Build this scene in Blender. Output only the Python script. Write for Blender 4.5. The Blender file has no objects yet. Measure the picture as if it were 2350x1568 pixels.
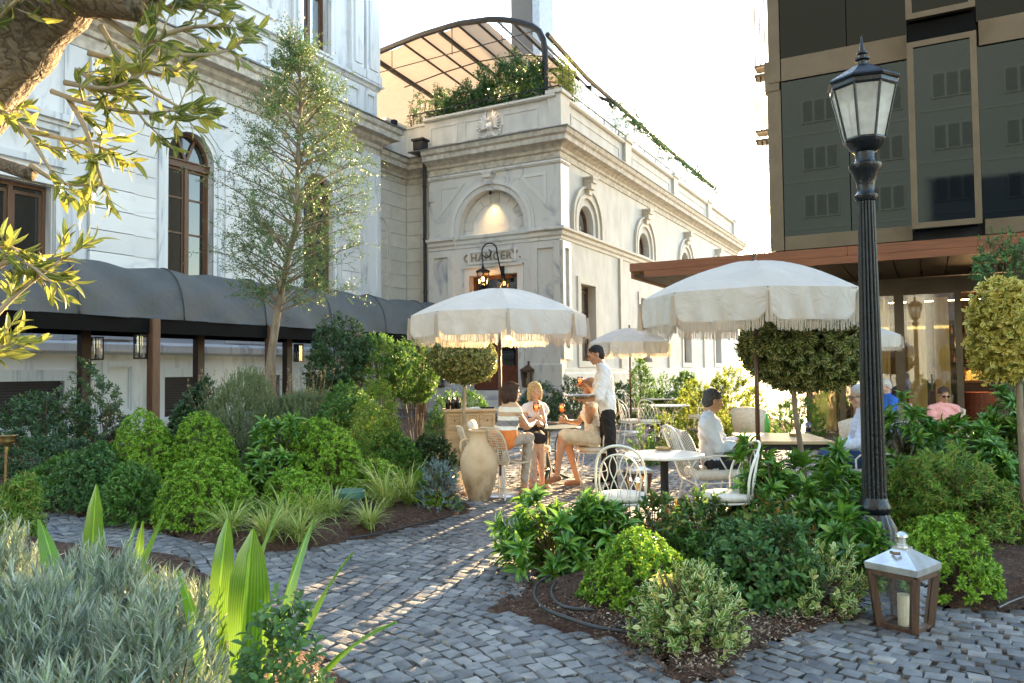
import bpy, bmesh, math, random
import numpy as np
from mathutils import Vector, Matrix
from mathutils.geometry import tessellate_polygon
R_ = math.radians
scene = bpy.context.scene
COL = scene.collection

# ---------------------------------------------------------------- camera
H = 1.5
YAW, PIT, ROLL = R_(28.5), R_(2.2), R_(-0.6)
FW = Vector((-math.sin(YAW) * math.cos(PIT), math.cos(YAW) * math.cos(PIT), math.sin(PIT)))
r0 = Vector((math.cos(YAW), math.sin(YAW), 0)); u0 = r0.cross(FW)
RT = r0 * math.cos(ROLL) + u0 * math.sin(ROLL)
UP = u0 * math.cos(ROLL) - r0 * math.sin(ROLL)
cam_d = bpy.data.cameras.new('camera'); cam = bpy.data.objects.new('camera', cam_d); COL.objects.link(cam)
cam_d.sensor_width = 36; cam_d.lens = 1762 / 2350 * 36; cam_d.clip_start = 0.05; cam_d.clip_end = 600
cam.matrix_world = Matrix(((RT.x, UP.x, -FW.x, 0), (RT.y, UP.y, -FW.y, 0), (RT.z, UP.z, -FW.z, H), (0, 0, 0, 1)))
scene.camera = cam

def ray(u, v):
    return FW + RT * ((u - 1175) / 1762) - UP * ((v - 784) / 1762)
def G(u, v, z=0.0):
    d = ray(u, v); return Vector((0, 0, H)) + d * ((z - H) / d.z)
def D(u, v, dep):
    return Vector((0, 0, H)) + ray(u, v) * dep
def PX(u, v, X):
    d = ray(u, v); return Vector((0, 0, H)) + d * (X / d.x)
def PY(u, v, Y):
    d = ray(u, v); return Vector((0, 0, H)) + d * (Y / d.y)

# ---------------------------------------------------------------- world, sun, exposure
SUN_AZ = Vector((-0.08, 0.997, 0)).normalized(); SUN_EL = R_(8.6)
w = bpy.data.worlds.new('World'); scene.world = w; w.use_nodes = True
nt = w.node_tree; bg = nt.nodes['Background']
sky = nt.nodes.new('ShaderNodeTexSky'); sky.sky_type = 'NISHITA'; sky.sun_disc = False
sky.sun_elevation = SUN_EL; sky.sun_rotation = math.atan2(SUN_AZ.x, SUN_AZ.y)
sky.air_density = 1.0; sky.dust_density = 0.9; sky.ozone_density = 1.0
nt.links.new(sky.outputs[0], bg.inputs[0]); bg.inputs[1].default_value = 0.145
sl = bpy.data.lights.new('sun', 'SUN'); sl.energy = 4.4; sl.angle = R_(0.6); sl.color = (1.0, 0.70, 0.36)
so = bpy.data.objects.new('sun', sl); COL.objects.link(so)
sdir = Vector((SUN_AZ.x * math.cos(SUN_EL), SUN_AZ.y * math.cos(SUN_EL), math.sin(SUN_EL)))
so.rotation_euler = sdir.to_track_quat('Z', 'Y').to_euler(); so.location = (-8, 60, 30)
scene.view_settings.view_transform = 'Standard'; scene.view_settings.look = 'None'
scene.view_settings.gamma = 1; scene.view_settings.exposure = 3.42
scene.cycles.use_denoising = True
scene.cycles.max_bounces = 6; scene.cycles.diffuse_bounces = 3; scene.cycles.glossy_bounces = 3
scene.cycles.transparent_max_bounces = 12; scene.cycles.transmission_bounces = 5
scene.cycles.sample_clamp_indirect = 6

# ---------------------------------------------------------------- helpers
def tag(o, label=None, cat=None, group=None, kind=None):
    if label: o['label'] = label
    if cat: o['category'] = cat
    if group: o['group'] = group
    if kind: o['kind'] = kind
    return o
def empty(name, loc=(0, 0, 0), rz=0.0, label=None, cat=None, group=None):
    o = bpy.data.objects.new(name, None); COL.objects.link(o)
    o.location = loc; o.rotation_euler = (0, 0, rz); o.empty_display_size = .1
    return tag(o, label, cat, group)
def link(name, me, mat=None, parent=None, smooth=False, loc=None):
    if mat is not None: me.materials.append(mat)
    if smooth: me.polygons.foreach_set('use_smooth', [True] * len(me.polygons))
    o = bpy.data.objects.new(name, me); COL.objects.link(o)
    if parent is not None: o.parent = parent
    if loc is not None: o.location = loc
    return o
def copy_tree(o, parent=None):
    c = o.copy(); COL.objects.link(c)
    if parent is not None: c.parent = parent
    for ch in list(o.children): copy_tree(ch, c)
    return c

class MB:
    def __init__(s): s.v = []; s.f = []
    def add(s, vs, fs):
        n = len(s.v); s.v += [tuple(p) for p in vs]; s.f += [tuple(i + n for i in f) for f in fs]; return s
    def box(s, a, b):
        x0, x1 = sorted((a[0], b[0])); y0, y1 = sorted((a[1], b[1])); z0, z1 = sorted((a[2], b[2]))
        return s.add([(x0,y0,z0),(x1,y0,z0),(x1,y1,z0),(x0,y1,z0),(x0,y0,z1),(x1,y0,z1),(x1,y1,z1),(x0,y1,z1)],
                     [(0,3,2,1),(4,5,6,7),(0,1,5,4),(1,2,6,5),(2,3,7,6),(3,0,4,7)])
    def bevbox(s, a, b, r=.01):
        x0, x1 = sorted((a[0], b[0])); y0, y1 = sorted((a[1], b[1])); z0, z1 = sorted((a[2], b[2]))
        bm = bmesh.new(); bmesh.ops.create_cube(bm, size=1)
        for v in bm.verts: v.co = Vector(((x0+x1)/2 + v.co.x*(x1-x0), (y0+y1)/2 + v.co.y*(y1-y0), (z0+z1)/2 + v.co.z*(z1-z0)))
        bmesh.ops.bevel(bm, geom=bm.edges[:], offset=r, segments=2, affect='EDGES', profile=.5)
        bm.verts.index_update()
        s.add([v.co[:] for v in bm.verts], [[v.index for v in f.verts] for f in bm.faces]); bm.free(); return s
    def tube(s, pts, r, n=6, cap=True, closed=False):
        pts = [Vector(p) for p in pts]; m = len(pts)
        rs = r if hasattr(r, '__len__') else [r] * m
        vs = []; prev = None
        for i, p in enumerate(pts):
            if closed: t = pts[(i + 1) % m] - pts[i - 1]
            else: t = pts[min(i + 1, m - 1)] - pts[max(i - 1, 0)]
            if t.length < 1e-9: t = Vector((0, 0, 1))
            t.normalize()
            if prev is None:
                a = Vector((0, 0, 1)) if abs(t.z) < .9 else Vector((1, 0, 0))
                x = t.cross(a).normalized()
            else:
                x = (prev - t * prev.dot(t))
                x = x.normalized() if x.length > 1e-6 else t.orthogonal().normalized()
            prev = x; y = t.cross(x)
            for k in range(n):
                an = 2 * math.pi * k / n; vs.append(p + (x * math.cos(an) + y * math.sin(an)) * rs[i])
        fs = []
        for i in range(m if closed else m - 1):
            j = (i + 1) % m
            for k in range(n):
                k2 = (k + 1) % n; fs.append((i*n+k, i*n+k2, j*n+k2, j*n+k))
        if cap and not closed:
            fs.append(tuple(range(n))[::-1]); fs.append(tuple((m-1)*n + k for k in range(n)))
        return s.add(vs, fs)
    def lathe(s, prof, n=24, c=(0, 0, 0), a0=0.0, flute=0, fd=0.0, fr=None):
        # prof [(r,z)], closed at ends when r==0
        vs = []; fs = []; m = len(prof)
        for i, (r, z) in enumerate(prof):
            for k in range(n):
                an = a0 + 2 * math.pi * k / n; rr = r
                if flute and (fr is None or fr[0] <= i <= fr[1]): rr = r - fd * (0.5 + 0.5 * math.cos(an * flute)) ** 1.5
                vs.append((c[0] + rr * math.cos(an), c[1] + rr * math.sin(an), c[2] + z))
        for i in range(m - 1):
            for k in range(n):
                k2 = (k + 1) % n; fs.append((i*n+k, i*n+k2, (i+1)*n+k2, (i+1)*n+k))
        fs.append(tuple(range(n))[::-1]); fs.append(tuple((m-1)*n + k for k in range(n)))
        return s.add(vs, fs)
    def ball(s, c, r, n=12, m=8):
        if not hasattr(r, '__len__'): r = (r, r, r)
        vs = []; fs = []
        for i in range(m + 1):
            th = math.pi * i / m
            for k in range(n):
                an = 2 * math.pi * k / n
                vs.append((c[0] + r[0]*math.sin(th)*math.cos(an), c[1] + r[1]*math.sin(th)*math.sin(an), c[2] + r[2]*math.cos(th)))
        for i in range(m):
            for k in range(n):
                k2 = (k + 1) % n; fs.append((i*n+k, (i+1)*n+k, (i+1)*n+k2, i*n+k2))
        return s.add(vs, fs)
    def beam(s, a, b, w, h, up=(0, 0, 1)):
        a = Vector(a); b = Vector(b); t = (b - a).normalized(); upv = Vector(up)
        x = t.cross(upv).normalized() * (w / 2); y = x.cross(t).normalized() * (h / 2)
        vs = [a-x-y, a+x-y, a+x+y, a-x+y, b-x-y, b+x-y, b+x+y, b-x+y]
        return s.add(vs, [(0,1,2,3)[::-1], (4,5,6,7), (0,1,5,4), (1,2,6,5), (2,3,7,6), (3,0,4,7)])
    def build(s, name, mat=None, parent=None, smooth=False, loc=None, auto=None):
        me = bpy.data.meshes.new(name); me.from_pydata(s.v, [], s.f); me.update()
        bm = bmesh.new(); bm.from_mesh(me); bmesh.ops.recalc_face_normals(bm, faces=bm.faces[:]); bm.to_mesh(me); bm.free()
        if auto is not None:
            me.polygons.foreach_set('use_smooth', [True] * len(me.polygons)); me.set_sharp_from_angle(angle=R_(auto))
        return link(name, me, mat, parent, smooth, loc)

# wall with holes.  plane: ('X',x) faces +X, ('Y',y) faces -Y.  (a,z) are along-wall and height
def P3(plane, a, z, d=0.0):
    return (plane[1] - d, a, z) if plane[0] == 'X' else (a, plane[1] + d, z)   # d = depth into the wall
def arch_loop(a0, a1, z0, zs, n=14):
    c = (a0 + a1) / 2; r = (a1 - a0) / 2
    return [(a0, z0), (a1, z0)] + [(c + r * math.cos(math.pi * k / n), zs + r * math.sin(math.pi * k / n)) for k in range(n + 1)]
def rect_loop(a0, a1, z0, z1): return [(a0, z0), (a1, z0), (a1, z1), (a0, z1)]
def slab(mb, plane, outer, holes=(), d0=0.0, d1=.3, back=False):
    loops = [outer] + list(holes)
    pl = [Vector((p[0], p[1], 0)) for lp in loops for p in lp]
    tris = tessellate_polygon([[Vector((p[0], p[1], 0)) for p in lp] for lp in loops])
    mb.add([P3(plane, p.x, p.y, d0) for p in pl], tris)
    if back: mb.add([P3(plane, p.x, p.y, d1) for p in pl], tris)
    for lp in loops:
        n = len(lp)
        mb.add([P3(plane, p[0], p[1], d0) for p in lp] + [P3(plane, p[0], p[1], d1) for p in lp],
               [(i, (i + 1) % n, n + (i + 1) % n, n + i) for i in range(n)])
def pbox(mb, plane, a0, a1, z0, z1, d0, d1):   # box between depths (negative = proud of wall)
    mb.box(P3(plane, a0, z0, d0), P3(plane, a1, z1, d1))
def profile_run(mb, plane, a0, a1, prof, m0=0, m1=0):
    # prof: [(out,z)...] closed section; mitre: ends shift by out*m
    n = len(prof)
    vs = [P3(plane, a0 + o * m0, z, -o) for o, z in prof] + [P3(plane, a1 + o * m1, z, -o) for o, z in prof]
    mb.add(vs, [(i, (i + 1) % n, n + (i + 1) % n, n + i) for i in range(n)] + [tuple(range(n))[::-1], tuple(range(n, 2 * n))])

# ---------------------------------------------------------------- materials
def mat_new(name):
    m = bpy.data.materials.new(name); m.use_nodes = True
    return m, m.node_tree, m.node_tree.nodes['Principled BSDF']
def ramp(nt, stops, fac):
    r = nt.nodes.new('ShaderNodeValToRGB'); e = r.color_ramp.elements
    while len(e) < len(stops): e.new(.5)
    for i, (p, c) in enumerate(stops): e[i].position = p; e[i].color = (*c, 1) if len(c) == 3 else c
    nt.links.new(fac, r.inputs[0]); return r.outputs[0]
def noise(nt, scale, detail=4, coord='Object', stretch=None, dist=0.0, rot=None):
    tc = nt.nodes.new('ShaderNodeTexCoord'); n = nt.nodes.new('ShaderNodeTexNoise')
    n.inputs['Scale'].default_value = scale; n.inputs['Detail'].default_value = detail; n.inputs['Distortion'].default_value = dist
    if stretch or rot:
        mp = nt.nodes.new('ShaderNodeMapping')
        if stretch: mp.inputs['Scale'].default_value = stretch
        if rot: mp.inputs['Rotation'].default_value = rot
        nt.links.new(tc.outputs[coord], mp.inputs[0]); nt.links.new(mp.outputs[0], n.inputs['Vector'])
    else: nt.links.new(tc.outputs[coord], n.inputs['Vector'])
    return n.outputs['Fac']
def mixc(nt, fac, a, b, mode='MIX'):
    m = nt.nodes.new('ShaderNodeMix'); m.data_type = 'RGBA'; m.blend_type = mode
    for sock, val in ((m.inputs[0], fac), (m.inputs[6], a), (m.inputs[7], b)):
        if isinstance(val, (int, float)): sock.default_value = val
        elif isinstance(val, tuple): sock.default_value = (*val, 1)
        else: nt.links.new(val, sock)
    return m.outputs[2]
def bump(nt, bsdf, h, strength=.3, dist=.02):
    b = nt.nodes.new('ShaderNodeBump'); b.inputs['Strength'].default_value = strength; b.inputs['Distance'].default_value = dist
    nt.links.new(h, b.inputs['Height']); nt.links.new(b.outputs[0], bsdf.inputs['Normal'])
def island(nt): return nt.nodes.new('ShaderNodeNewGeometry').outputs['Random Per Island']
def simple(name, col, rough=.6, metal=0.0, var=.12, scale=6, bmp=0.0, bscale=60, spec=None, stretch=None, isl=0.0):
    m, nt, b = mat_new(name)
    lo = tuple(c * (1 - var) for c in col); hi = tuple(min(1, c * (1 + var)) for c in col)
    c = ramp(nt, [(.3, lo), (.7, hi)], noise(nt, scale, 5, stretch=stretch))
    if isl: c = mixc(nt, isl, c, ramp(nt, [(0, (.35, .35, .35)), (1, (1, 1, 1))], island(nt)), 'MULTIPLY')
    nt.links.new(c, b.inputs['Base Color'])
    b.inputs['Roughness'].default_value = rough; b.inputs['Metallic'].default_value = metal
    if spec is not None: b.inputs['Specular IOR Level'].default_value = spec
    if bmp: bump(nt, b, noise(nt, bscale, 4, stretch=stretch), bmp, .01)
    return m
def marble(name, base, vein, scale=1.0, rough=.45, stretch=(1, 1, .25), dirt=.25, rot=None):
    m, nt, b = mat_new(name)
    n1 = noise(nt, 1.6 * scale, 8, stretch=stretch, dist=1.2, rot=rot)
    c = ramp(nt, [(.30, vein), (.44, base), (.6, base), (.75, tuple(.55 * a + .45 * q for a, q in zip(base, vein)))], n1)
    c = mixc(nt, .35, c, ramp(nt, [(0, tuple(v * .8 for v in base)), (1, (1, 1, 1))], island(nt)), 'MULTIPLY')
    d = ramp(nt, [(.45, (1, 1, 1)), (.8, (.78, .74, .66))], noise(nt, .9, 6, stretch=(1, 1, .4)))
    c = mixc(nt, dirt, c, d, 'MULTIPLY')
    nt.links.new(c, b.inputs['Base Color']); b.inputs['Roughness'].default_value = rough
    bump(nt, b, noise(nt, 25, 5), .12, .01)
    return m
def leafmat(name, cols, trans=.35, rough=.45, edge=None, vein=False, spec=.4, ribs=False):
    m, nt, b = mat_new(name)
    n = len(cols); c = ramp(nt, [(i / max(1, n - 1), q) for i, q in enumerate(cols)], island(nt))
    if edge is not None or vein:
        uv = nt.nodes.new('ShaderNodeUVMap'); uv.uv_map = 'leaf'; sp = nt.nodes.new('ShaderNodeSeparateXYZ')
        nt.links.new(uv.outputs[0], sp.inputs[0])
        ab = nt.nodes.new('ShaderNodeMath'); ab.operation = 'ABSOLUTE'; nt.links.new(sp.outputs[0], ab.inputs[0])
    if edge is not None:
        ad = nt.nodes.new('ShaderNodeMath'); ad.operation = 'ADD'; nt.links.new(ab.outputs[0], ad.inputs[0])
        mm = nt.nodes.new('ShaderNodeMath'); mm.operation = 'MULTIPLY_ADD'
        nt.links.new(noise(nt, 30, 2), mm.inputs[0]); mm.inputs[1].default_value = .8; mm.inputs[2].default_value = -.4
        nt.links.new(mm.outputs[0], ad.inputs[1])
        f = ramp(nt, [(edge[1], (0, 0, 0)), (edge[1] + .08, (1, 1, 1))], ad.outputs[0])
        c = mixc(nt, f, c, edge[0])
    if vein:
        f = ramp(nt, [(0.02, (1.0, 1.0, 1.0)), (.10, (0, 0, 0))], ab.outputs[0])
        c = mixc(nt, f, c, tuple(min(1, q * 1.7 + .03) for q in cols[-1]))
    if ribs:
        wv = nt.nodes.new('ShaderNodeTexWave'); wv.inputs['Scale'].default_value = 2.2; wv.inputs['Distortion'].default_value = 1.2; mp = nt.nodes.new('ShaderNodeMapping'); mp.inputs['Scale'].default_value = (1, .12, 1)
        nt.links.new(uv.outputs[0], mp.inputs[0]); nt.links.new(mp.outputs[0], wv.inputs[0])
        c = mixc(nt, .8, c, ramp(nt, [(.1, (.45, .55, .4)), (.7, (1, 1, 1))], wv.outputs['Fac']), 'MULTIPLY'); c = mixc(nt, .5, c, ramp(nt, [(.4, (.55, .6, .5)), (.62, (1, 1, 1))], noise(nt, 6, 5)), 'MULTIPLY')
    b.inputs['Roughness'].default_value = rough; b.inputs['Specular IOR Level'].default_value = spec
    nt.links.new(c, b.inputs['Base Color'])
    t = nt.nodes.new('ShaderNodeBsdfTranslucent'); tcol = mixc(nt, 1.0, c, (1.0, .95, .5), 'MULTIPLY')
    br = nt.nodes.new('ShaderNodeBrightContrast'); br.inputs[1].default_value = .04; nt.links.new(tcol, br.inputs[0])
    nt.links.new(br.outputs[0], t.inputs[0])
    mx = nt.nodes.new('ShaderNodeMixShader'); mx.inputs[0].default_value = trans
    out = nt.nodes['Material Output']
    nt.links.new(b.outputs[0], mx.inputs[1]); nt.links.new(t.outputs[0], mx.inputs[2]); nt.links.new(mx.outputs[0], out.inputs[0])
    return m
def emis(name, col, s):
    m, nt, b = mat_new(name); b.inputs['Base Color'].default_value = (*col, 1)
    b.inputs['Emission Color'].default_value = (*col, 1); b.inputs['Emission Strength'].default_value = s; return m
def glass(name, col=(1, 1, 1), rough=0.0, fac=.12):
    # thin clear pane: mostly transparent, mirror at grazing angles
    m, nt, b = mat_new(name); nt.nodes.remove(b)
    t = nt.nodes.new('ShaderNodeBsdfTransparent'); t.inputs[0].default_value = (*col, 1)
    g = nt.nodes.new('ShaderNodeBsdfGlossy'); g.inputs['Roughness'].default_value = rough
    fr = nt.nodes.new('ShaderNodeFresnel'); fr.inputs[0].default_value = 1.5
    ad = nt.nodes.new('ShaderNodeMath'); ad.operation = 'ADD'; ad.use_clamp = True; ad.inputs[1].default_value = fac; nt.links.new(fr.outputs[0], ad.inputs[0])
    mx = nt.nodes.new('ShaderNodeMixShader'); nt.links.new(ad.outputs[0], mx.inputs[0])
    nt.links.new(t.outputs[0], mx.inputs[1]); nt.links.new(g.outputs[0], mx.inputs[2]); nt.links.new(mx.outputs[0], nt.nodes['Material Output'].inputs[0])
    return m
def fabric_tr(name, col, trans=.35, rough=.85, bscale=8, bstr=.35):
    m, nt, b = mat_new(name)
    c = ramp(nt, [(.3, tuple(q * .9 for q in col)), (.7, col)], noise(nt, 3, 4))
    nt.links.new(c, b.inputs['Base Color']); b.inputs['Roughness'].default_value = rough
    bump(nt, b, noise(nt, bscale, 3, dist=.8), bstr, .04)
    t = nt.nodes.new('ShaderNodeBsdfTranslucent'); nt.links.new(c, t.inputs[0])
    mx = nt.nodes.new('ShaderNodeMixShader'); mx.inputs[0].default_value = trans
    nt.links.new(b.outputs[0], mx.inputs[1]); nt.links.new(t.outputs[0], mx.inputs[2]); nt.links.new(mx.outputs[0], nt.nodes['Material Output'].inputs[0])
    return m
def wood(name, a, b_, rough=.6, stretch=(8, 8, .5), scale=4, bmp=.25):
    m, nt, b = mat_new(name)
    c = ramp(nt, [(.25, a), (.5, b_), (.8, tuple(q * 1.25 for q in b_))], noise(nt, scale, 8, stretch=stretch, dist=.5))
    nt.links.new(c, b.inputs['Base Color']); b.inputs['Roughness'].default_value = rough
    bump(nt, b, noise(nt, scale * 4, 6, stretch=stretch), bmp, .006)
    return m
M = {}
M['marble'] = marble('white_marble', (.72, .73, .74), (.46, .48, .52), rough=.4)
M['marble_v'] = marble('veined_marble', (.68, .70, .72), (.38, .42, .48), scale=1.6, stretch=(1, 1.5, .2), dirt=.35)
M['marble_h'] = marble('pale_marble', (.74, .74, .74), (.5, .51, .54), stretch=(1, .25, 1), rot=(.5, 0, 0))
M['chmarble'] = marble('grey_veined_marble', (.64, .62, .59), (.36, .36, .40), scale=1.3, stretch=(.6, 1, .5), dirt=.5, rot=(0, .5, 0))
M['stucco'] = simple('lime_stucco', (.55, .52, .47), .85, var=.13, scale=2.2, bmp=.3, bscale=14, stretch=(1, 1, .45))
M['limestone'] = simple('warm_limestone', (.58, .54, .47), .8, var=.08, scale=3, bmp=.2, bscale=20, isl=.12)
M['weathered'] = simple('weathered_moulding', (.46, .42, .36), .85, var=.3, scale=5, bmp=.3, bscale=12)
M['lead'] = simple('lead_flashing', (.14, .14, .14), .6, .2, var=.3, scale=8)
M['winwood'] = wood('brown_window_wood', (.05, .022, .010), (.11, .05, .023), .45)
M['winglass'] = simple('dark_window_glass', (.015, .02, .02), .03, 0, spec=1.0)
M['skyglass'] = simple('mirror_window_glass', (.55, .62, .66), .02, 1.0, var=.02)
M['coated'] = simple('coated_facade_glass', (.030, .039, .047), .02, 1.0, var=.04, scale=.4)
M['bronze'] = simple('bronze_cladding', (.125, .102, .075), .42, .7, var=.1, scale=3)
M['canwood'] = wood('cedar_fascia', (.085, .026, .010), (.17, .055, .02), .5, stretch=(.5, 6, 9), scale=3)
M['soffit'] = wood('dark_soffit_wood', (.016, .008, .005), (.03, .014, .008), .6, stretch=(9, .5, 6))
M['darkmetal'] = simple('dark_metal', (.018, .018, .02), .6, .2, var=.3)
M['blackpaint'] = simple('black_lamp_paint', (.007, .008, .012), .3, 0, var=.4, scale=9, bmp=.25, bscale=70, spec=.4)
M['postpaint'] = simple('glossy_post_paint', (.006, .008, .013), .28, 0, var=.5, scale=9, bmp=.5, bscale=45, spec=.45)
M['louvre'] = simple('dark_louvre', (.04, .04, .05), .5, .4)
M['awning'] = fabric_tr('grey_awning_canvas', (.072, .078, .080), .03, .75, 5, .4)
M['postdark'] = wood('dark_stained_timber', (.012, .006, .004), (.032, .013, .008), .5)
M['postwood'] = wood('weathered_brown_timber', (.035, .016, .008), (.12, .06, .03), .7, scale=6, bmp=.5)
M['blackish'] = simple('black_beam', (.006, .006, .006), .9, spec=.1)
M['cream'] = fabric_tr('cream_parasol_canvas', (.70, .64, .58), .28, .9, 6, .8)
M['fringe'] = fabric_tr('cream_fringe', (.66, .56, .45), .35, .9, 60, .2)
M['polewood'] = simple('brown_pole', (.10, .045, .03), .35, .2)
M['whitemetal'] = simple('white_wrought_iron', (.72, .69, .63), .4, 0, var=.12, scale=20)
M['marbletop'] = marble('marble_tabletop', (.80, .79, .77), (.62, .62, .62), scale=3, rough=.2, dirt=.1)
M['cushion'] = simple('cream_cushion', (.66, .61, .53), .9, var=.1, scale=25, bmp=.4, bscale=110)
M['terracotta'] = None
M['wovenbeige'] = simple('woven_rattan', (.55, .45, .33), .8, var=.2, scale=40)
M['candle'] = simple('ivory_candle', (.75, .66, .45), .5)
M['galv'] = simple('galvanised_metal', (.62, .62, .62), .3, .7, var=.2, scale=12)
M['lanternwood'] = wood('lantern_wood', (.022, .011, .007), (.085, .042, .022), .6, scale=7, bmp=.4)
M['clear'] = glass('clear_glass')
M['frost'] = None
M['brass'] = simple('aged_brass', (.32, .21, .09), .35, .9, var=.3, scale=12)
M['greenmetal'] = simple('green_painted_metal', (.06, .16, .13), .4, .1, var=.15)
M['cabwood'] = wood('pale_oak', (.33, .22, .12), (.50, .36, .21), .6, stretch=(.6, 8, 8))
M['greentable'] = simple('green_iron', (.035, .06, .055), .45, .4, var=.3)
M['stonegrey'] = simple('grey_stone', (.20, .19, .18), .8, var=.2, scale=10, bmp=.4)
M['hose'] = simple('black_rubber', (.02, .02, .022), .45)
M['bottle'] = simple('dark_bottle_glass', (.015, .012, .010), .08)
M['trayS'] = simple('steel_tray', (.45, .40, .34), .25, .9)
M['paper'] = simple('newsprint', (.62, .62, .62), .8, var=.3, scale=40)
M['leather'] = simple('brown_leather', (.16, .09, .05), .6)
M['bark'] = simple('grey_brown_bark', (.20, .155, .11), .9, var=.35, scale=16, bmp=.7, bscale=40, stretch=(1, 1, .3))
m, nt_, b_ = mat_new('fissured_bark'); v_ = nt_.nodes.new('ShaderNodeTexVoronoi'); v_.feature = 'DISTANCE_TO_EDGE'; v_.inputs['Scale'].default_value = 16
t_ = nt_.nodes.new('ShaderNodeTexCoord'); k_ = nt_.nodes.new('ShaderNodeMapping'); k_.inputs['Rotation'].default_value = (0, .7, .5); k_.inputs['Scale'].default_value = (1.6, 1.6, .45)
n_ = nt_.nodes.new('ShaderNodeTexNoise'); n_.inputs['Scale'].default_value = 9; n_.inputs['Detail'].default_value = 8; nt_.links.new(t_.outputs['Object'], n_.inputs[0])
a_ = nt_.nodes.new('ShaderNodeVectorMath'); a_.operation = 'MULTIPLY_ADD'; a_.inputs[1].default_value = (.25, .25, .25); nt_.links.new(n_.outputs['Color'], a_.inputs[0]); nt_.links.new(t_.outputs['Object'], a_.inputs[2]); nt_.links.new(a_.outputs[0], k_.inputs[0]); nt_.links.new(k_.outputs[0], v_.inputs['Vector'])
nt_.links.new(mixc(nt_, 1.0, ramp(nt_, [(.3, (.13, .10, .075)), (.7, (.26, .20, .14))], n_.outputs['Fac']), ramp(nt_, [(0, (.45, .42, .4)), (.10, (1, 1, 1))], v_.outputs['Distance']), 'MULTIPLY'), b_.inputs['Base Color'])
b_.inputs['Roughness'].default_value = .9; q_ = nt_.nodes.new('ShaderNodeMath'); q_.operation = 'ADD'; nt_.links.new(v_.outputs['Distance'], q_.inputs[0]); nt_.links.new(n_.outputs['Fac'], q_.inputs[1]); bump(nt_, b_, q_.outputs[0], .9, .03); M['fissured'] = m
M['palebark'] = simple('pale_olive_bark', (.34, .27, .18), .9, var=.3, scale=9, bmp=.6, bscale=18)
M['darkstem'] = simple('dark_stem', (.10, .065, .04), .8, var=.2)
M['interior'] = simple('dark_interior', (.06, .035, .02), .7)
M['frostglass'] = None
m, nt_, b_ = mat_new('frosted_lamp_glass'); b_.inputs['Base Color'].default_value = (.85, .85, .82, 1); b_.inputs['Roughness'].default_value = .3
t_ = nt_.nodes.new('ShaderNodeBsdfTranslucent'); nt_.links.new(ramp(nt_, [(.35, (.6, .56, .48)), (.6, (.98, .96, .92))], noise(nt_, 9, 3)), t_.inputs[0]); x_ = nt_.nodes.new('ShaderNodeMixShader'); x_.inputs[0].default_value = .6
y_ = nt_.nodes.new('ShaderNodeBsdfTransparent'); z_ = nt_.nodes.new('ShaderNodeMixShader'); z_.inputs[0].default_value = .25
nt_.links.new(b_.outputs[0], x_.inputs[1]); nt_.links.new(t_.outputs[0], x_.inputs[2]); nt_.links.new(x_.outputs[0], z_.inputs[1]); nt_.links.new(y_.outputs[0], z_.inputs[2]); nt_.links.new(z_.outputs[0], nt_.nodes['Material Output'].inputs[0]); M['frostglass'] = m
m, nt_, b_ = mat_new('terracotta_amphora')
c_ = ramp(nt_, [(.25, (.42, .27, .15)), (.5, (.58, .41, .25)), (.75, (.66, .50, .33))], noise(nt_, 5, 6))
st_ = ramp(nt_, [(.50, (1, 1, 1)), (.62, (.45, .42, .38))], noise(nt_, 11, 9, stretch=(1, 1, .5)))
tc_ = nt_.nodes.new('ShaderNodeTexCoord'); sp_ = nt_.nodes.new('ShaderNodeSeparateXYZ'); nt_.links.new(tc_.outputs['Object'], sp_.inputs[0])
lo_ = ramp(nt_, [(.12, (.85, .85, .85)), (.42, (0, 0, 0))], sp_.outputs[2])
nt_.links.new(mixc(nt_, lo_, c_, mixc(nt_, 1.0, c_, st_, 'MULTIPLY')), b_.inputs['Base Color']); b_.inputs['Roughness'].default_value = .8
bump(nt_, b_, noise(nt_, 30, 6), .25, .01); M['terracotta'] = m
# ================================================================ ground, paving, planting beds
rng = np.random.default_rng(7); random.seed(7)
def gp(*uv): return [tuple(G(u, v)[:2]) for u, v in uv]
BED_L = gp((0, 1170), (100, 1178), (250, 1197), (400, 1235), (590, 1280), (720, 1262), (850, 1240), (1000, 1205), (1085, 1178), (1062, 1150)) + \
        [(-5.3, 8.7), (-6.6, 11), (-7.6, 13.5), (-9.4, 17), (-10.5, 20), (-13.6, 21.5), (-14.3, 21), (-14.3, 10), (-18.1, 10), (-18.1, 5.2)]
BED_C = gp((1110, 1402), (1180, 1375), (1238, 1338), (1215, 1290), (1235, 1250), (1300, 1212), (1500, 1202), (1700, 1192), (1850, 1150), (1990, 1120), (2040, 1040), (2200, 990), (2600, 990)) + \
        [(4.5, 9), (4.5, 6.2)] + gp((2330, 1412), (2120, 1402), (2015, 1352), (1985, 1348), (1960, 1425), (1830, 1460), (1705, 1505), (1650, 1568), (1545, 1568), (1500, 1500), (1300, 1455))
BED_F = [(-9, 3.95)] + gp((0, 1235), (430, 1285), (520, 1400), (800, 1568)) + [(-2.0, 1.2), (-9, .6)]
BED_H = [(-12.4, 21.6), (-7.6, 21.4), (-4.2, 18.6), (-3.4, 16.6), (-2.9, 15.6), (-2.9, 21), (-7, 30), (-11.4, 34), (-11.4, 24.9), (-12.6, 24.7)]
BED_K = gp((1470, 1040), (1600, 1046), (1700, 1010), (1720, 985), (1600, 968), (1500, 975))
BEDS = (BED_L, BED_C, BED_F, BED_H, BED_K)
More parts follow.
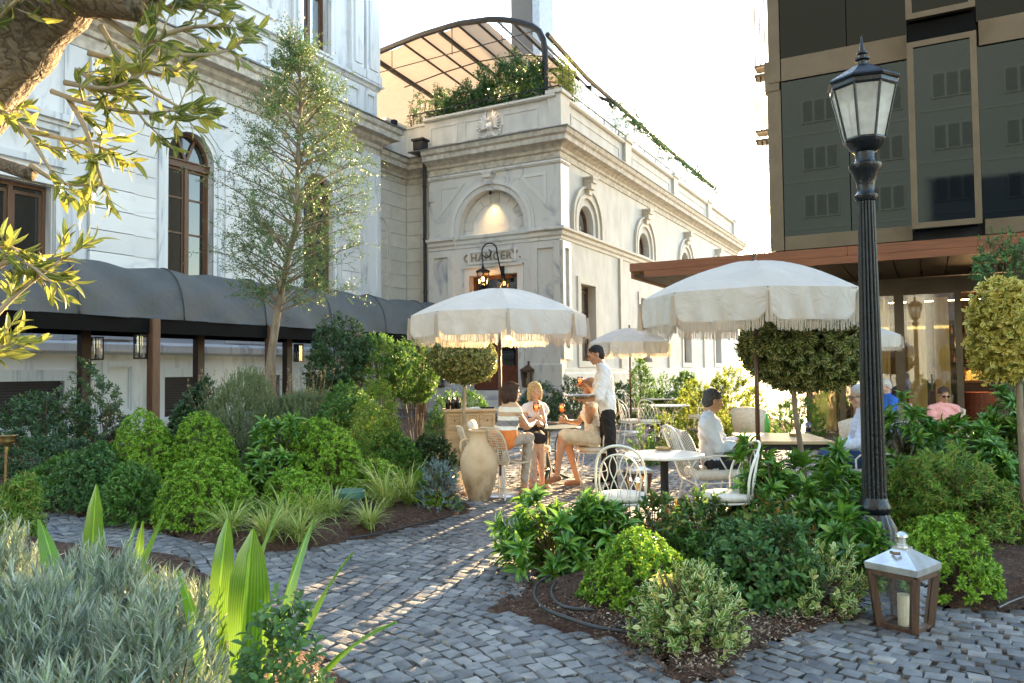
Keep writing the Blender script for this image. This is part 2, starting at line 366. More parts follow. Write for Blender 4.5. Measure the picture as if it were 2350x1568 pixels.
def inside(px, py, poly):
    r = np.zeros(px.shape, bool); n = len(poly); j = n - 1
    for i in range(n):
        xi, yi = poly[i]; xj, yj = poly[j]
        c = ((yi > py) != (yj > py)) & (px < (xj - xi) * (py - yi) / (yj - yi + 1e-12) + xi)
        r ^= c; j = i
    return r
def mesh_np(name, V, F):
    me = bpy.data.meshes.new(name); k = F.shape[1]
    me.vertices.add(len(V)); me.vertices.foreach_set('co', V.astype(np.float32).ravel())
    me.loops.add(F.size); me.loops.foreach_set('vertex_index', F.astype(np.int32).ravel())
    me.polygons.add(len(F)); me.polygons.foreach_set('loop_start', np.arange(0, F.size, k, dtype=np.int32))
    me.update(calc_edges=True); me.validate(); return me

# base sheet: sandy joints / earth, reaches the horizon
m, nt, b = mat_new('sandy_ground')
c = ramp(nt, [(.3, (.09, .075, .058)), (.7, (.24, .20, .145))], noise(nt, 9, 8))
nt.links.new(c, b.inputs['Base Color']); b.inputs['Roughness'].default_value = .95; bump(nt, b, noise(nt, 60, 6), .5, .01)
gm = MB().add([(-250, -250, 0), (250, -250, 0), (250, 250, 0), (-250, 250, 0)], [(0, 1, 2, 3)])
tag(gm.build('ground', m), kind='structure')

# cobbles: every sett is its own little domed block
m, nt, b = mat_new('granite_setts')
c = ramp(nt, [(0, (.125, .125, .13)), (.35, (.185, .185, .188)), (.7, (.225, .222, .222)), (.94, (.27, .26, .25)), (1, (.40, .38, .35))], island(nt))
c = mixc(nt, .55, c, ramp(nt, [(.3, (.45, .45, .47)), (.7, (1.2, 1.17, 1.1))], noise(nt, 14, 7)), 'MULTIPLY')
stain = ramp(nt, [(.40, (.5, .5, .52)), (.56, (1, 1, 1))], noise(nt, .9, 5, dist=.6))
c = mixc(nt, .7, c, stain, 'MULTIPLY')
nt.links.new(c, b.inputs['Base Color']); b.inputs['Roughness'].default_value = .62; b.inputs['Specular IOR Level'].default_value = .35
bump(nt, b, noise(nt, 45, 7), .5, .010)
def make_cobbles():
    sp_s, sp_t = .100, .092
    ang = R_(-17); ca, sa = math.cos(ang), math.sin(ang)
    S, T = np.meshgrid(np.arange(-260, 180), np.arange(-70, 320))
    S = S.astype(float).ravel(); T = T.astype(float).ravel()
    s = (S + .5 * (T % 2) + rng.normal(0, .07, S.shape)) * sp_s; t = T * sp_t
    t = t + .16 * np.cos(s * 2 * np.pi / 3.4) + rng.normal(0, .004, t.shape)
    x = s * ca - t * sa; y = s * sa + t * ca
    keep = (y > 2.0) & (y < 24.3) & (x > -17.5) & (x < 4.8)
    # keep what the view (and a step to the side of it) can reach
    fwd = -math.sin(YAW) * x + math.cos(YAW) * y; rgt = math.cos(YAW) * x + math.sin(YAW) * y
    keep &= (fwd > 1.8) & (np.abs(rgt) < fwd * .70 + 1.0)
    for P in BEDS: keep &= ~inside(x, y, P)
    keep &= ~((y > 16.9) & (x > -2.3))
    x, y, s_ = x[keep], y[keep], s[keep]; n = len(x)
    tilt = -0.16 * 2 * np.pi / 3.4 * np.sin(s_ * 2 * np.pi / 3.4) + rng.normal(0, .05, n) + ang
    hw = sp_s * (.44 + rng.normal(0, .018, n)); hh = sp_t * (.448 + rng.normal(0, .015, n)); z = .026 + rng.normal(0, .0024, n)
    V = np.zeros((n, 12, 3)); cor = np.array([(-1, -1), (1, -1), (1, 1), (-1, 1)], float)
    for lvl, (k, zz) in enumerate(((1.0, -.026), (.975, -.004), (.80, .0))):
        for i in range(4):
            jx = cor[i, 0] * hw * k + rng.normal(0, .005, n); jy = cor[i, 1] * hh * k + rng.normal(0, .005, n)
            V[:, lvl * 4 + i, 0] = x + jx * np.cos(tilt) - jy * np.sin(tilt)
            V[:, lvl * 4 + i, 1] = y + jx * np.sin(tilt) + jy * np.cos(tilt)
            V[:, lvl * 4 + i, 2] = z + zz + (rng.normal(0, .0022, n) if lvl else 0)
    f = []
    for l in (0, 4):
        for i in range(4):
            j = (i + 1) % 4; f.append((l + i, l + j, l + 4 + j, l + 4 + i))
    f.append((8, 9, 10, 11)); f = np.array(f)
    F = (f[None] + np.arange(n)[:, None, None] * 12).reshape(-1, 4)
    me = mesh_np('cobble_paving', V.reshape(-1, 3), F)
    me.polygons.foreach_set('use_smooth', [True] * len(me.polygons)); me.set_sharp_from_angle(angle=R_(50))
    return tag(link('cobble_paving', me, m), kind='structure')
make_cobbles()

# soil beds: mounded sheets with a ragged edge
m, nt, b = mat_new('dark_mulch_soil')
c = ramp(nt, [(.3, (.03, .014, .008)), (.55, (.085, .04, .022)), (.8, (.19, .12, .07))], noise(nt, 35, 8))
nt.links.new(c, b.inputs['Base Color']); b.inputs['Roughness'].default_value = 1; bump(nt, b, noise(nt, 70, 8), 1.0, .03); SOIL = m
def soil(poly, step=.09, h=.09, name='soil_bed'):
    P = np.array(poly); x0, y0 = P.min(0) - .1; x1, y1 = P.max(0) + .1
    nx = int((x1 - x0) / step) + 1; ny = int((y1 - y0) / step) + 1
    X, Y = np.meshgrid(np.linspace(x0, x1, nx), np.linspace(y0, y1, ny))
    jx = X + rng.normal(0, step * .2, X.shape); jy = Y + rng.normal(0, step * .2, X.shape)
    dist = np.full(X.shape, 9.)
    for i in range(len(P)):
        a = P[i - 1]; bb = P[i]; ab = bb - a; t = np.clip(((jx - a[0]) * ab[0] + (jy - a[1]) * ab[1]) / (ab @ ab + 1e-9), 0, 1)
        dist = np.minimum(dist, np.hypot(jx - a[0] - t * ab[0], jy - a[1] - t * ab[1]))
    ins = inside(jx, jy, poly); dist = np.where(ins, dist, -dist) + rng.normal(0, .03, X.shape)
    Z = .022 + h * np.clip(dist / .35, 0, 1) + rng.normal(0, .012, X.shape)
    Z = np.where(dist < -.02, -.02, Z)
    V = np.stack([jx, jy, Z], -1).reshape(-1, 3)
    idx = np.arange(nx * ny).reshape(ny, nx)
    F = np.stack([idx[:-1, :-1], idx[:-1, 1:], idx[1:, 1:], idx[1:, :-1]], -1).reshape(-1, 4)
    k = (dist > -.12).reshape(-1)[F].all(1); F = F[k]
    me = mesh_np(name, V, F); return tag(link(name, me, SOIL, smooth=True), kind='structure')
for P in BEDS: soil(P)
def chips(P, n, name, mt, size=.02, lo=0.0):
    P = np.array(P); a = P.min(0); bb = P.max(0)
    x = rng.uniform(a[0] - .1, bb[0] + .1, n * 3); y = rng.uniform(a[1] - .1, bb[1] + .1, n * 3)
    k = inside(x + rng.normal(0, .05, x.shape), y + rng.normal(0, .05, x.shape), [tuple(q) for q in P]); x = x[k][:n]; y = y[k][:n]; n = len(x)
    th = rng.uniform(0, 6.28, n); L = size * rng.uniform(.4, 1.6, n); W = L * rng.uniform(.25, .6, n); z = rng.uniform(.05, .125, n)
    V = np.zeros((n, 4, 3)); tl = rng.normal(0, .35, (n, 2))
    for i, (cx, cy) in enumerate(((-1, -1), (1, -1), (1, 1), (-1, 1))):
        V[:, i, 0] = x + cx * L * np.cos(th) - cy * W * np.sin(th); V[:, i, 1] = y + cx * L * np.sin(th) + cy * W * np.cos(th)
        V[:, i, 2] = z + cx * L * tl[:, 0] + cy * W * tl[:, 1]
    me = mesh_np(name, V.reshape(-1, 3), np.arange(n * 4).reshape(n, 4)); return tag(link(name, me, mt), kind='stuff')
m, nt, b = mat_new('bark_chips'); nt.links.new(ramp(nt, [(0, (.03, .013, .008)), (.6, (.10, .045, .025)), (.93, (.15, .08, .045)), (1, (.28, .20, .13))], island(nt)), b.inputs['Base Color'])
b.inputs['Roughness'].default_value = .95; CHIP = m
chips(BED_L, 9000, 'bark_mulch', CHIP); chips(gp((1100, 1400), (1240, 1330), (1600, 1330), (1990, 1340), (1985, 1440), (1700, 1520), (1650, 1600), (1500, 1600), (1300, 1460)), 5000, 'bark_mulch', CHIP, .009)
m, nt, b = mat_new('sand_gravel'); nt.links.new(ramp(nt, [(0, (.16, .11, .07)), (1, (.42, .33, .22))], island(nt)), b.inputs['Base Color'])
b.inputs['Roughness'].default_value = .95
chips(gp((1190, 1420), (1400, 1440), (1640, 1440), (1900, 1400), (1960, 1430), (1720, 1520), (1660, 1580), (1560, 1580), (1450, 1490)), 4200, 'sandy_gravel', m, .006)

# a few fallen leaves and grit on the setts
g = np.random.default_rng(21); n = 420; q = np.array([tuple(G(u, v)) for u, v in zip(g.uniform(-50, 2400, n), 1180 + 420 * g.uniform(0, 1, n) ** .8)]); th = g.uniform(0, 6.28, n); L = g.uniform(.006, .020, n); V = np.zeros((n, 4, 3))
for i, (a_, b_) in enumerate(((-1, 0), (0, -.4), (1, 0), (0, .4))):
    V[:, i, 0] = q[:, 0] + L * (a_ * np.cos(th) - b_ * np.sin(th)); V[:, i, 1] = q[:, 1] + L * (a_ * np.sin(th) + b_ * np.cos(th)); V[:, i, 2] = .036 + g.uniform(0, .006, n)
ml, nt, b = mat_new('fallen_leaf_litter'); nt.links.new(ramp(nt, [(0, (.10, .05, .02)), (.5, (.30, .20, .07)), (1, (.16, .18, .05))], island(nt)), b.inputs['Base Color'])
tag(link('leaf_litter', mesh_np('leaf_litter', V.reshape(-1, 3), np.arange(n * 4).reshape(n, 4)), ml), kind='stuff')
# ================================================================ marble mansion on the left (faces +X)
MX = -18.3; PLN = ('X', MX)
mansion = empty('marble_mansion', (MX, 16, 0), 0, 'white veined marble mansion with arched brown windows and a deep cornice, behind the grey awning', 'building')
def mb_(mb, name, mat, parent=None, **k):      # a part written in world coordinates under an Empty standing at the thing's base
    parent = parent or mansion
    o = mb.build(name, mat, parent, **k)
    if parent.type == 'EMPTY':
        o.matrix_parent_inverse = (Matrix.Translation(parent.location) @ parent.rotation_euler.to_matrix().to_4x4()).inverted()
    return o
A1 = arch_loop(13.92, 15.45, 2.75, 7.62); A2 = arch_loop(19.15, 20.62, 2.75, 7.62); AU = rect_loop(18.87, 20.34, 12.62, 18.0)
AU1 = rect_loop(13.92, 15.45, 12.62, 18.0); WL = rect_loop(9.1, 10.74, 2.97, 6.0); WL0 = rect_loop(5.2, 6.9, 2.97, 6.0)
VENTS = [(8.3, 11.08, .35, 1.38), (13.83, 15.2, .35, 1.43), (16.62, 18.05, .35, 1.45), (19.2, 20.6, .35, 1.45)]
mb = MB(); slab(mb, PLN, rect_loop(2.0, 23.1, 0, 18.6), [A1, A2, AU, AU1, WL, WL0] + [rect_loop(*v) for v in VENTS], 0, .45)
mb.box((MX - 9, 2.0, 0), (MX - .9, 23.1, 18.6))       # body behind
mb.box((MX - .9, 22.9, 0), (MX - .45, 23.1, 18.6)); mb.box((MX - .9, 2.0, 18.4), (MX - .45, 23.1, 18.6))
mb_(mb, 'wall', M['marble'])
# ashlar courses (proud blocks leave the joints as shadow lines)
mb = MB()
def courses(a0, a1, z0, z1, h=.55, d=-.045, split=None, gap=.022, off=0):
    z = z0; i = 0
    while z < z1 - .1:
        zt = min(z + h, z1)
        xs = [a0] + ([s for s in (split[i % len(split)] if split else []) if a0 < s < a1]) + [a1]
        for p, q in zip(xs[:-1], xs[1:]): pbox(mb, PLN, p + gap / 2, q - gap / 2, z + gap / 2, zt - gap / 2, d, .02)
        z = zt; i += 1
courses(11.62, 12.86, 2.4, 9.6, d=-.13)
AS = lambda: (mb_(mb, 'ashlar_facing', M['marble_h']), MB())[1]
mb = AS()
courses(12.9, 13.55, 2.4, 9.6, d=-.035); mb = AS()
courses(15.86, 18.75, 2.4, 7.9, split=[[16.9], [17.6], [16.5, 18.0], [17.2]]); mb = AS()
courses(21.0, 22.05, 2.4, 9.6, split=[[21.5], []]); mb = AS()
courses(2.2, 8.4, 2.4, 9.6, split=[[4.2, 6.5], [5.1, 7.2]]); mb = AS()
mb = MB()
for c0 in (14.685, 19.885):            # fan of voussoirs above each arch
    for k in range(-4, 5):
        a = math.pi / 2 - k * .19; a2 = a - .17
        pts = []
        for an, r in ((a, 1.35), (a2, 1.35), (a2, 2.35), (a, 2.35)):
            z = 7.62 + r * math.sin(an); 
            pts.append((c0 + r * math.cos(an), min(z, 9.62)))
        mb.add([P3(PLN, p[0], p[1], -.04) for p in pts] + [P3(PLN, p[0], p[1], .02) for p in pts], [(0, 1, 2, 3), (0, 1, 5, 4), (1, 2, 6, 5), (2, 3, 7, 6), (3, 0, 4, 7)])
    mb_(mb, 'voussoirs', M['marble_h']); mb = MB()
# window surrounds
mb = MB()
for lp, c0 in ((A1, 14.685), (A2, 19.885)):
    slab(mb, PLN, rect_loop(c0 - 1.08, c0 + 1.08, 2.36, 8.82), [arch_loop(c0 - .9, c0 + .9, 2.5, 7.62)], -.07, .02)
    slab(mb, PLN, arch_loop(c0 - .9, c0 + .9, 2.5, 7.62), [arch_loop(c0 - .765, c0 + .765, 2.75, 7.62)], -.03, .02)
    pbox(mb, PLN, c0 - 1.2, c0 + 1.2, 8.84, 8.98, -.17, .02); pbox(mb, PLN, c0 - 1.14, c0 + 1.14, 8.98, 9.03, -.11, .02)
    for s in (-1, 1):
        a, q = (c0 - .98, c0 - .5) if s < 0 else (c0 + .5, c0 + .98)
        mb.add([P3(PLN, (c0 + s * .98), 8.72, -.09), P3(PLN, c0 + s * .35, 8.72, -.09), P3(PLN, c0 + s * .98, 8.1, -.09),
                P3(PLN, (c0 + s * .98), 8.72, 0), P3(PLN, c0 + s * .35, 8.72, 0), P3(PLN, c0 + s * .98, 8.1, 0)],
               [(0, 1, 2), (0, 1, 4, 3), (1, 2, 5, 4), (2, 0, 3, 5)])
    mb_(mb, 'window_surround', M['marble_v']); mb = MB()
for a0, a1 in ((9.1, 10.74), (5.2, 6.9)):
    slab(mb, PLN, rect_loop(a0 - .5, a1 + .5, 2.36, 6.35), [rect_loop(a0 - .02, a1 + .02, 2.95, 6.02)], -.10, .02)
    slab(mb, PLN, rect_loop(a0 - .26, a1 + .26, 2.8, 6.22), [rect_loop(a0 - .03, a1 + .03, 2.94, 6.03)], -.15, -.09)
    slab(mb, PLN, rect_loop(a0 - .3, a1 + .3, 6.5, 7.5), [rect_loop(a0 - .12, a1 + .12, 6.66, 7.34)], -.12, .02)
    pbox(mb, PLN, a0 - .6, a1 + .6, 7.6, 7.76, -.28, .02); pbox(mb, PLN, a0 - .5, a1 + .5, 7.5, 7.6, -.18, .02)
    mb_(mb, 'window_surround', M['marble_v']); mb = MB()
for a0, a1 in ((18.87, 20.34), (13.92, 15.45)):
    slab(mb, PLN, rect_loop(a0 - .3, a1 + .3, 12.45, 18.2), [rect_loop(a0, a1, 12.62, 18.0)], -.12, .02)
    slab(mb, PLN, rect_loop(a0 - .14, a1 + .14, 12.54, 18.1), [rect_loop(a0 + .002, a1 - .002, 12.622, 17.998)], -.17, -.11)
    mb_(mb, 'window_surround', M['marble_v']); mb = MB()
# pilasters
mb = MB()
for a0, a1, z0, z1, d in ((22.12, 23.08, 2.4, 9.7, -.16), (22.0, 23.1, 2.26, 2.7, -.22), (11.0, 11.58, 2.4, 9.6, -.06)):
    slab(mb, PLN, rect_loop(a0, a1, z0, z1), [rect_loop(a0 + .2, a1 - .2, z0 + .3, z1 - .35)] if a1 - a0 > .9 and z1 - z0 > 2 else [], d, .02)
    if a1 - a0 > .9 and z1 - z0 > 2: slab(mb, PLN, rect_loop(a0 + .18, a1 - .18, z0 + .28, z1 - .33), [], d + .05, d + .09)
for a0, a1 in ((22.3, 23.1), (21.45, 22.15), (16.1, 17.9), (11.4, 12.6)):
    if a1 - a0 > 1.5: slab(mb, PLN, rect_loop(a0, a1, 12.9, 18.3), [rect_loop(a0 + .25, a1 - .25, 13.2, 18.0)], -.07, .02)
    else:
        pbox(mb, PLN, a0, a1, 12.75, 18.3, -.14, .02); pbox(mb, PLN, a0 + .16, a1 - .16, 12.9, 18.2, -.19, -.13); pbox(mb, PLN, a0 - .07, a1 + .02, 12.44, 12.75, -.22, .02)
for a0, a1 in ((16.2, 17.6), (18.9, 20.3), (22.35, 22.95), (12.9, 13.8), (11.5, 12.5), (14.1, 15.3), (21.3, 22.0)):
    slab(mb, PLN, rect_loop(a0, a1, 11.25, 12.05), [rect_loop(a0 + .1, a1 - .1, 11.35, 11.95)], -.07, .02)
mb_(mb, 'pilaster', M['marble_v'])
# cornice, strings, ledge
CP = [(-.02, 9.62), (.06, 9.62), (.06, 9.95), (.14, 9.98), (.14, 10.12), (.30, 10.22), (.34, 10.34), (.62, 10.38), (.62, 10.58), (.70, 10.64), (.74, 10.80), (-.02, 10.86)]
mb = MB(); profile_run(mb, PLN, 2.0, 23.1, CP, 0, 1)
profile_run(mb, ('Y', 23.1), MX - 9, MX, [(-o, z) for o, z in CP], 0, -1)
mb_(mb, 'cornice', M['weathered'])
mb = MB(); profile_run(mb, PLN, 2.0, 23.1, [(-.01, 10.862), (.75, 10.81), (.78, 10.81), (.78, 10.85), (-.01, 10.92)], 0, 1)
mb_(mb, 'flashing', M['lead'])
mb = MB()
profile_run(mb, PLN, 2.0, 23.1, [(-.02, 12.2), (.05, 12.22), (.1, 12.32), (.20, 12.36), (.20, 12.43), (-.02, 12.46)], 0, 1)
profile_run(mb, PLN, 2.0, 23.1, [(-.02, 10.93), (.10, 10.93), (.10, 11.1), (-.02, 11.14)], 0, 1)
profile_run(mb, PLN, 2.0, 23.1, [(-.02, 2.02), (.05, 2.03), (.16, 2.10), (.16, 2.28), (.08, 2.36), (-.02, 2.38)], 0, 1)
profile_run(mb, PLN, 2.0, 23.1, [(-.02, 0), (.14, 0), (.14, .28), (.05, .34), (-.02, .34)], 0, 1)
for a0, a1 in ((12.05, 12.98), (5.5, 7.5), (21.2, 22.6)):
    slab(mb, PLN, rect_loop(a0, a1, .42, 1.86), [rect_loop(a0 + .14, a1 - .14, .58, 1.72)], -.06, .02)
    slab(mb, PLN, rect_loop(a0 + .13, a1 - .13, .57, 1.73), [rect_loop(a0 + .19, a1 - .19, .63, 1.67)], -.03, .02)
for v in VENTS: slab(mb, PLN, rect_loop(v[0] - .2, v[1] + .2, v[2] - .1, v[3] + .26), [rect_loop(v[0], v[1], v[2] + .002, v[3])], -.06, .02)
mb_(mb, 'plinth_moulding', M['marble_v'])
for v in VENTS:
    mb = MB(); mb.box(P3(PLN, v[0], v[2], .12), P3(PLN, v[1], v[3], .16))
    z = v[2] + .04
    while z < v[3]:
        mb.box(P3(PLN, v[0], z, .03), P3(PLN, v[1], z + .025, .12)); z += .065
    mb_(mb, 'basement_vent', M['louvre'])
def win_frame(a0, a1, z0, zt, arch=None, plane=PLN, parent=mansion, tr=None, ww=.09, gl='winglass', dep=.22, open_=False, hb=()):
    """timber frame + pane; arch=spring height"""
    mb = MB(); c0 = (a0 + a1) / 2
    if arch: slab(mb, plane, arch_loop(a0, a1, z0, arch), [arch_loop(a0 + ww, a1 - ww, z0 + ww, arch)], dep, dep + .1)
    else: slab(mb, plane, rect_loop(a0, a1, z0, zt), [rect_loop(a0 + ww, a1 - ww, z0 + ww, zt - ww)], dep, dep + .1)
    top = arch - .04 if arch else zt - ww
    pbox(mb, plane, c0 - .055, c0 + .055, z0 + ww, top, dep - .02, dep + .09)
    if arch and tr is not None:
        pbox(mb, plane, a0 + .01, a1 - .01, tr - .09, tr + .09, dep - .07, dep + .095)
        pbox(mb, plane, a0 + .02, a1 - .02, tr + .09, tr + .13, dep - .12, dep + .04)
        r = (a1 - a0) / 2
        for an in (math.pi * .36, math.pi * .64):
            p = Vector(P3(plane, c0, tr + .1, dep + .03)); q = Vector(P3(plane, c0 + (r - ww) * math.cos(an), arch + (r - ww) * math.sin(an), dep + .03))
            mb.beam(p, q, .08, .07, up=(1, 0, 0) if plane[0] == 'X' else (0, 1, 0))
    for s in (0, 1):
        l, rr = (a0 + ww, c0 - .05) if s == 0 else (c0 + .05, a1 - ww)
        slab(mb, plane, rect_loop(l, rr, z0 + ww, (tr or top) - .09), [rect_loop(l + .07, rr - .07, z0 + ww + .1, (tr or top) - .17)], dep + .02, dep + .07)
        for hz in hb: pbox(mb, plane, l + .06, rr - .06, hz - .025, hz + .025, dep + .025, dep + .065)
    f = mb_(mb, 'window', M['winwood'], parent)
    g = MB()
    lp = arch_loop(a0 + .03, a1 - .03, z0 + .03, arch) if arch else rect_loop(a0 + .03, a1 - .03, z0 + .03, zt - .03)
    slab(g, plane, lp, [], dep + .055, dep + .06)
    p = g.build('pane', M[gl], f); return f
win_frame(13.92, 15.45, 2.75, 0, 7.62, tr=7.45, hb=(4.0, 5.5, 6.5)); win_frame(19.15, 20.62, 2.75, 0, 7.62, tr=7.45, hb=(4.0, 5.5, 6.5))
win_frame(9.1, 10.74, 2.97, 6.0, hb=()); win_frame(5.2, 6.9, 2.97, 6.0)
win_frame(18.87, 20.34, 12.62, 18.0, gl='skyglass', hb=(14.6, 16.3)); win_frame(13.92, 15.45, 12.62, 18.0, gl='skyglass', hb=(14.6, 16.3))
# small black floodlights on the cornice
def floodlight(p, lab, rz=0, s=1.0):
    e = empty('floodlight', p, rz, lab, 'spotlight', 'small black floodlights on ledges')
    a = MB(); a.bevbox((-.09 * s, -.11 * s, .06 * s), (.09 * s, .11 * s, .26 * s), .02); a.build('housing', M['blackpaint'], e)
    a = MB(); a.box((-.02, -.13 * s, 0), (.02, -.11 * s, .18 * s)); a.box((-.02, .11 * s, 0), (.02, .13 * s, .18 * s)); a.box((-.03, -.13 * s, -.005), (.03, .13 * s, .01)); a.build('bracket', M['darkmetal'], e)
    return e
floodlight(PX(632, 156, -17.72) , 'small black floodlight on the mansion cornice behind the slender tree')
floodlight(Vector((-17.7, 23.35, 10.86)), 'small black floodlight at the far corner of the mansion cornice')
# ================================================================ chancery building (front faces -Y at Y=25, side faces +X at X=-11.55)
CXR, CXL, CY, CYE = -11.55, -17.25, 25.0, 54.2
FR = ('Y', CY); SD = ('X', CXR)
chan = empty('chancery_building', (-14.4, 25, 0), 0, 'low grey marble and stucco chancery building with an arched portal, roof terrace and stone parapet', 'building')
cp = lambda mb, n, m, parent=None, **k: mb_(mb, n, m, parent or chan, **k)
CEN = -14.42
mb = MB()   # front wall: door below, blind lunette above
slab(mb, FR, rect_loop(CXL, CXR, 0, 9.2), [rect_loop(-15.38, -13.3, .78, 5.12), arch_loop(CEN - 1.42, CEN + 1.42, 6.72, 6.95)], 0, .38)
mb.box((CXL, 25.38, .0), (-15.9, 26.2, 9.2)); mb.box((-15.9, 25.36, 5.9), (-12.9, 25.6, 9.2)); mb.box((-12.9, 25.38, 0), (CXR - .46, 26.2, 9.2))
cp(mb, 'front_wall', M['chmarble'])
# mouldings of the front
mb = MB()
STR = [(-.02, 6.22), (.06, 6.24), (.06, 6.34), (.14, 6.40), (.14, 6.52), (.26, 6.58), (.26, 6.68), (-.02, 6.74)]
profile_run(mb, FR, CXL, -16.0, STR); profile_run(mb, FR, -12.75, CXR, STR, 0, 1)
profile_run(mb, FR, -16.0, -12.75, [(o * .45, z) for o, z in STR])
LT = [(-.02, 9.0), (.05, 9.02), (.10, 9.08), (.10, 9.14), (-.02, 9.2)]
profile_run(mb, FR, CXL, CXR, LT, 0, 1); profile_run(mb, SD, CY, CY + .75, LT, -1, 0)
for r0_, r1_, d in ((1.42, 1.62, -.05), (1.62, 1.76, -.10), (1.76, 1.86, -.06)):
    outer = arch_loop(CEN - r1_, CEN + r1_, 6.74, 6.95, 24)[2:]; inner = arch_loop(CEN - r0_, CEN + r0_, 6.74, 6.95, 24)[2:]
    n = len(outer); lp = [(CEN + r1_, 6.72)] + outer + [(CEN - r1_, 6.72), (CEN - r0_, 6.72)] + inner[::-1] + [(CEN + r0_, 6.72)]
    slab(mb, FR, lp, [], d, .02)
for a0, a1 in ((CXL + .02, -16.1), (-12.7, CXR - .02)):       # panelled pilasters
    slab(mb, FR, rect_loop(a0, a1, 1.9, 6.2), [rect_loop(a0 + .24, a1 - .24, 2.3, 5.95)], -.09, .02)
    pbox(mb, FR, a0 - .03, a1 + .03, 1.75, 1.95, -.15, .02)
    mb.bevbox((a0 - .14, CY - .28, .0), (a1 + .14, CY + .02, 1.75), .05)
    mb.bevbox((a0 - .25, CY - .42, .0), (a1 + .25, CY - .02, .9), .05)
slab(mb, SD, rect_loop(CY + .02, CY + .74, 1.9, 6.2), [rect_loop(CY + .2, CY + .56, 2.3, 5.95)], -.09, .02)
slab(mb, SD, rect_loop(CY + .02, CY + .74, 6.74, 9.0), [], -.04, .02)
slab(mb, FR, rect_loop(-13.35 - 2.25, -13.35 + .3, .78, 5.5), [rect_loop(-15.38, -13.3, .77, 5.14)], -.06, .02)
pbox(mb, FR, -15.62, -13.05, 5.42, 5.5, -.12, .02)
slab(mb, FR, rect_loop(-15.45, -13.35, 5.58, 6.08), [rect_loop(-15.37, -13.43, 5.65, 6.02)], -.04, .02)
# spandrel panels
for s in (-1, 1):
    e = CEN + s * 2.35
    o = [(e, 8.75), (CEN + s * 1.15, 8.75), (e, 7.5)]; i = [(e - s * .12, 8.64), (CEN + s * 1.45, 8.64), (e - s * .12, 7.8)]
    lp = o if s > 0 else o; slab(mb, FR, o, [i], -.03, .02)
mb.bevbox((-17.3, 24.93, 8.2), (-17.0, 24.99, 8.21), .002)
cp(mb, 'portal_moulding', M['chmarble'])
mb = MB()   # lunette stones
for k in range(9):
    a = math.pi * k / 9 + .01; a2 = math.pi * (k + 1) / 9 - .01
    vs = [(CEN + r * math.cos(q), 6.95 + r * math.sin(q)) for q, r in ((a, 1.02), (a2, 1.02), (a2, 1.40), (a, 1.40))]
    mb.add([P3(FR, p[0], p[1], .33) for p in vs] + [P3(FR, p[0], p[1], .375) for p in vs], [(0, 1, 2, 3), (0, 1, 5, 4), (2, 3, 7, 6), (1, 2, 6, 5), (3, 0, 4, 7)])
cp(mb, 'lunette_stone', M['chmarble'])
# keystone scroll
def keystone(mb, plane, c, z, w=.28, h=.62, out=.34):
    for t0, t1, o0, o1, ww in ((0, .12, .9, 1.0, 1.25), (.12, .35, .75, .95, 1.0), (.35, .7, .5, .75, .9), (.7, 1, .45, .5, .75)):
        pbox(mb, plane, c - w / 2 * ww, c + w / 2 * ww, z + h * (1 - t1), z + h * (1 - t0) - .003, -out * o1, .02)
mb = MB(); keystone(mb, FR, CEN, 8.32, .36, .70, .36); cp(mb, 'keystone', M['chmarble'])
# inscription: incised-look raised letters
def text_mesh(s, size, ext):
    cu = bpy.data.curves.new('t', 'FONT'); cu.body = s; cu.size = size; cu.extrude = ext; cu.align_x = 'CENTER'; cu.offset = .006; cu.space_character = 1.18
    o = bpy.data.objects.new('t', cu); COL.objects.link(o); dg = bpy.context.evaluated_depsgraph_get()
    me = bpy.data.meshes.new_from_object(o.evaluated_get(dg)); bpy.data.objects.remove(o); return me
me = text_mesh('CHANCERY.', .40, .018)
M['lettering'] = simple('stained_letter_stone', (.25, .21, .15), .8, var=.3, scale=12)
me.transform(Matrix.Translation((-14.4, CY - .02, 5.70)) @ Matrix.Rotation(R_(90), 4, 'X')); o = link('inscription', me, M['lettering'], chan)
o.matrix_parent_inverse = Matrix.Translation(chan.location).inverted()
# door
mb = MB()
slab(mb, FR, rect_loop(-15.38, -13.3, .78, 5.12), [rect_loop(-15.26, -13.42, .78, 3.7), rect_loop(-15.26, -13.42, 3.85, 5.0)], .26, .36)
slab(mb, FR, rect_loop(-15.26, -14.36, .8, 3.7), [rect_loop(-15.1, -14.52, 1.7, 3.5)], .28, .34)
slab(mb, FR, rect_loop(-14.32, -13.42, .8, 3.7), [rect_loop(-14.16, -13.58, 1.7, 3.5)], .28, .34)
dr = cp(mb, 'door', simple('red_brown_door_wood', (.12, .035, .018), .4, var=.25)); g = MB(); slab(g, FR, rect_loop(-15.3, -13.4, .8, 5.0), [], .31, .32); g.build('pane', M['winglass'], dr)
# steps
mb = MB()
for k in range(5): mb.bevbox((-16.0 - .06 * (4 - k), CY - .45 - .32 * (4 - k), .0 if k == 0 else .156 * k), (-12.6 + .06 * (4 - k), CY - .02, .156 * (k + 1) - .003), .012)
cp(mb, 'entrance_step', M['chmarble'])
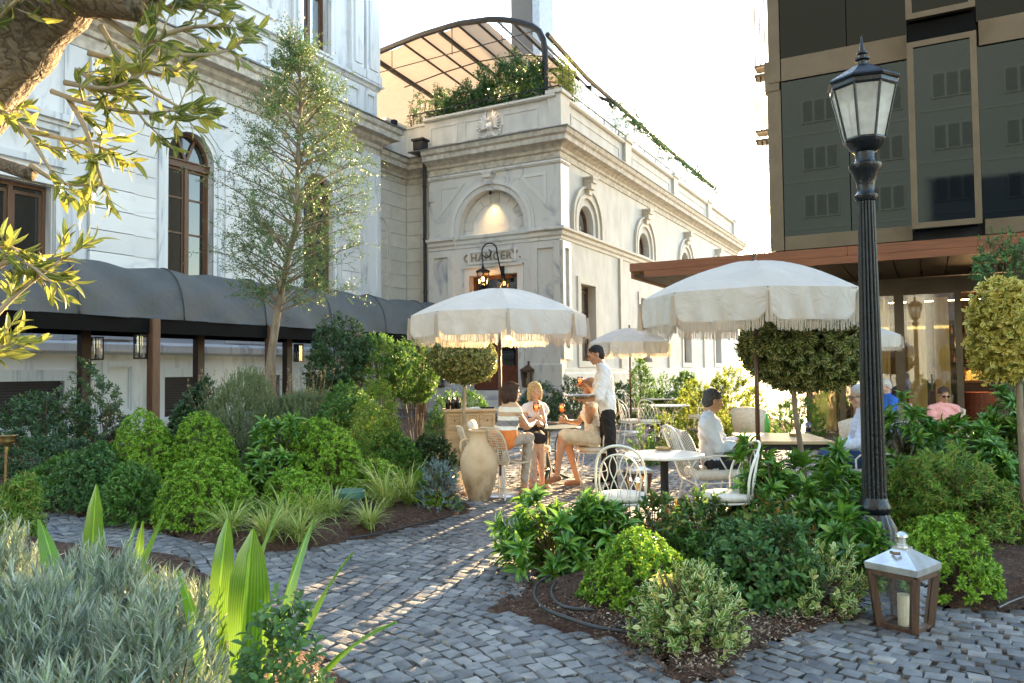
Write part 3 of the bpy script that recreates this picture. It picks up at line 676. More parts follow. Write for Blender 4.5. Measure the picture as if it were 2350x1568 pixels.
# side wall with arched and rectangular windows
YW = [27.42, 34.3, 41.2, 48.1]; HW = .72
ar = [arch_loop(y - HW, y + HW, 6.80, 7.15) for y in YW]; lo = [rect_loop(y - HW, y + HW, 1.85, 4.78) for y in YW]
mb = MB(); slab(mb, SD, rect_loop(CY + .381, CYE, 0, 9.3), ar + lo, 0, .45)
mb.box((CXL, CYE - .5, 0), (CXR - .01, CYE, 9.3)); mb.box((CXL, 30, 0), (CXR - .9, CYE - .5, 9.3))
cp(mb, 'side_wall', M['stucco'])
mb = MB()
profile_run(mb, SD, CY, CYE, [(-.02, 6.22), (.05, 6.26), (.05, 6.36), (.13, 6.42), (.13, 6.54), (.24, 6.58), (.24, 6.66), (-.02, 6.73)], -1, 0)
profile_run(mb, SD, CY, CYE, [(-.02, 0), (.16, 0), (.16, 1.35), (.08, 1.44), (.08, 1.55), (-.02, 1.6)], -.3, 0)
for y in YW:
    for r0_, r1_, d in ((1.0, 1.16, -.09), (1.16, 1.36, -.05), (1.36, 1.46, -.13)):
        lp = [(y + r1_, 6.74)] + arch_loop(y - r1_, y + r1_, 0, 7.15, 20)[2:] + [(y - r1_, 6.74), (y - r0_, 6.74)] + arch_loop(y - r0_, y + r0_, 0, 7.15, 20)[2:][::-1] + [(y + r0_, 6.74)]
        slab(mb, SD, lp, [], d, .02)
    slab(mb, SD, rect_loop(y - HW - .28, y + HW + .28, 1.62, 5.05), [rect_loop(y - HW - .002, y + HW + .002, 1.84, 4.79)], -.06, .02)
for y in (31.0, 37.8, 44.7): pbox(mb, SD, y - .16, y + .16, 1.6, 6.24, -.10, .02)
cp(mb, 'window_moulding', M['limestone'])
for y in YW: mb = MB(); keystone(mb, SD, y, 8.28, .42, .68, .42); cp(mb, 'keystone', M['limestone'])
for y in YW:
    win_frame(y - HW, y + HW, 6.8, 0, 7.15, plane=SD, parent=chan, tr=None, gl='skyglass', dep=.28, hb=())
    win_frame(y - HW, y + HW, 1.85, 4.78, None, plane=SD, parent=chan, gl='skyglass', dep=.28, hb=(2.8, 3.8))
# link block between mansion and portal: recessed, coursed limestone
LK = ('X', -18.85); LF = ('Y', 25.65)
mb = MB(); mb.box((-26, 23.12, 0), (-18.86, 40, 9.3)); mb.box((-18.86, 25.66, 0), (-17.24, 40, 9.3))
LW = arch_loop(23.35, 24.1, 3.0, 6.9)
z = .5; k = 0
while z < 9.1:
    zt = min(z + .55, 9.2)
    for a, b2 in ((23.14, 24.6), (24.6, 25.62)) if k % 2 else ((23.14, 23.9), (23.9, 25.62)): pbox(mb, LK, a + .006, b2 - .006, z + .008, zt - .008, -.035, 0)
    for a, b2 in ((-18.8, -18.1), (-18.1, -17.26)) if k % 2 else ((-18.8, -17.26),): pbox(mb, LF, a + .006, b2 - .006, z + .008, zt - .008, -.035, 0)
    z = zt; k += 1
cp(mb, 'link_wall', M['limestone'])
mb = MB()
for r0_, r1_ in ((.62, .74),):
    lp = [(23.75 + r1_, 2.4)] + arch_loop(23.75 - r1_, 23.75 + r1_, 0, 7.0, 16)[2:] + [(23.75 - r1_, 2.4), (23.75 - r0_, 2.4)] + arch_loop(23.75 - r0_, 23.75 + r0_, 0, 7.0, 16)[2:][::-1] + [(23.75 + r0_, 2.4)]
    slab(mb, LK, lp, [], -.09, .02)
cp(mb, 'blind_arch', M['limestone'])
# cornice all round
CC = [(-.03, 9.2), (.05, 9.2), (.05, 9.42), (.12, 9.45), (.12, 9.56), (.26, 9.66), (.46, 9.72), (.46, 9.90), (.54, 9.96), (.58, 10.12), (-.03, 10.16)]
mb = MB(); profile_run(mb, FR, CXL, CXR, CC, 0, 1); profile_run(mb, SD, CY, CYE, CC, -1, 1)
profile_run(mb, LF, -18.85, CXL, CC, 1, 0); profile_run(mb, LK, 23.12, 25.65, CC, 0, -1)
mb.add([P3(FR, CXL, z, -o) for o, z in CC] + [P3(FR, CXL, z, -o + .65) for o, z in CC], [(i, (i + 1) % len(CC), len(CC) + (i + 1) % len(CC), len(CC) + i) for i in range(len(CC))] + [tuple(range(len(CC)))])
cp(mb, 'cornice', M['weathered'])
FL = [(-.03, 10.162), (.6, 10.123), (.62, 10.123), (.62, 10.165), (-.03, 10.21)]
mb = MB(); profile_run(mb, FR, CXL - .58, CXR, FL, 0, 1); profile_run(mb, SD, CY, CYE, FL, -1, 1); profile_run(mb, LF, -18.85, CXL, FL, 1, 0); profile_run(mb, LK, 23.12, 25.65, FL, 0, -1)
cp(mb, 'flashing', M['lead'])
# parapet
PT = 11.42
mb = MB()
mb.box((CXL - .2, CY + .04, 10.1), (CXR - .04, CY + .35, PT)); mb.box((CXR - .35, CY + .35, 10.1), (CXR - .045, CYE, PT)); mb.box((-18.9, 23.9, 10.1), (-18.6, 25.4, PT)); mb.box((-18.88, 25.3, 10.1), (CXL - .2, 25.6, PT))
for a0, a1 in ((-17.2, -15.9), (-13.9, -12.4)): slab(mb, FR, rect_loop(a0, a1, 10.42, 11.2), [rect_loop(a0 + .06, a1 - .06, 10.48, 11.14)], .015, .05)
slab(mb, FR, rect_loop(-15.6, -14.0, 10.42, 11.2), [rect_loop(-15.54, -14.06, 10.48, 11.14)], .015, .05)
PY_ = [25.35, 32.1, 39.4, 46.5, 53.4]
for y0, y1 in zip(PY_[:-1], PY_[1:]): slab(mb, SD, rect_loop(y0 + .8, y1 - .8, 10.45, 11.15), [rect_loop(y0 + .9, y1 - .9, 10.53, 11.07)], .02, .06)
cp(mb, 'parapet', M['stucco'])
for i, y in enumerate(PY_):
    mb = MB(); mb.box((CXR - .42, y - .38, 10.1), (CXR + .10, y + .38, PT + .14)); mb.bevbox((CXR - .5, y - .46, PT + .14), (CXR + .18, y + .46, PT + .29), .03); cp(mb, 'parapet_pier', M['limestone'])
mb = MB()
CAP = [(-.42, PT - .002), (.05, PT - .002), (.12, PT + .05), (.12, PT + .13), (-.42, PT + .14)]
profile_run(mb, FR, CXL - .2, CXR - .1, CAP, 0, 0)
for y0, y1 in zip(PY_[:-1], PY_[1:]): profile_run(mb, SD, y0 + .4, y1 - .4, [(o * .8, z) for o, z in CAP])
mb.box((-18.95, 23.9, PT), (-18.5, 25.62, PT + .12)); mb.box((-18.5, 25.26, PT), (CXL - .2, 25.66, PT + .118))
cp(mb, 'coping', M['limestone'])
# relief of an eagle with shield and spread wings
mb = MB(); ex, ez, ey = -14.44, 10.78, CY + .02
mb.ball((ex, ey, ez), (.16, .10, .22)); mb.ball((ex - .05, ey - .04, ez + .27), (.075, .09, .09)); mb.tube([(ex - .08, ey - .08, ez + .27), (ex - .17, ey - .1, ez + .23)], [.035, .01])
for s in (-1, 1):
    for k in range(7):
        a = R_(86 - k * 17); L = .62 - .035 * k
        b0 = Vector((ex + s * .12, ey - .03, ez + .10 - k * .02)); t = b0 + Vector((s * math.cos(a) * L * .75, -.02, math.sin(a) * L * .85))
        mb.tube([b0, b0.lerp(t, .5) + Vector((s * .04, -.03, .02)), t], [.05, .055, .02], 6)
    for k in range(5): mb.ball((ex + s * (.30 + .06 * k), ey - .02, ez - .36 + .09 * k), (.06, .05, .045), 8, 6)
    mb.tube([(ex + s * .05, ey, ez - .18), (ex + s * .22, ey - .03, ez - .38), (ex + s * .46, ey - .02, ez - .30), (ex + s * .5, ey - .01, ez + .02)], [.05, .04, .035, .02])
    for k in range(3): mb.tube([(ex, ey - .02, ez - .1), (ex + s * (.03 + .07 * k), ey - .03, ez - .42)], [.05, .02])
mb.add([(ex - .11, ey - .14, ez + .12), (ex + .11, ey - .14, ez + .12), (ex + .11, ey - .14, ez - .06), (ex, ey - .14, ez - .18), (ex - .11, ey - .14, ez - .06)] + [(ex - .11, ey, ez + .12), (ex + .11, ey, ez + .12), (ex + .11, ey, ez - .06), (ex, ey, ez - .18), (ex - .11, ey, ez - .06)], [(0, 1, 2, 3, 4), (0, 1, 6, 5), (1, 2, 7, 6), (2, 3, 8, 7), (3, 4, 9, 8), (4, 0, 5, 9)])
cp(mb, 'eagle_relief', M['chmarble'], smooth=True)
# terrace deck + flat roof
mb = MB(); mb.box((-26, 25.7, 10.0), (CXR - .36, CYE, 10.12)); mb.box((-26, 23.2, 9.9), (-18.91, 25.7, 10.118)); cp(mb, 'roof', M['stonegrey'])
# downpipe with hopper
mb = MB(); mb.tube([(-17.36, 24.86, 0), (-17.36, 24.86, 9.75)], .075, 10)
for z in (2.5, 4.6, 6.7, 8.8): mb.tube([(-17.36, 24.86, z), (-17.36, 24.86, z + .06)], .095, 10)
cp(mb, 'downpipe', M['darkmetal'])
mb = MB(); mb.box((-17.62, 24.45, 10.22), (-17.18, 24.85, 10.6)); mb.box((-17.68, 24.4, 10.58), (-17.12, 24.9, 10.66)); cp(mb, 'rain_hopper', M['darkmetal'])
# thin handrail on the coping
mb = MB(); RZ = PT + .42
mb.tube([(-18.3, CY + .0, RZ), (CXR + .02, CY + .0, RZ)], .025, 6); mb.tube([(CXR + .02, CY, RZ), (CXR + .02, CYE, RZ)], .025, 6)
for x in np.arange(-18, CXR, 1.5): mb.tube([(x, CY + .0, PT + .1), (x, CY + .0, RZ)], .02, 5)
for y in np.arange(26, CYE, 1.7): mb.tube([(CXR + .02, y, PT + .1), (CXR + .02, y, RZ)], .02, 5)
cp(mb, 'handrail', M['darkmetal'])
# bracket lantern beside the portal (lit)
wl = empty('wall_lantern', (-14.2, 24.98, 5.35), 0, 'black lantern hanging from a scrolled iron bracket above the chancery door, lit', 'wall lamp')
mb = MB()
pts = [(-13.9, 24.95, 4.95), (-13.9, 24.75, 5.3)]
cx, cz = -14.22, 5.95
for k in range(15):
    a = R_(-10 + k * 14); pts.append((cx + .32 * math.cos(a), 24.5, cz + .30 * math.sin(a)))
pts += [(cx - .30, 24.5, cz - .12), (cx - .15, 24.5, cz - .25), (cx + .02, 24.5, cz - .18), (cx + .08, 24.5, cz - .02), (cx - .02, 24.5, cz + .06)]
mb.tube(pts, .028, 6); mb.box((-13.97, 24.9, 4.9), (-13.83, 24.99, 5.5)); mb.tube([(cx - .32, 24.5, cz), (cx - .3, 24.5, cz - .32), (-14.5, 24.5, 5.45)], .02, 6)
mb_(mb, 'bracket', M['blackpaint'], wl)
LC = Vector((-14.5, 24.5, 5.0))
mb = MB(); mb.lathe([(.0, .52), (.03, .45), (.05, .38), (.08, .32), (.30, .22), (.30, .18), (.0, .18)], 6, LC)
for k in range(6):
    a = math.pi / 3 * k; mb.tube([LC + Vector((.26 * math.cos(a), .26 * math.sin(a), .2)), LC + Vector((.17 * math.cos(a), .17 * math.sin(a), -.35))], .014, 5)
mb.lathe([(0, -.45), (.06, -.42), (.19, -.36), (.19, -.33), (0, -.33)], 6, LC); mb_(mb, 'lantern_frame', M['blackpaint'], wl)
mb = MB(); mb.lathe([(.245, .18), (.16, -.33)], 6, LC); mb_(mb, 'lantern_glass', glass('amber_glass', (.95, .8, .55), .1), wl)
mb = MB(); mb.ball(LC + Vector((0, 0, -.08)), (.05, .05, .09)); mb_(mb, 'bulb', emis('warm_bulb', (1, .55, .18), 14), wl)
# warm uplights of the portal: one under the keystone, one on the relief
def spot(name, loc, tgt, e, ang, lab):
    el = empty(name, loc, 0, lab, 'spotlight'); a = MB(); a.tube([(0, 0, -.06), (0, 0, .06)], .05, 10); a.box((-.015, 0, -.02), (.015, .14, .02)); hs = a.build('housing', M['blackpaint'], el)
    l = bpy.data.lights.new(name, 'SPOT'); l.energy = e; l.color = (1, .62, .22); l.spot_size = R_(ang); l.spot_blend = 1.0; l.shadow_soft_size = .06
    o = bpy.data.objects.new('lamp_light', l); COL.objects.link(o); o.parent = el
    d = (Vector(tgt) - Vector(loc)); o.rotation_euler = (-d).to_track_quat('Z', 'Y').to_euler(); o.location = d.normalized() * .1
    hs.rotation_euler = o.rotation_euler
spot('portal_spotlight', (CEN + .02, 24.93, 8.24), (CEN - .10, 25.30, 7.2), 16, 75, 'small black spotlight under the portal keystone washing the lunette')
spot('parapet_spotlight', (CEN + .2, 24.55, 11.75), (CEN + .1, 25.1, 10.6), 2.2, 70, 'small black spotlight over the eagle relief on the parapet')

# ================================================================ roof terrace: pergola, hedge planters, glass, tower
PG = empty('roof_pergola', (-16, 27, 10.12), 0, 'dark steel roof pergola with a sloping tan canvas and rounded corner', 'pergola')
pg = lambda mb, n, m, **k: mb_(mb, n, m, PG, **k)
mb = MB(); YF = 25.6; ZT = 0
# front rib: rises from the left, arcs over, drops at the corner
def fz(x):   # top chord height along X from -21 to corner
    return float(np.interp(x, [-24, -20.3, -18.1, -16.2, -14.6, -13.66, -12.9, -12.46], [14.6, 15.10, 15.36, 15.42, 15.24, 14.95, 14.57, 14.1]))
xs = [-21.5 + i * .45 for i in range(19)]
pts = [(x, YF, fz(x)) for x in xs if x <= -13.3] + [(-12.9, YF, 14.57), (-12.6, YF, 14.3), (-12.42, YF, 13.9), (-12.36, YF, 13.5), (-12.36, YF, 10.2)]
mb.tube(pts, .12, 8)
for y in (29.5, 33.5, 37.5, 41.5, 45.5, 49.5):   # hoops farther back, stepping down to the deck
    mb.tube([(-12.7, y, 10.2), (-12.7, y, 13.6), (-12.85, y, 14.1), (-13.3, y, 14.35), (-14.6, y, 14.5), (-16, y, 14.2)], .09, 6)
mb.tube([(-12.25, YF, 14.1), (-12.5, 30, 13.95), (-12.65, 40, 13.95), (-12.7, 52.5, 13.95)], .10, 6); mb.tube([(-12.4, YF, 13.8), (-12.7, 33, 13.6), (-12.7, 52, 13.6)], .05, 6)
pg(mb, 'hoop', M['darkmetal'])
def slope(x, y, d=0): return fz(x) - .18 - (y - YF) * .06 + d
mb = MB()
for x, r in ((-20.6, .07), (-18.9, .03), (-18.0, .03), (-17.1, .07), (-16.2, .03), (-15.3, .03), (-14.4, .03), (-13.6, .07)):
    mb.beam((x, YF, fz(x) - .08), (x, 36, slope(x, 36, .06)), r * 2, r * 2.4)
for y in (28.5, 31.5, 34.5): mb.tube([(x, y, slope(x, y, .02)) for x in (-21, -19, -17, -15, -13.5)], .03, 5)
mb.tube([(-20.9, YF, 14.2), (-12.6, YF, 14.35)], .02, 5)
for x in (-19.5, -16.5, -14.2): mb.tube([(x, YF, 14.22), (x, YF, fz(x))], .018, 5)
pg(mb, 'rafter', M['darkmetal'])
mb = MB(); n = 14
X0 = [-24 + i * (9.1 / n) for i in range(n + 1)]
vs = []; 
for j in range(9):
    y = 25.75 + j * 1.5
    for x in X0: vs.append((x, y, slope(x, y, .16) - .05 * math.sin((x + 21.5) * 7)))
mb.add(vs, [(j * (n + 1) + i, j * (n + 1) + i + 1, (j + 1) * (n + 1) + i + 1, (j + 1) * (n + 1) + i) for j in range(8) for i in range(n)])
X0 = [-14.95 + i * (1.5 / n) for i in range(n + 1)]; vs = []
for j in range(7):
    y = 28.8 + j * .8
    for x in X0: vs.append((x, y, slope(x, y, .15)))
mb.add(vs, [(j * (n + 1) + i, j * (n + 1) + i + 1, (j + 1) * (n + 1) + i + 1, (j + 1) * (n + 1) + i) for j in range(6) for i in range(n)])
pg(mb, 'canvas', fabric_tr('tan_canvas', (.50, .40, .31), .30, .9, 3, .2), smooth=True)
mb = MB()
mb.box((-25, 32, 10.12), (-13.6, 32.2, 12.6)); pgw = tag(mb.build('terrace_screen_wall', M['cream']), 'pale fabric screen wall at the back of the roof terrace', 'screen')
# string lights
sl_ = empty('string_lights', (-17, 27, 12.5), 0, 'strings of small warm bulbs looped under the roof pergola', 'string lights')
mb = MB(); bb = MB(); random.seed(3)
for (a, c) in (((-19.0, 25.9, 12.1), (-15.2, 28, 14.0)), ((-19.0, 25.9, 12.0), (-16.5, 29, 12.1)), ((-18.9, 25.9, 11.9), (-17.6, 28, 12.9)), ((-16, 26.2, 12.6), (-13.2, 27.5, 14.2))):
    a = Vector(a); c = Vector(c); pp = [a.lerp(c, k / 10) - Vector((0, 0, .35 * math.sin(math.pi * k / 10))) for k in range(11)]
    mb.tube(pp, .012, 4)
    for q in pp[1:-1]: bb.ball(q - Vector((0, 0, .08)), .05, 6, 4)
mb_(mb, 'cable', M['darkmetal'], sl_); mb_(bb, 'bulb', emis('string_bulb', (1, .7, .35), 6), sl_)
# tall grey tower/duct behind
tw = empty('steel_tower', (-15.3, 31.5, 10.1), 0, 'tall square steel clad column rising above the roof terrace', 'column')
tx0 = PY(1173, 60, 31).x; tx1 = PY(1221, 60, 31).x; tx2 = PY(1238, 60, 31).x
mb = MB(); mb.box((tx0, 31, 10.12), (tx1, 32.6, 30)); mb_(mb, 'shaft', simple('brushed_steel_cladding', (.055, .055, .058), .6, .0, var=.15, scale=.7), tw)
mb = MB(); mb.box((tx1 + .01, 31.02, 10.2), (tx2, 32.5, 30)); mb_(mb, 'edge_trim', simple('pale_steel', (.22, .27, .33), .5, .2), tw)
# white planter ledge + glass balustrade
pl = MB(); pl.box((-18.3, 25.5, 10.12), (-12.45, 25.95, 11.95)); tag(pl.build('roof_planter', simple('cream_render', (.68, .62, .53), .8)), 'long cream planter wall carrying the climbing hedge on the roof terrace', 'planter')
gb = empty('glass_balustrade', (-12.0, 40, 11.4), 0, 'frosted white glass balustrade running along the terrace edge', 'balustrade')
m, nt, b = mat_new('milky_glass'); b.inputs['Base Color'].default_value = (.86, .92, .92, 1); b.inputs['Roughness'].default_value = .12
tr_ = nt.nodes.new('ShaderNodeBsdfTransparent'); tl_ = nt.nodes.new('ShaderNodeBsdfTranslucent'); tl_.inputs[0].default_value = (.9, .95, .95, 1)
m1 = nt.nodes.new('ShaderNodeMixShader'); m1.inputs[0].default_value = .45; m2 = nt.nodes.new('ShaderNodeMixShader'); m2.inputs[0].default_value = .45
nt.links.new(b.outputs[0], m1.inputs[1]); nt.links.new(tl_.outputs[0], m1.inputs[2]); nt.links.new(m1.outputs[0], m2.inputs[1]); nt.links.new(tr_.outputs[0], m2.inputs[2]); nt.links.new(m2.outputs[0], nt.nodes['Material Output'].inputs[0])
for k in range(10):
    g = MB(); y0 = 27.4 + k * 2.65; g.box((-12.02, y0, PT), (-12.0, y0 + 2.6, 13.0)); mb_(g, 'glass_panel', m, gb)
g = MB(); g.tube([(-12.01, 27.4, 13.02), (-12.01, 53.9, 13.02)], .02, 5); mb_(g, 'top_rail', M['galv'], gb)
for (y, z) in ((30.3, 13.1), (47.5, 12.9)): floodlight(Vector((-12.55, y, z)), 'black floodlight clamped to the %s hoop of the terrace pergola' % ('nearest' if y < 40 else 'farthest'), s=2.2)
# ================================================================ bronze and glass building on the right (faces -Y)
GB = empty('glass_building', (0.5, 17, 0), 0, 'modern bronze and dark glass building with projecting bay windows over a cedar canopy', 'building')
gp_ = lambda mb, n, m, **k: mb_(mb, n, m, GB, **k)
gx0, gx1, GY = -2.86, 9.0, 17.0; GF = ('Y', GY)
mb = MB(); mb.box((gx0 + .04, GY + .12, 3.7), (gx1, 27, 20)); gp_(mb, 'core_wall', M['darkmetal'])
mb = MB()
for z0, z1 in ((3.99, 4.28), (7.62, 8.1), (12.0, 12.5), (16.4, 16.9)):
    for a, c in ((gx0, gx0 + .24), (gx0 + .25, -.21), (1.0, 4.3), (4.31, gx1)): mb.box((a, GY - .02, z0), (c - .012, GY + .13, z1))
mb.box((gx0 - .10, GY + .0, 7.45), (gx0 + .20, GY + .5, 8.1)); mb.box((gx0 - .06, GY + .02, 3.99), (gx0 + .22, GY + .3, 7.45)); mb.box((gx0 - .02, GY + .02, 8.1), (gx0 + .22, GY + .3, 20))
for x in (3.2,): mb.box((x - .05, GY - .01, 4.28), (x + .05, GY + .1, 20))
gp_(mb, 'bronze_band', M['bronze'])
for z0, z1 in ((4.28, 7.62), (8.1, 12.0), (12.5, 16.4)):
    for k, (a, c) in enumerate(((gx0 + .24, -1.33), (-1.31, -.2), (.97, 2.1), (2.12, 3.15), (3.25, 5.6), (5.62, gx1))):
        mb = MB(); mb.box((a, GY + .03 + .002 * (k % 2), z0 + .004), (c, GY + .1, z1 - .004)); gp_(mb, 'glass_panel', M['coated'])
for x0, z0, z1 in ((-.22, 4.12, 7.72), (-.22, 8.17, 12.1), (5.0, 4.12, 7.72), (5.0, 8.17, 12.1)):      # projecting bays
    x1 = x0 + 1.15; BF = ('Y', 16.42); mb = MB()
    slab(mb, BF, rect_loop(x0, x1, z0, z1), [rect_loop(x0 + .11, x1 - .11, z0 + .11, z1 - .11)], 0, .12)
    mb.box((x0 + .005, 16.54, z0 + .03), (x0 + .05, 17.0, z1)); mb.box((x1 - .05, 16.54, z0 + .03), (x1 - .005, 17.0, z1)); mb.box((x0 + .05, 16.54, z1 - .06), (x1 - .05, 17.0, z1 - .002))
    f = gp_(mb, 'bay_window', M['bronze'])
    g = MB(); g.box((x0 + .10, 16.46, z0 + .10), (x1 - .10, 16.47, z1 - .10)); g.build('pane', M['coated'], f)
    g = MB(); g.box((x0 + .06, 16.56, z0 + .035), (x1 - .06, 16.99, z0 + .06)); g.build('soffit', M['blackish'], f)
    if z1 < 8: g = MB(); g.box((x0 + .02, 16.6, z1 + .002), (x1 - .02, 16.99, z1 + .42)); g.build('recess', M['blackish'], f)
# bright vertical fins on the side of the facade
mb = MB()
for z0, z1 in ((8.2, 20), (4.0, 6.5), (6.75, 7.95)):
    for k in range(4): mb.box((gx0 - .36 + k * .085, GY + .35 + k * .1, z0), (gx0 - .335 + k * .085, GY + .40 + k * .1, z1))
    mb.box((gx0 - .38, GY + .33, z0 - .05), (gx0 - .02, GY + .72, z0)); mb.box((gx0 - .38, GY + .33, z1), (gx0 - .02, GY + .72, z1 + .05))
gp_(mb, 'side_fin', M['bronze'])
# cedar canopy
mb = MB(); xs = [-5.19, -3.1, -1.2, .75, 2.8, 5.0, 9]
for a, c in zip(xs[:-1], xs[1:]):
    mb.box((a, 14.5, 3.32 + .13), (c - .006, 14.56, 3.61)); mb.box((a + .3, 14.5, 3.32), (c + .29, 14.56, 3.445))
for a, c in ((14.57, 16.2), (16.21, 18.0), (18.01, 20)): mb.box((-5.19, a, 3.32), (-5.13, c, 3.61))
cf = gp_(mb, 'canopy_fascia', M['canwood'])
mb = MB(); mb.box((-5.12, 14.57, 3.53), (9, 20, 3.6)); 
gp_(mb, 'canopy_roof', M['lead'])
mb = MB()
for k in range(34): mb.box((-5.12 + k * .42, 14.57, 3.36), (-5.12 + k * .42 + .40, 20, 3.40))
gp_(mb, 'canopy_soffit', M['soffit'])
# ground floor glazing at Y=18
mb = MB()
FX = [(-2.36, -2.30), (-1.72, -1.60), (-.62, -.44), (.48, .60), (3.4, 3.55)]
for a, c in FX: mb.box((a, 17.94, 0), (c, 18.06, 3.34))
mb.box((-2.36, 17.95, 3.0), (9, 18.05, 3.34)); mb.box((-2.3, 17.96, .0), (-1.72, 18.04, .08)); mb.box((-.44, 17.96, .0), (.48, 18.04, .08))
mb.box((.02, 17.88, 1.0), (.05, 17.93, 1.35))
gp_(mb, 'door_frame', M['bronze'])
for a, c in ((-2.3, -1.72), (-1.6, -.62), (-.44, .48)):
    g = MB(); g.box((a, 17.99, .08), (c, 18.0, 3.0)); gp_(g, 'glass_door', M['clear'])
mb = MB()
mb.box((-2.4, 18.1, .0), (9, 26, .02)); mb.box((-2.4, 25.5, 0), (9, 25.6, 3.4)); mb.box((-2.4, 18.06, 3.42), (9, 25.5, 3.5)); mb.box((8.9, 18, 0), (9, 26, 3.4)); mb.box((-2.42, 18.1, 0), (-2.36, 20.3, 3.35)); mb.box((-2.42, 21.0, 0), (-2.36, 26, 3.4))  # front stretch of the left wall is added solid to block low sun
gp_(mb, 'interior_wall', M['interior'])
mb = MB(); random.seed(5)
for a, c in ((-2.25, -1.8), (-1.5, -.7), (-.4, -.05), (.1, .4)):
    n = int((c - a) / .035); pts = []
    for k in range(n + 1): pts.append((a + k * .035, 18.35 + .03 * math.sin(k * 1.9) + random.uniform(-.006, .006)))
    mb.add([(x, y, .1) for x, y in pts] + [(x, y, 2.95) for x, y in pts], [(i, i + 1, n + 2 + i, n + 1 + i) for i in range(n)])
gp_(mb, 'sheer_curtain', fabric_tr('sheer_curtain', (.50, .48, .28), .6), smooth=True)
# bar inside: counter, shelves, pendant glow
bar = empty('bar_counter', (1.5, 22.5, 0), 0, 'dark bar counter with a basket front inside the open doorway', 'bar counter')
mb = MB(); mb.bevbox((-.2, 22.2, 0), (4.5, 23.0, 1.08), .03); mb.box((-.3, 22.1, 1.08), (4.6, 23.1, 1.14)); mb_(mb, 'counter', M['interior'], bar)
mb = MB(); mb.lathe([(.30, 0), (.36, .3), (.36, .6), (.32, .85)], 20, (1.05, 21.8, .02)); mb_(mb, 'woven_front', simple('red_woven_basket', (.22, .06, .03), .7, var=.4, scale=50), bar)
ch = empty('pendant_lights', (1.4, 22, 2.2), 0, 'row of small glowing bulbs hanging over the bar', 'pendant lamp')
mb = MB(); bb = MB()
for k in range(11): x = .7 + k * .16; mb.tube([(x, 22.0, 2.2), (x, 22.0, 3.3)], .006, 4); bb.ball((x, 22.0, 2.17 + .02 * (k % 3)), .028, 8, 6)
mb_(mb, 'cord', M['darkmetal'], ch); mb_(bb, 'bulb', emis('bar_bulb', (1, .6, .22), 22), ch)
bs = empty('back_bar', (2, 25, 0), 0, 'back bar shelves of bottles glowing softly behind the counter', 'shelf')
mb = MB()
for z in (1.2, 1.6, 2.0, 2.4): mb.box((.2, 25.0, z), (5, 25.45, z + .03))
mb_(mb, 'shelf', M['soffit'], bs)
mb = MB()
for z in (1.23, 1.63, 2.03, 2.43):
    x = .3
    while x < 4.9: h = random.uniform(.2, .32); mb.lathe([(.0, 0), (.04, .0), (.04, h * .6), (.015, h * .75), (.015, h), (0, h)], 7, (x, 25.15, z)); x += random.uniform(.1, .2)
mb_(mb, 'bottle_row', simple('amber_bottles', (.28, .12, .04), .15, isl=.8), bs)
l = bpy.data.lights.new('bar_light', 'POINT'); l.energy = 22; l.color = (1, .6, .28); l.shadow_soft_size = .3; o = bpy.data.objects.new('bar_light', l); COL.objects.link(o); o.location = (1.4, 21.95, 2.3)
# apartment block across the street behind the viewer: seen only as the reflection in the dark glass
AB = empty('apartment_block', (-2, -24, 0), 0, 'pale apartment block with rows of white framed windows, mirrored in the dark glass facade', 'building')
mb = MB(); mb.box((-26, -36, 0), (26, -24, 23)); mb_(mb, 'wall', simple('pale_render', (.09, .115, .14), .9), AB)
mb = MB(); mb.box((-26, -37, 23), (26, -26, 50)); mb_(mb, 'added_dark_backdrop', simple('dark_reflection_backdrop', (.03, .035, .04), .8), AB)  # unseen dark mass, added to darken the sky mirrored in the glass
wm = MB(); fm = MB()
for r in range(6):
    for c in range(12):
        x = -24 + c * 4.1; z = 2 + r * 3.4
        fm.box((x, -23.99, z), (x + 2.4, -23.9, z + 1.7))
        for q in range(3): wm.box((x + .1 + q * .78, -23.92, z + .1), (x + .75 + q * .78, -23.88, z + 1.6))
    fm.box((-26, -23.99, 1.2 + r * 3.4), (26, -23.95, 1.32 + r * 3.4))
f = mb_(fm, 'window', simple('white_upvc', (.105, .13, .155), .8), AB); tag(f, kind=None); wm.build('pane', simple('shaded_window', (.055, .072, .09), .9), f)
# ================================================================ covered walkway with a grey barrel awning
AW = empty('awning_walkway', (-15.5, 14, 0), 0, 'long grey barrel vaulted awning on dark timber posts along the marble mansion', 'awning')
aw = lambda mb, n, m, **k: mb_(mb, n, m, AW, **k)
XF, XB, ZB, ZTP = -14.75, -16.5, 2.72, 4.0
def aw_prof(t, y):      # quarter-round from the front bottom edge up and over to the back
    a = R_(-4 + 118 * t); return XF - .78 + .80 * math.cos(a), ZB + 1.22 * math.sin(max(0, a)) ** .92
ribs = [4.35 + 2.44 * k for k in range(9)]; ribs[-1] = 23.4
mb = MB(); rb = MB(); NT = 26
ys = []
for a, c in zip(ribs[:-1], ribs[1:]): ys += list(np.linspace(a, c, 17)[:-1])
ys.append(ribs[-1]); vs = []; random.seed(11)
ph = [random.uniform(0, 6) for _ in ribs]; am = [random.uniform(.6, 1.3) for _ in ribs]
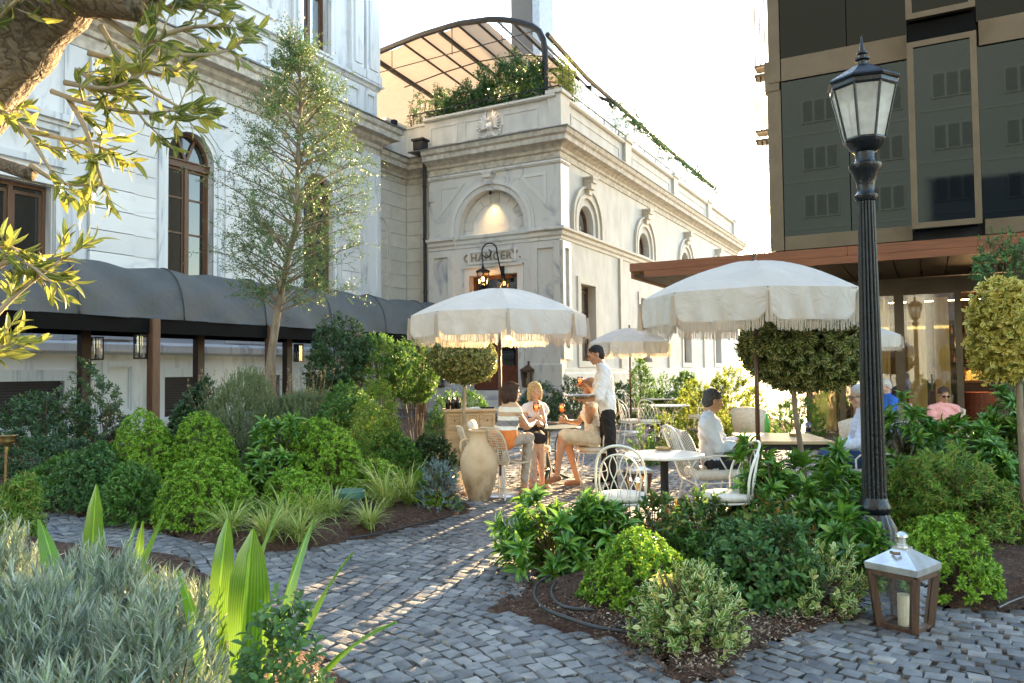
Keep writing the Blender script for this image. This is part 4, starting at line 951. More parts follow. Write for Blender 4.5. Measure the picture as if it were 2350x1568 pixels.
for y in ys:
    k = max(i for i, r in enumerate(ribs) if r <= y + 1e-6); k = min(k, len(ribs) - 2); s = (y - ribs[k]) / (ribs[k + 1] - ribs[k]); sag = 4 * s * (1 - s)
    for j in range(NT + 1):
        t = j / NT; x, z = aw_prof(t, y)
        edge = math.exp(-((s - 0.0) / .13) ** 2) + math.exp(-((s - 1.0) / .13) ** 2)
        fold = .06 * am[k] * math.sin(s * 9 + t * 7 + ph[k]) * sag + .03 * math.sin((t * 17 - s * 11) + ph[k] * 2) * sag * (1 - t) + .028 * math.sin(t * 26 + s * 14 * (1 if s < .5 else -1)) * edge * (0 if s in (0, 1) else 1) * sag * 2
        d = -.12 * sag * math.sin(math.pi * min(1, t * 1.15)) + fold
        a = R_(-4 + 118 * t); vs.append((x + d * math.cos(a), y, z + d * math.sin(a) - .012 * sag))
mb.add(vs, [(i * (NT + 1) + j, i * (NT + 1) + j + 1, (i + 1) * (NT + 1) + j + 1, (i + 1) * (NT + 1) + j) for i in range(len(ys) - 1) for j in range(NT)])
aw(mb, 'canvas', M['awning'], smooth=True)
for r in ribs:
    pp = [aw_prof(j / 16, r) for j in range(17)]; rb.tube([(x + .005, r, z + .008) for x, z in pp], .022, 6); aw(rb, 'piping', M['awning'], smooth=True); rb = MB()
mb = MB(); mb.box((XF - .06, 4, 2.40), (XF - .0, 23.4, 2.72)); mb.box((XB - .1, 4, 2.40), (XB, 23.4, 2.78)); mb.box((XB - .02, 4, 2.8), (XF - .1, 23.4, 2.86)); mb.box((XB - .08, 4, 2.86), (XB - .02, 23.4, 3.95)); 
aw(mb, 'edge_beam', M['blackish'])
for y in (7.6, 10.9, 14.25, 17.6, 20.9):
    mb = MB(); mb.bevbox((XF - .10, y - .1, 0), (XF + .10, y + .1, 2.71), .02); aw(mb, 'post', M['postwood'])
for y in (7.2, 10.45, 13.5, 16.6, 19.8):
    mb = MB(); mb.bevbox((XB - .1, y - .11, 0), (XB + .1, y + .11, 2.72), .02); aw(mb, 'post', M['postdark'])
def post_lantern(x, y, z, lab, rz=0):
    e = empty('post_lantern', (x, y, z), rz, lab, 'lantern', 'glass lanterns hanging on the walkway posts')
    a = MB()
    for sx in (-1, 1):
        for sy in (-1, 1): a.box((sx * .09 - .01, sy * .09 - .01, 0), (sx * .09 + .01, sy * .09 + .01, .5))
    a.box((-.10, -.10, -.02), (.10, .10, .01)); a.box((-.10, -.10, .49), (.10, .10, .51)); a.box((-.02, -.16, .3), (.02, -.12, .5)); a.tube([(0, 0, .0), (0, 0, .1)], .05, 8)
    a.build('frame', M['blackpaint'], e)
    a = MB(); a.box((-.085, -.085, .01), (.085, .085, .49)); a.build('pane', M['clear'], e)
    a = MB(); a.lathe([(.035, .02), (.035, .26), (.0, .27)], 10); a.build('candle', M['candle'], e)
    return e
post_lantern(XB + .0, PX(221, 790, XB).y + .02, 1.86, 'glass lantern on the dark post nearest the brass torch')
post_lantern(XF - .12, PX(333, 783, XF).y - .02, 1.86, 'glass lantern on the inner face of the nearer pale brown post')
post_lantern(XB + .0, PX(684, 800, XB).y + .02, 1.86, 'glass lantern on the dark post behind the slender tree')

# ================================================================ fluted lamp post
LP = G(2012, 1312); LPX = empty('street_lamp', LP, 0, 'tall black fluted cast iron street lamp with an eight sided frosted lantern', 'street lamp')
LPX.rotation_euler = (0, 0, .2); LPX.scale = (.97, .97, .965)
mb = MB(); mb.lathe([(.0, 0), (.21, 0), (.21, .06), (.19, .08), (.19, .12), (.17, .15), (.155, .2), (.15, .34), (.12, .4), (.10, .44), (.115, .47), (.115, .5), (.10, .53), (.09, .56)], 64, flute=16, fd=.012, fr=(5, 8))
mb.build('base', M['postpaint'], LPX, smooth=False, auto=40)
mb = MB(); mb.lathe([(.09, .54), (.086, .6), (.083, 1.2), (.074, 2.0), (.062, 2.84), (.062, 2.86)], 128, flute=16, fd=.014, fr=(0, 4)); mb.build('shaft', M['postpaint'], LPX, auto=50)
mb = MB(); mb.lathe([(.0, 2.84), (.07, 2.84), (.086, 2.87), (.086, 2.885), (.066, 2.905), (.060, 2.93), (.070, 2.99), (.10, 3.07), (.118, 3.10), (.118, 3.125), (.08, 3.14), (.07, 3.16), (.07, 3.22), (.085, 3.225), (.11, 3.25), (.135, 3.29), (.0, 3.29)], 48); mb.build('collar', M['postpaint'], LPX, auto=35)
lan = MB(); O8 = math.pi / 8
lan.lathe([(.0, 3.29), (.145, 3.29), (.155, 3.31), (.155, 3.325), (.0, 3.325)], 8, a0=O8)
for k in range(8):
    a = O8 + math.pi / 4 * k; lan.tube([(.15 * math.cos(a), .15 * math.sin(a), 3.32), (.235 * math.cos(a), .235 * math.sin(a), 3.71)], .0105, 6)
lan.lathe([(.0, 3.70), (.24, 3.70), (.25, 3.715), (.25, 3.745), (.262, 3.75), (.27, 3.765), (.262, 3.78), (.08, 3.895), (.05, 3.905), (0, 3.905)], 8, a0=O8)
lan.build('lantern_frame', M['postpaint'], LPX)
lan = MB(); lan.lathe([(.0, 3.9), (.035, 3.9), (.035, 3.94), (.055, 3.95), (.055, 3.965), (.025, 3.975), (.022, 3.99), (.037, 4.0), (.037, 4.015), (.02, 4.025), (.018, 4.05), (.006, 4.12), (0, 4.16)], 16); lan.build('finial', M['postpaint'], LPX, auto=40)
lan = MB(); lan.lathe([(.148, 3.325), (.234, 3.70)], 8, a0=O8); lan.build('glass_pane', M['frostglass'], LPX)
lan = MB(); lan.lathe([(0, 3.325), (.06, 3.33), (.05, 3.40), (.025, 3.42), (.045, 3.47), (.05, 3.52), (.03, 3.58), (0, 3.6)], 16); lan.build('bulb', simple('opal_bulb', (.5, .47, .42), .4), LPX, smooth=True)

# ================================================================ parasols
def parasol(P, R, ztop, zrim, vd, lab, az, parent_rz=0):
    e = empty('parasol', P, az, lab, 'parasol', 'fringed cream parasols'); n = 8; rr = random.Random(int(R * 1000))
    mb = MB(); NS = 12; NR = 10
    def rimpt(k, s):       # s in 0..1 along panel k
        a0, a1 = k * math.pi / 4, (k + 1) * math.pi / 4
        p = Vector((math.cos(a0), math.sin(a0))) * (1 - s) + Vector((math.cos(a1), math.sin(a1))) * s; return p
    for k in range(n):
        vs = []
        for i in range(NR + 1):
            t = i / NR
            for j in range(NS + 1):
                s = j / NS; p = rimpt(k, s) * R * t; dome = 1 - (t ** 1.75)
                z = zrim + (ztop - zrim) * dome - .022 * math.sin(math.pi * s) * math.sin(math.pi * t) * R
                vs.append((p.x, p.y, z))
        mb.add(vs, [(i * (NS + 1) + j, (i + 1) * (NS + 1) + j, (i + 1) * (NS + 1) + j + 1, i * (NS + 1) + j + 1) for i in range(NR) for j in range(NS)])
    mb.build('canopy', M['cream'], e, smooth=True)
    mb = MB(); fr = MB(); NV = 28
    for k in range(n):
        vs = []
        def vz(s): return vd * (.62 + .38 * min(1, math.sin(math.pi * s) * 2.6) ** .7)
        ph = rr.uniform(0, 6)
        for i in range(6):
            t = i / 5
            for j in range(NV + 1):
                s = j / NV; p = rimpt(k, s); fl = .030 * math.sin(s * 21 + ph + t * 2.5 * (1 if s > .5 else -1)) * t * math.sin(math.pi * s)
                q = p * (R * (1 + .012 * t) + fl); vs.append((q.x, q.y, zrim - vz(s) * t))
        mb.add(vs, [(i * (NV + 1) + j, (i + 1) * (NV + 1) + j, (i + 1) * (NV + 1) + j + 1, i * (NV + 1) + j + 1) for i in range(5) for j in range(NV)])
        for j in range(96):
            s = (j + rr.uniform(.2, .8)) / 96; p = rimpt(k, s) * R * 1.014; z1 = zrim - vz(s) + .012; L = vd * .36 * rr.uniform(.82, 1.1)
            w_ = .0035; tx, ty = -p.y / R * w_, p.x / R * w_; dx, dy = rr.uniform(-.006, .006), rr.uniform(-.006, .006)
            fr.add([(p.x - tx, p.y - ty, z1), (p.x + tx, p.y + ty, z1), (p.x + tx + dx, p.y + ty + dy, z1 - L), (p.x - tx + dx, p.y - ty + dy, z1 - L)], [(0, 1, 2, 3)])
        p = rimpt(k, 0) * R * 1.02           # tassel at the corner
        for q in range(14):
            x, y = p.x + rr.uniform(-.012, .012), p.y + rr.uniform(-.012, .012); z1 = zrim - vd * .12
            fr.add([(x - .004, y, z1), (x + .004, y + .003, z1), (x + .004 + (x - p.x) * 1.5, y + (y - p.y) * 1.5, z1 - vd * .95), (x - .004 + (x - p.x) * 1.5, y + (y - p.y) * 1.5, z1 - vd * .95)], [(0, 1, 2, 3)])
    mb.build('valance', M['cream'], e, smooth=True); tag(fr.build('fringe', M['fringe'], e), kind='stuff')
    mb = MB()
    for k in range(n):
        a = k * math.pi / 4; pts = []
        for i in range(6):
            t = i / 5; pts.append((R * t * math.cos(a), R * t * math.sin(a), zrim + (ztop - zrim) * (1 - t ** 1.75) - .012))
        mb.tube(pts, .007, 5); mb.tube([(0.02 * math.cos(a), .02 * math.sin(a), zrim - .18), (R * .5 * math.cos(a), R * .5 * math.sin(a), zrim + (ztop - zrim) * (1 - .5 ** 1.75) - .02)], .006, 5)
    mb.build('rib', M['darkmetal'], e)
    mb = MB(); mb.tube([(0, 0, .03), (0, 0, ztop)], .021, 12); mb.build('pole', M['polewood'], e, smooth=True)
    mb = MB(); mb.lathe([(0, ztop - .01), (.03, ztop), (.015, ztop + .02), (.03, ztop + .045), (.028, ztop + .06), (.0, ztop + .075)], 12); mb.build('finial', M['polewood'], e, smooth=True)
    mb = MB(); mb.lathe([(0, 0), (.27, 0), (.27, .03), (.25, .04), (.04, .05), (.03, .25), (0, .25)], 28); mb.build('base_plate', M['galv'], e, auto=40)
    return e
P1 = G(1150, 1140); parasol(P1, 1.06, 2.50, 2.17, .27, 'cream fringed parasol shading the table of three women', R_(6) + YAW)
P2 = D(1737, 900, 7.1); P2.z = 0; parasol(P2, 1.03, 2.50, 2.16, .27, 'large cream fringed parasol in front of the street lamp, over the two men', YAW + R_(-12))
P3_ = D(1447, 900, 18.3); P3_.z = 0; parasol(P3_, 1.0, 2.50, 2.14, .27, 'smallest cream parasol behind the waiter, over the white iron tables', YAW + R_(10))
P4 = D(1955, 900, 13.0); P4.z = 0; parasol(P4, .8, 2.25, 2.02, .2, 'grey shaded parasol half hidden behind the street lamp by the glass doors', YAW + R_(3))

# ================================================================ amphora
AP = G(1100, 1152); am_ = empty('amphora', AP, YAW, 'large pale terracotta amphora with two small handles at the path edge', 'urn')
mb = MB(); mb.lathe([(0, 0), (.095, 0), (.115, .02), (.15, .12), (.19, .25), (.215, .38), (.218, .47), (.20, .55), (.165, .62), (.125, .675), (.105, .72), (.10, .78), (.11, .80), (.125, .815), (.122, .83), (.105, .832), (.092, .80), (.085, .7), (0, .55)], 40)
mb.build('vessel', M['terracotta'], am_, smooth=True)
for s in (-1, 1):
    mb = MB(); mb.tube([(s * .105, 0, .71), (s * .16, 0, .722), (s * .205, 0, .69), (s * .215, 0, .63), (s * .195, 0, .57)], [.02, .019, .018, .018, .022], 8); mb.build('handle', M['terracotta'], am_, smooth=True)

# ================================================================ candle lanterns
def candle_lantern(P, h, w, rz, lab, wood_='lanternwood', roof='galv', lit=False, cw=.035):
    e = empty('candle_lantern', P, rz, lab, 'lantern'); a = MB(); t = .028 * w / .3 + .004; wb = w * .36; wt = w * .5; hb = h * .02; hr = h * .60
    # tapered frame: narrower at the foot
    for sx in (-1, 1):
        for sy in (-1, 1): a.beam((sx * wb, sy * wb, hb), (sx * wt * .94, sy * wt * .94, hr), t * 1.35, t * 1.35)
    for z, ww in ((hb, wb), (hr - t * .3, wt * .94)):
        for s in (-1, 1):
            a.beam((s * ww, -ww, z + t * .4), (s * ww, ww, z + t * .4), t * 1.2, t * 1.5); a.beam((-ww, s * ww, z + t * .4), (ww, s * ww, z + t * .4), t * 1.2, t * 1.5)
    a.box((-wb, -wb, 0), (wb, wb, t)); a.build('frame', M[wood_], e)
    a = MB(); k1 = wb * .98; k2 = wt * .92
    for (x0, y0, x1, y1) in ((-1, -1, 1, -1), (1, -1, 1, 1), (1, 1, -1, 1), (-1, 1, -1, -1)):
        a.add([(x0 * k1, y0 * k1, t), (x1 * k1, y1 * k1, t), (x1 * k2, y1 * k2, hr), (x0 * k2, y0 * k2, hr)], [(0, 1, 2, 3)])
    a.build('pane', M['clear'], e)
    a = MB(); r2 = math.sqrt(2)
    a.lathe([(0, hr + t * .4), (wt * 1.10 * r2, hr + t * .4), (wt * 1.12 * r2, hr + t), (wt * 1.12 * r2, hr + t * 1.7), (w * .15 * r2, h * .82), (w * .15 * r2, h * .845), (0, h * .845)], 4, a0=math.pi / 4)
    a.lathe([(0, h * .84), (w * .11, h * .84), (w * .11, h * .87), (w * .08, h * .875), (w * .08, h * .93), (w * .13, h * .945), (w * .125, h * .965), (w * .07, h * .99), (0, h)], 20)
    a.build('roof', M[roof], e, auto=30)
    a = MB(); a.tube([(-w * .30, -w * .1, h * .80), (-w * .38, 0, h * .80), (-w * .30, w * .1, h * .80)], .009, 6); a.build('handle', M['leather'], e)
    a = MB(); a.lathe([(cw, t), (cw, h * .36), (cw * .6, h * .355), (0, h * .35)], 14); a.tube([(0, 0, h * .35), (.002, 0, h * .375)], .002, 5); co_ = a.build('candle', M['candle'], e, smooth=False); co_.location = (-w * .13 if w > .3 else 0, -w * .08 if w > .3 else 0, 0)
    if lit:
        a = MB(); a.ball((0, 0, h * .40), (.012, .012, .03), 8, 6); a.build('flame', emis('candle_flame', (1, .55, .15), 25), e)
    return e
candle_lantern(G(2076, 1446), .56, .265, R_(38) + YAW, 'large wooden candle lantern with a steel roof standing on the cobbles')
candle_lantern(D(1461, 950, 9.3) * 1 - Vector((0, 0, D(1461, 950, 9.3).z)), .42, .24, YAW + .3, 'small candle lantern with a pale metal roof between the white round table and the waiter', lit=True)
pl_z = 1.752
candle_lantern(Vector((-12.75, 24.72, .905)), .95, .42, 0, 'rusty brown lantern on the right plinth of the chancery steps', roof='lanternwood')
candle_lantern(Vector((-16.55, 24.72, .905)), .9, .42, 0, 'rusty brown lantern on the left plinth of the chancery steps, behind the small clipped tree', roof='lanternwood')

# ================================================================ tables
def round_table(P, R, ztop, lab, top='marbletop', leg='darkmetal', kind=0):
    e = empty('bistro_table', P, .3, lab, 'table'); a = MB()
    a.lathe([(0, ztop - .03), (R - .012, ztop - .03), (R, ztop - .022), (R, ztop - .006), (R - .006, ztop), (0, ztop)], 56); a.build('tabletop', M[top], e, auto=35)
    a = MB()
    if kind == 0:
        a.lathe([(0, 0.012), (.21, .012), (.21, .03), (.05, .06), (.038, .1), (.036, .34), (.046, .345), (.046, .36), (.036, .365), (.036, .66), (.06, .70), (.13, ztop - .03), (0, ztop - .03)], 24)
    elif kind == 1:      # ornate iron: central stem, arched feet, collar ring, curved upper arms
        a.lathe([(0, .12), (.03, .12), (.02, .2), (.016, .4), (.07, .41), (.12, .405), (.12, .42), (.05, .43), (.018, .45), (.018, ztop - .04), (.05, ztop - .03), (0, ztop - .03)], 16)
        for k in range(3):
            an = k * 2.094 + .5; c, s = math.cos(an), math.sin(an)
            a.tube([(r * c, r * s, z) for r, z in ((.02, .2), (.08, .13), (.18, .075), (.27, .04), (.33, .015))], [.025, .024, .02, .018, .016], 7)
        for k in range(4):
            an = k * 1.571 + .3; c, s = math.cos(an), math.sin(an)
            a.tube([(r * c, r * s, z) for r, z in ((.11, .02), (.10, .40), (.105, .52), (.14, .63), (.22, .69), (R * .85, ztop - .035))], .011, 6)
    else:
        for k in range(4):
            an = k * 1.571 + .4; c, s = math.cos(an), math.sin(an)
            a.tube([(r * c, r * s, z) for r, z in ((.34, .01), (.25, .12), (.10, .32), (.08, .42), (.18, .58), (R * .8, ztop - .03))], .010, 6)
        a.lathe([(.13, .30), (.14, .30), (.14, .312), (.13, .312)], 18)
    a.build('pedestal', M[leg], e, auto=40); return e
T1 = G(1257, 979, .74); T1.z = 0; round_table(T1, .44, .74, 'round green iron bistro table where the three women sit', 'greentable', 'greentable', 1)
T2 = G(1524, 1041, .74); T2.z = 0; round_table(T2, .355, .74, 'round white marble pedestal table standing empty in front', 'marbletop', 'darkmetal', 0)
a = MB(); a.lathe([(0, 0), (.07, 0), (.075, .025), (.06, .025), (.055, .008), (0, .008)], 8, a0=.3); ashp = G(1522, 1033, .742)
tag(a.build('ashtray', M['brass'], loc=ashp), 'eight sided brass ashtray on the white marble table', 'ashtray')
T3 = G(1792, 1003, .74); T3.z = 0
e = empty('garden_table', T3, YAW - .12, 'rectangular table with a worn pale wood top between the two men', 'table'); a = MB()
for k in range(6): a.bevbox((-.45, -.52 + k * .174, .705), (.42, -.52 + k * .174 + .171, .74), .005)
a.build('tabletop', M['cabwood'], e); a = MB(); a.box((-.38, -.45, .64), (.36, .45, .703))
for sx in (-.36, .33):
    for sy in (-.43, .43): a.box((sx - .025, sy - .025, .01), (sx + .025, sy + .025, .64))
a.build('leg_frame', M['darkmetal'], e)
# ================================================================ chairs
def bow_chair(P, rz, lab, group='white wrought iron cafe chairs', cush='cushion', sc=1.0):
    """wrought iron cafe chair; sitter faces local -Y, back at +Y"""
    e = empty('cafe_chair', P, rz, lab, 'chair', group); a = MB(); SW = .20
    for sx in (-1, 1):
        for q in ([(sx * .15, -.14, .44), (sx * .19, -.18, .22), (sx * .20, -.20, .01)], [(sx * .14, .15, .44), (sx * .18, .20, .2), (sx * .20, .23, .01)]): a = MB(); a.tube(q, .008, 6); a.build('leg', M['whitemetal'], e)
    a = MB(); a.tube([(.185 * math.cos(t), .185 * math.sin(t), .2) for t in [k * 2 * math.pi / 18 for k in range(18)]], .006, 5, closed=True); a.build('stretcher', M['whitemetal'], e)
    a = MB(); a.tube([(.20 * math.cos(t), .20 * math.sin(t), .44) for t in [k * 2 * math.pi / 24 for k in range(24)]], .009, 6, closed=True); a.lathe([(0, .432), (.19, .432), (.19, .44), (0, .44)], 20); a.build('seat', M['whitemetal'], e)
    a = MB(); a.lathe([(0, .445), (.17, .445), (.205, .46), (.21, .48), (.195, .502), (.1, .512), (0, .512)], 28); a.build('cushion', M[cush], e, smooth=True)
    def bp(u, z): # back surface: curved plan, leaning
        th = u * 1.15; return Vector((.215 * math.sin(th) * 1.02, .19 * math.cos(th) + .07 * (z - .44) / .45 + .0, z))
    a = MB(); N = 22
    outer = [bp(-1.0 + 0 * k, .44) for k in (0,)]; pts = []
    for k in range(N + 1):
        t = math.pi * k / N; u = -math.cos(t); z = .60 + .31 * math.sin(t) ** .9 if 0 < k < N else .60
        pts.append(bp(u, z))
    a.tube([bp(-.88, .44)] + pts + [bp(.88, .44)], .0105, 7)
    pts2 = [bp(-math.cos(math.pi * k / N) * .74, .60 + .24 * math.sin(math.pi * k / N) ** .9) for k in range(N + 1)]
    a.tube([bp(-.60, .44)] + pts2 + [bp(.60, .44)], .007, 6)
    for s0 in (-.5, -.17, .17, .5):         # interlaced wires
        for sg in (-1, 1):
            q = []
            for k in range(13):
                t = k / 12; u = s0 + sg * .13 * math.sin(t * 2 * math.pi); zt = .60 + .24 * math.sqrt(max(0, 1 - (s0 / .76) ** 2)); q.append(bp(u * (1 - .15 * (1 - t)), .45 + (zt - .45) * t))
            a.tube(q, .0045, 5)
    a.build('backrest', M['whitemetal'], e, smooth=True); return e
# local -Y is the sitter's forward.  camera-frame yaw helper: facing 'deg' measured from screen-right, counter-clockwise seen from above
def face(deg): return YAW + R_(deg) + math.pi / 2
CH1 = D(1412, 1100, 6.25); CH1.z = 0; bow_chair(CH1 + Vector((.06, 0, 0)), face(75), 'white iron cafe chair with a round cushion in front of the waiter, nearest the path')
CH2 = D(1668, 1100, 6.2); CH2.z = 0; bow_chair(CH2, face(185), 'white iron cafe chair with a round cushion just right of the marble table')
def woven_chair(P, rz, lab):
    e = empty('woven_chair', P, rz, lab, 'chair'); a = MB()
    for sx in (-1, 1):
        for q in ([(sx * .17, -.18, .40), (sx * .20, -.22, .01)], [(sx * .16, .17, .40), (sx * .20, .22, .01)]): a = MB(); a.tube(q, .009, 6); a.build('leg', M['whitemetal'], e)
    a = MB()
    for k in range(9): x = -.19 + k * .0475; a.tube([(x, .20, .40), (x * 1.02, .215, .2), (x * 1.05, .22, .17)], .005, 5)
    a.tube([(-.2, .22, .17), (.2, .22, .17)], .007, 5); a.tube([(-.2, -.22, .17), (.2, -.22, .17)], .007, 5); a.build('base_frame', M['whitemetal'], e)
    def sp(u, t):      # shell: u -1..1 across, t 0 front of seat .. 1 top of the back
        if t < .5: y = -.22 + .42 * (t / .5); z = .43 - .02 * math.sin(math.pi * t / .5)
        else: q = (t - .5) / .5; y = .20 + .13 * q; z = .43 + .42 * q
        w = .22 * (1 - .12 * max(0, t - .6)); return Vector((u * w * (1 if t < .8 else math.sqrt(max(.08, 1 - ((t - .8) / .23) ** 2))), y - .05 * u * u * (1 if t > .5 else 0) , z + .05 * u * u * (1 if t < .5 else .0) * (t * 2)))
    a = MB()
    for k in range(17): u = -1 + k / 8; a.tube([sp(u, t / 20) for t in range(21)], .0048, 4)
    for k in range(31): t = k / 30; a.tube([sp(-1 + j / 6, t) for j in range(13)], .0048, 4)
    a.tube([sp(-1, t / 20) for t in range(21)] + [sp(-1 + j / 8, 1) for j in range(1, 17)] + [sp(1, 1 - t / 20) for t in range(21)], .012, 6); a.build('woven_shell', M['wovenbeige'], e)
    return e
# armchair with pillows
def arm_chair(P, rz, lab):
    e = empty('garden_armchair', P, rz, lab, 'armchair', 'white iron armchairs with cushions'); a = MB()
    for sx in (-1, 1):
        a.tube([(sx * .30, -.26, .01), (sx * .29, -.22, .2), (sx * .28, -.24, .36), (sx * .30, -.26, .58), (sx * .31, -.22, .62), (sx * .31, .05, .63), (sx * .30, .24, .60), (sx * .29, .30, .5)], .010, 7)
        a.tube([(sx * .28, .28, .01), (sx * .27, .22, .30), (sx * .28, .33, .6), (sx * .27, .42, .84)], .010, 7)
        a.tube([(sx * .24, -.16, .37), (sx * .31, -.05, .50), (sx * .31, .02, .62)], .007, 6); a.tube([(sx * .28, -.24, .36), (sx * .27, .24, .34)], .009, 6)
    a.tube([(-.27, .42, .84), (-.15, .45, .90), (0, .46, .92), (.15, .45, .90), (.27, .42, .84)], .010, 7)
    a.tube([(-.28, -.24, .36), (.28, -.24, .36)], .009, 6); a.tube([(-.27, .23, .34), (.27, .23, .34)], .009, 6)
    for k in range(7): x = -.21 + .07 * k; a.tube([(x, .24, .35), (x, .36, .62), (x, .45, .9)], .005, 5)
    a.build('frame', M['whitemetal'], e, smooth=True)
    a = MB(); a.bevbox((-.26, -.27, .37), (.26, .22, .47), .045); a.build('cushion', M['cushion'], e, smooth=True)
    a = MB(); bm = bmesh.new(); bmesh.ops.create_cube(bm, size=1); bmesh.ops.subdivide_edges(bm, edges=bm.edges[:], cuts=6, use_grid_fill=True)
    for v in bm.verts:
        x, y, z = v.co * 2; k = (1 - x * x * .35) * (1 - z * z * .35) ; v.co = Vector((x * .23 * (1 - .08 * (1 - z * z)), y * .075 * max(.12, k) * 1.25 * (1 - .6 * max(abs(x), abs(z)) ** 4), z * .21 * (1 - .08 * (1 - x * x))))
    Rm = Matrix.Rotation(R_(-20), 4, 'X')
    bm.verts.index_update(); a.add([(Rm @ v.co + Vector((0, .27, .68)))[:] for v in bm.verts], [[v.index for v in f.verts] for f in bm.faces]); bm.free()
    a.build('pillow', stripe, e, smooth=True); return e
stripe, nt, b = mat_new('grey_striped_linen'); tc = nt.nodes.new('ShaderNodeTexCoord'); wv = nt.nodes.new('ShaderNodeTexWave'); wv.inputs['Scale'].default_value = 22; wv.bands_direction = 'DIAGONAL'
nt.links.new(tc.outputs['Object'], wv.inputs[0]); nt.links.new(ramp(nt, [(.3, (.20, .19, .20)), (.6, (.60, .57, .53))], wv.outputs['Fac']), b.inputs['Base Color']); b.inputs['Roughness'].default_value = .9
def gz(u, v, d): p = D(u, v, d); p.z = 0; return p
# ================================================================ foliage
def tmpl(kind):
    """leaf templates: (verts (x=-1..1 across, y=0..1 along, z up), quads, uv)"""
    if kind == 'small':       # folded diamond
        v = [(0, 0, 0), (-.5, .45, .10), (0, .5, 0), (.5, .45, .10), (0, 1, -.05)]; f = [(0, 2, 1, 1), (0, 3, 2, 2), (1, 2, 4, 4), (2, 3, 4, 4)]
        f = [(0, 2, 1), (0, 3, 2), (1, 2, 4), (2, 3, 4)]; uv = [(0, 0), (-1, .45), (0, .5), (1, .45), (0, 1)]
    elif kind == 'oval':      # rounded leaf, cupped & arched
        sec = [(0, 0, 0), (.25, .36, .02), (.6, .5, .0), (.86, .33, -.07)]; v = [(0, 0, 0)]; uv = [(0, 0)]
        for y, w_, z in sec[1:]:
            v += [(-w_, y, z + w_ * .28), (0, y, z), (w_, y, z + w_ * .28)]; uv += [(-1, y), (0, y), (1, y)]
        v.append((0, 1, -.15)); uv.append((0, 1)); f = [(0, 2, 1), (0, 3, 2)]
        for k in (0, 1):
            a = 1 + 3 * k; f += [(a, a + 1, a + 4), (a, a + 4, a + 3), (a + 1, a + 2, a + 5), (a + 1, a + 5, a + 4)]
        f += [(7, 8, 10), (8, 9, 10)]
    elif kind == 'lance':     # long leaf, arching down
        n = 5; v = [(0, 0, 0)]; uv = [(0, 0)]
        for i in range(1, n):
            t = i / n; w_ = .5 * math.sin(math.pi * (t ** .8)) ** .8; z = .10 * math.sin(t * 2.2) - .26 * t * t; v += [(-w_, t, z + w_ * .25), (0, t, z), (w_, t, z + w_ * .25)]; uv += [(-1, t), (0, t), (1, t)]
        v.append((0, 1, -.22)); uv.append((0, 1)); f = [(0, 2, 1), (0, 3, 2)]
        for k in range(n - 2):
            a = 1 + 3 * k; f += [(a, a + 1, a + 4), (a, a + 4, a + 3), (a + 1, a + 2, a + 5), (a + 1, a + 5, a + 4)]
        a = 1 + 3 * (n - 2); l = len(v) - 1; f += [(a, a + 1, l), (a + 1, a + 2, l)]
    elif kind == 'needle':
        v = [(-.5, 0, 0), (.5, 0, 0), (.45, .55, .03), (-.45, .55, .03), (0, 1, -.04)]; f = [(0, 1, 2), (0, 2, 3), (3, 2, 4)]; uv = [(-.5, 0), (.5, 0), (.5, .5), (-.5, .5), (0, 1)]
    return np.array(v, float), np.array(f), np.array(uv, float)
TM = {k: tmpl(k) for k in ('small', 'oval', 'lance', 'needle')}
def unit(a): return a / (np.linalg.norm(a, axis=-1, keepdims=True) + 1e-9)
def leaf_mesh(name, P, Dv, Nv, L, W, kind, curl=None):
    tv, tf, tuv = TM[kind]; n = len(P)
    Dv = unit(Dv); X = unit(np.cross(Dv, Nv)); N = np.cross(X, Dv)
    V = P[:, None] + X[:, None] * (tv[None, :, 0:1] * W[:, None, None]) + Dv[:, None] * (tv[None, :, 1:2] * L[:, None, None]) + N[:, None] * (tv[None, :, 2:3] * (L[:, None, None] if curl is None else (L * curl)[:, None, None]))
    F = (tf[None] + np.arange(n)[:, None, None] * len(tv)).reshape(-1, 3)
    me = mesh_np(name, V.reshape(-1, 3), F)
    uvl = me.uv_layers.new(name='leaf'); uvs = np.tile(tuv, (n, 1))
    li = np.zeros(len(me.loops), np.int32); me.loops.foreach_get('vertex_index', li); uvl.data.foreach_set('uv', uvs[li].astype(np.float32).ravel())
    me.polygons.foreach_set('use_smooth', [True] * len(me.polygons)); return me
def shoots(base, dirs, slen, per, L, W, g, spread=(55, 20), whorl=.35, phi=2.4, droop=0.0, jit=.25, tipup=0.3):
    """leaves along shoots. returns P,D,N,L,W"""
    n = len(base); k = np.arange(per); t = (1 - whorl) * (k / max(1, per - 1)) + whorl * (k / max(1, per - 1)) ** .3 if per > 1 else np.array([1.])
    T = np.tile(t, n); B = np.repeat(base, per, 0); Dd = np.repeat(unit(dirs), per, 0); SL = np.repeat(slen, per)
    P = B + Dd * (T * SL)[:, None]
    a = unit(np.cross(Dd, np.array([.3, .2, .93]) + g.normal(0, .1, Dd.shape))); b = np.cross(Dd, a)
    ph = np.tile(k * phi, n) + np.repeat(g.uniform(0, 6.28, n), per) + g.normal(0, .3, n * per)
    R = a * np.cos(ph)[:, None] + b * np.sin(ph)[:, None]
    an = np.radians(spread[0] - spread[1] * T + g.normal(0, 10, n * per))
    LD = unit(Dd * np.cos(an)[:, None] + R * np.sin(an)[:, None] + np.array([0, 0, -droop])); 
    N = unit(Dd * np.sin(an)[:, None] - R * np.cos(an)[:, None] + g.normal(0, jit, LD.shape))
    s = g.uniform(.72, 1.15, n * per); 
    return P, LD, N, L * s, W * s * g.uniform(.85, 1.15, n * per)
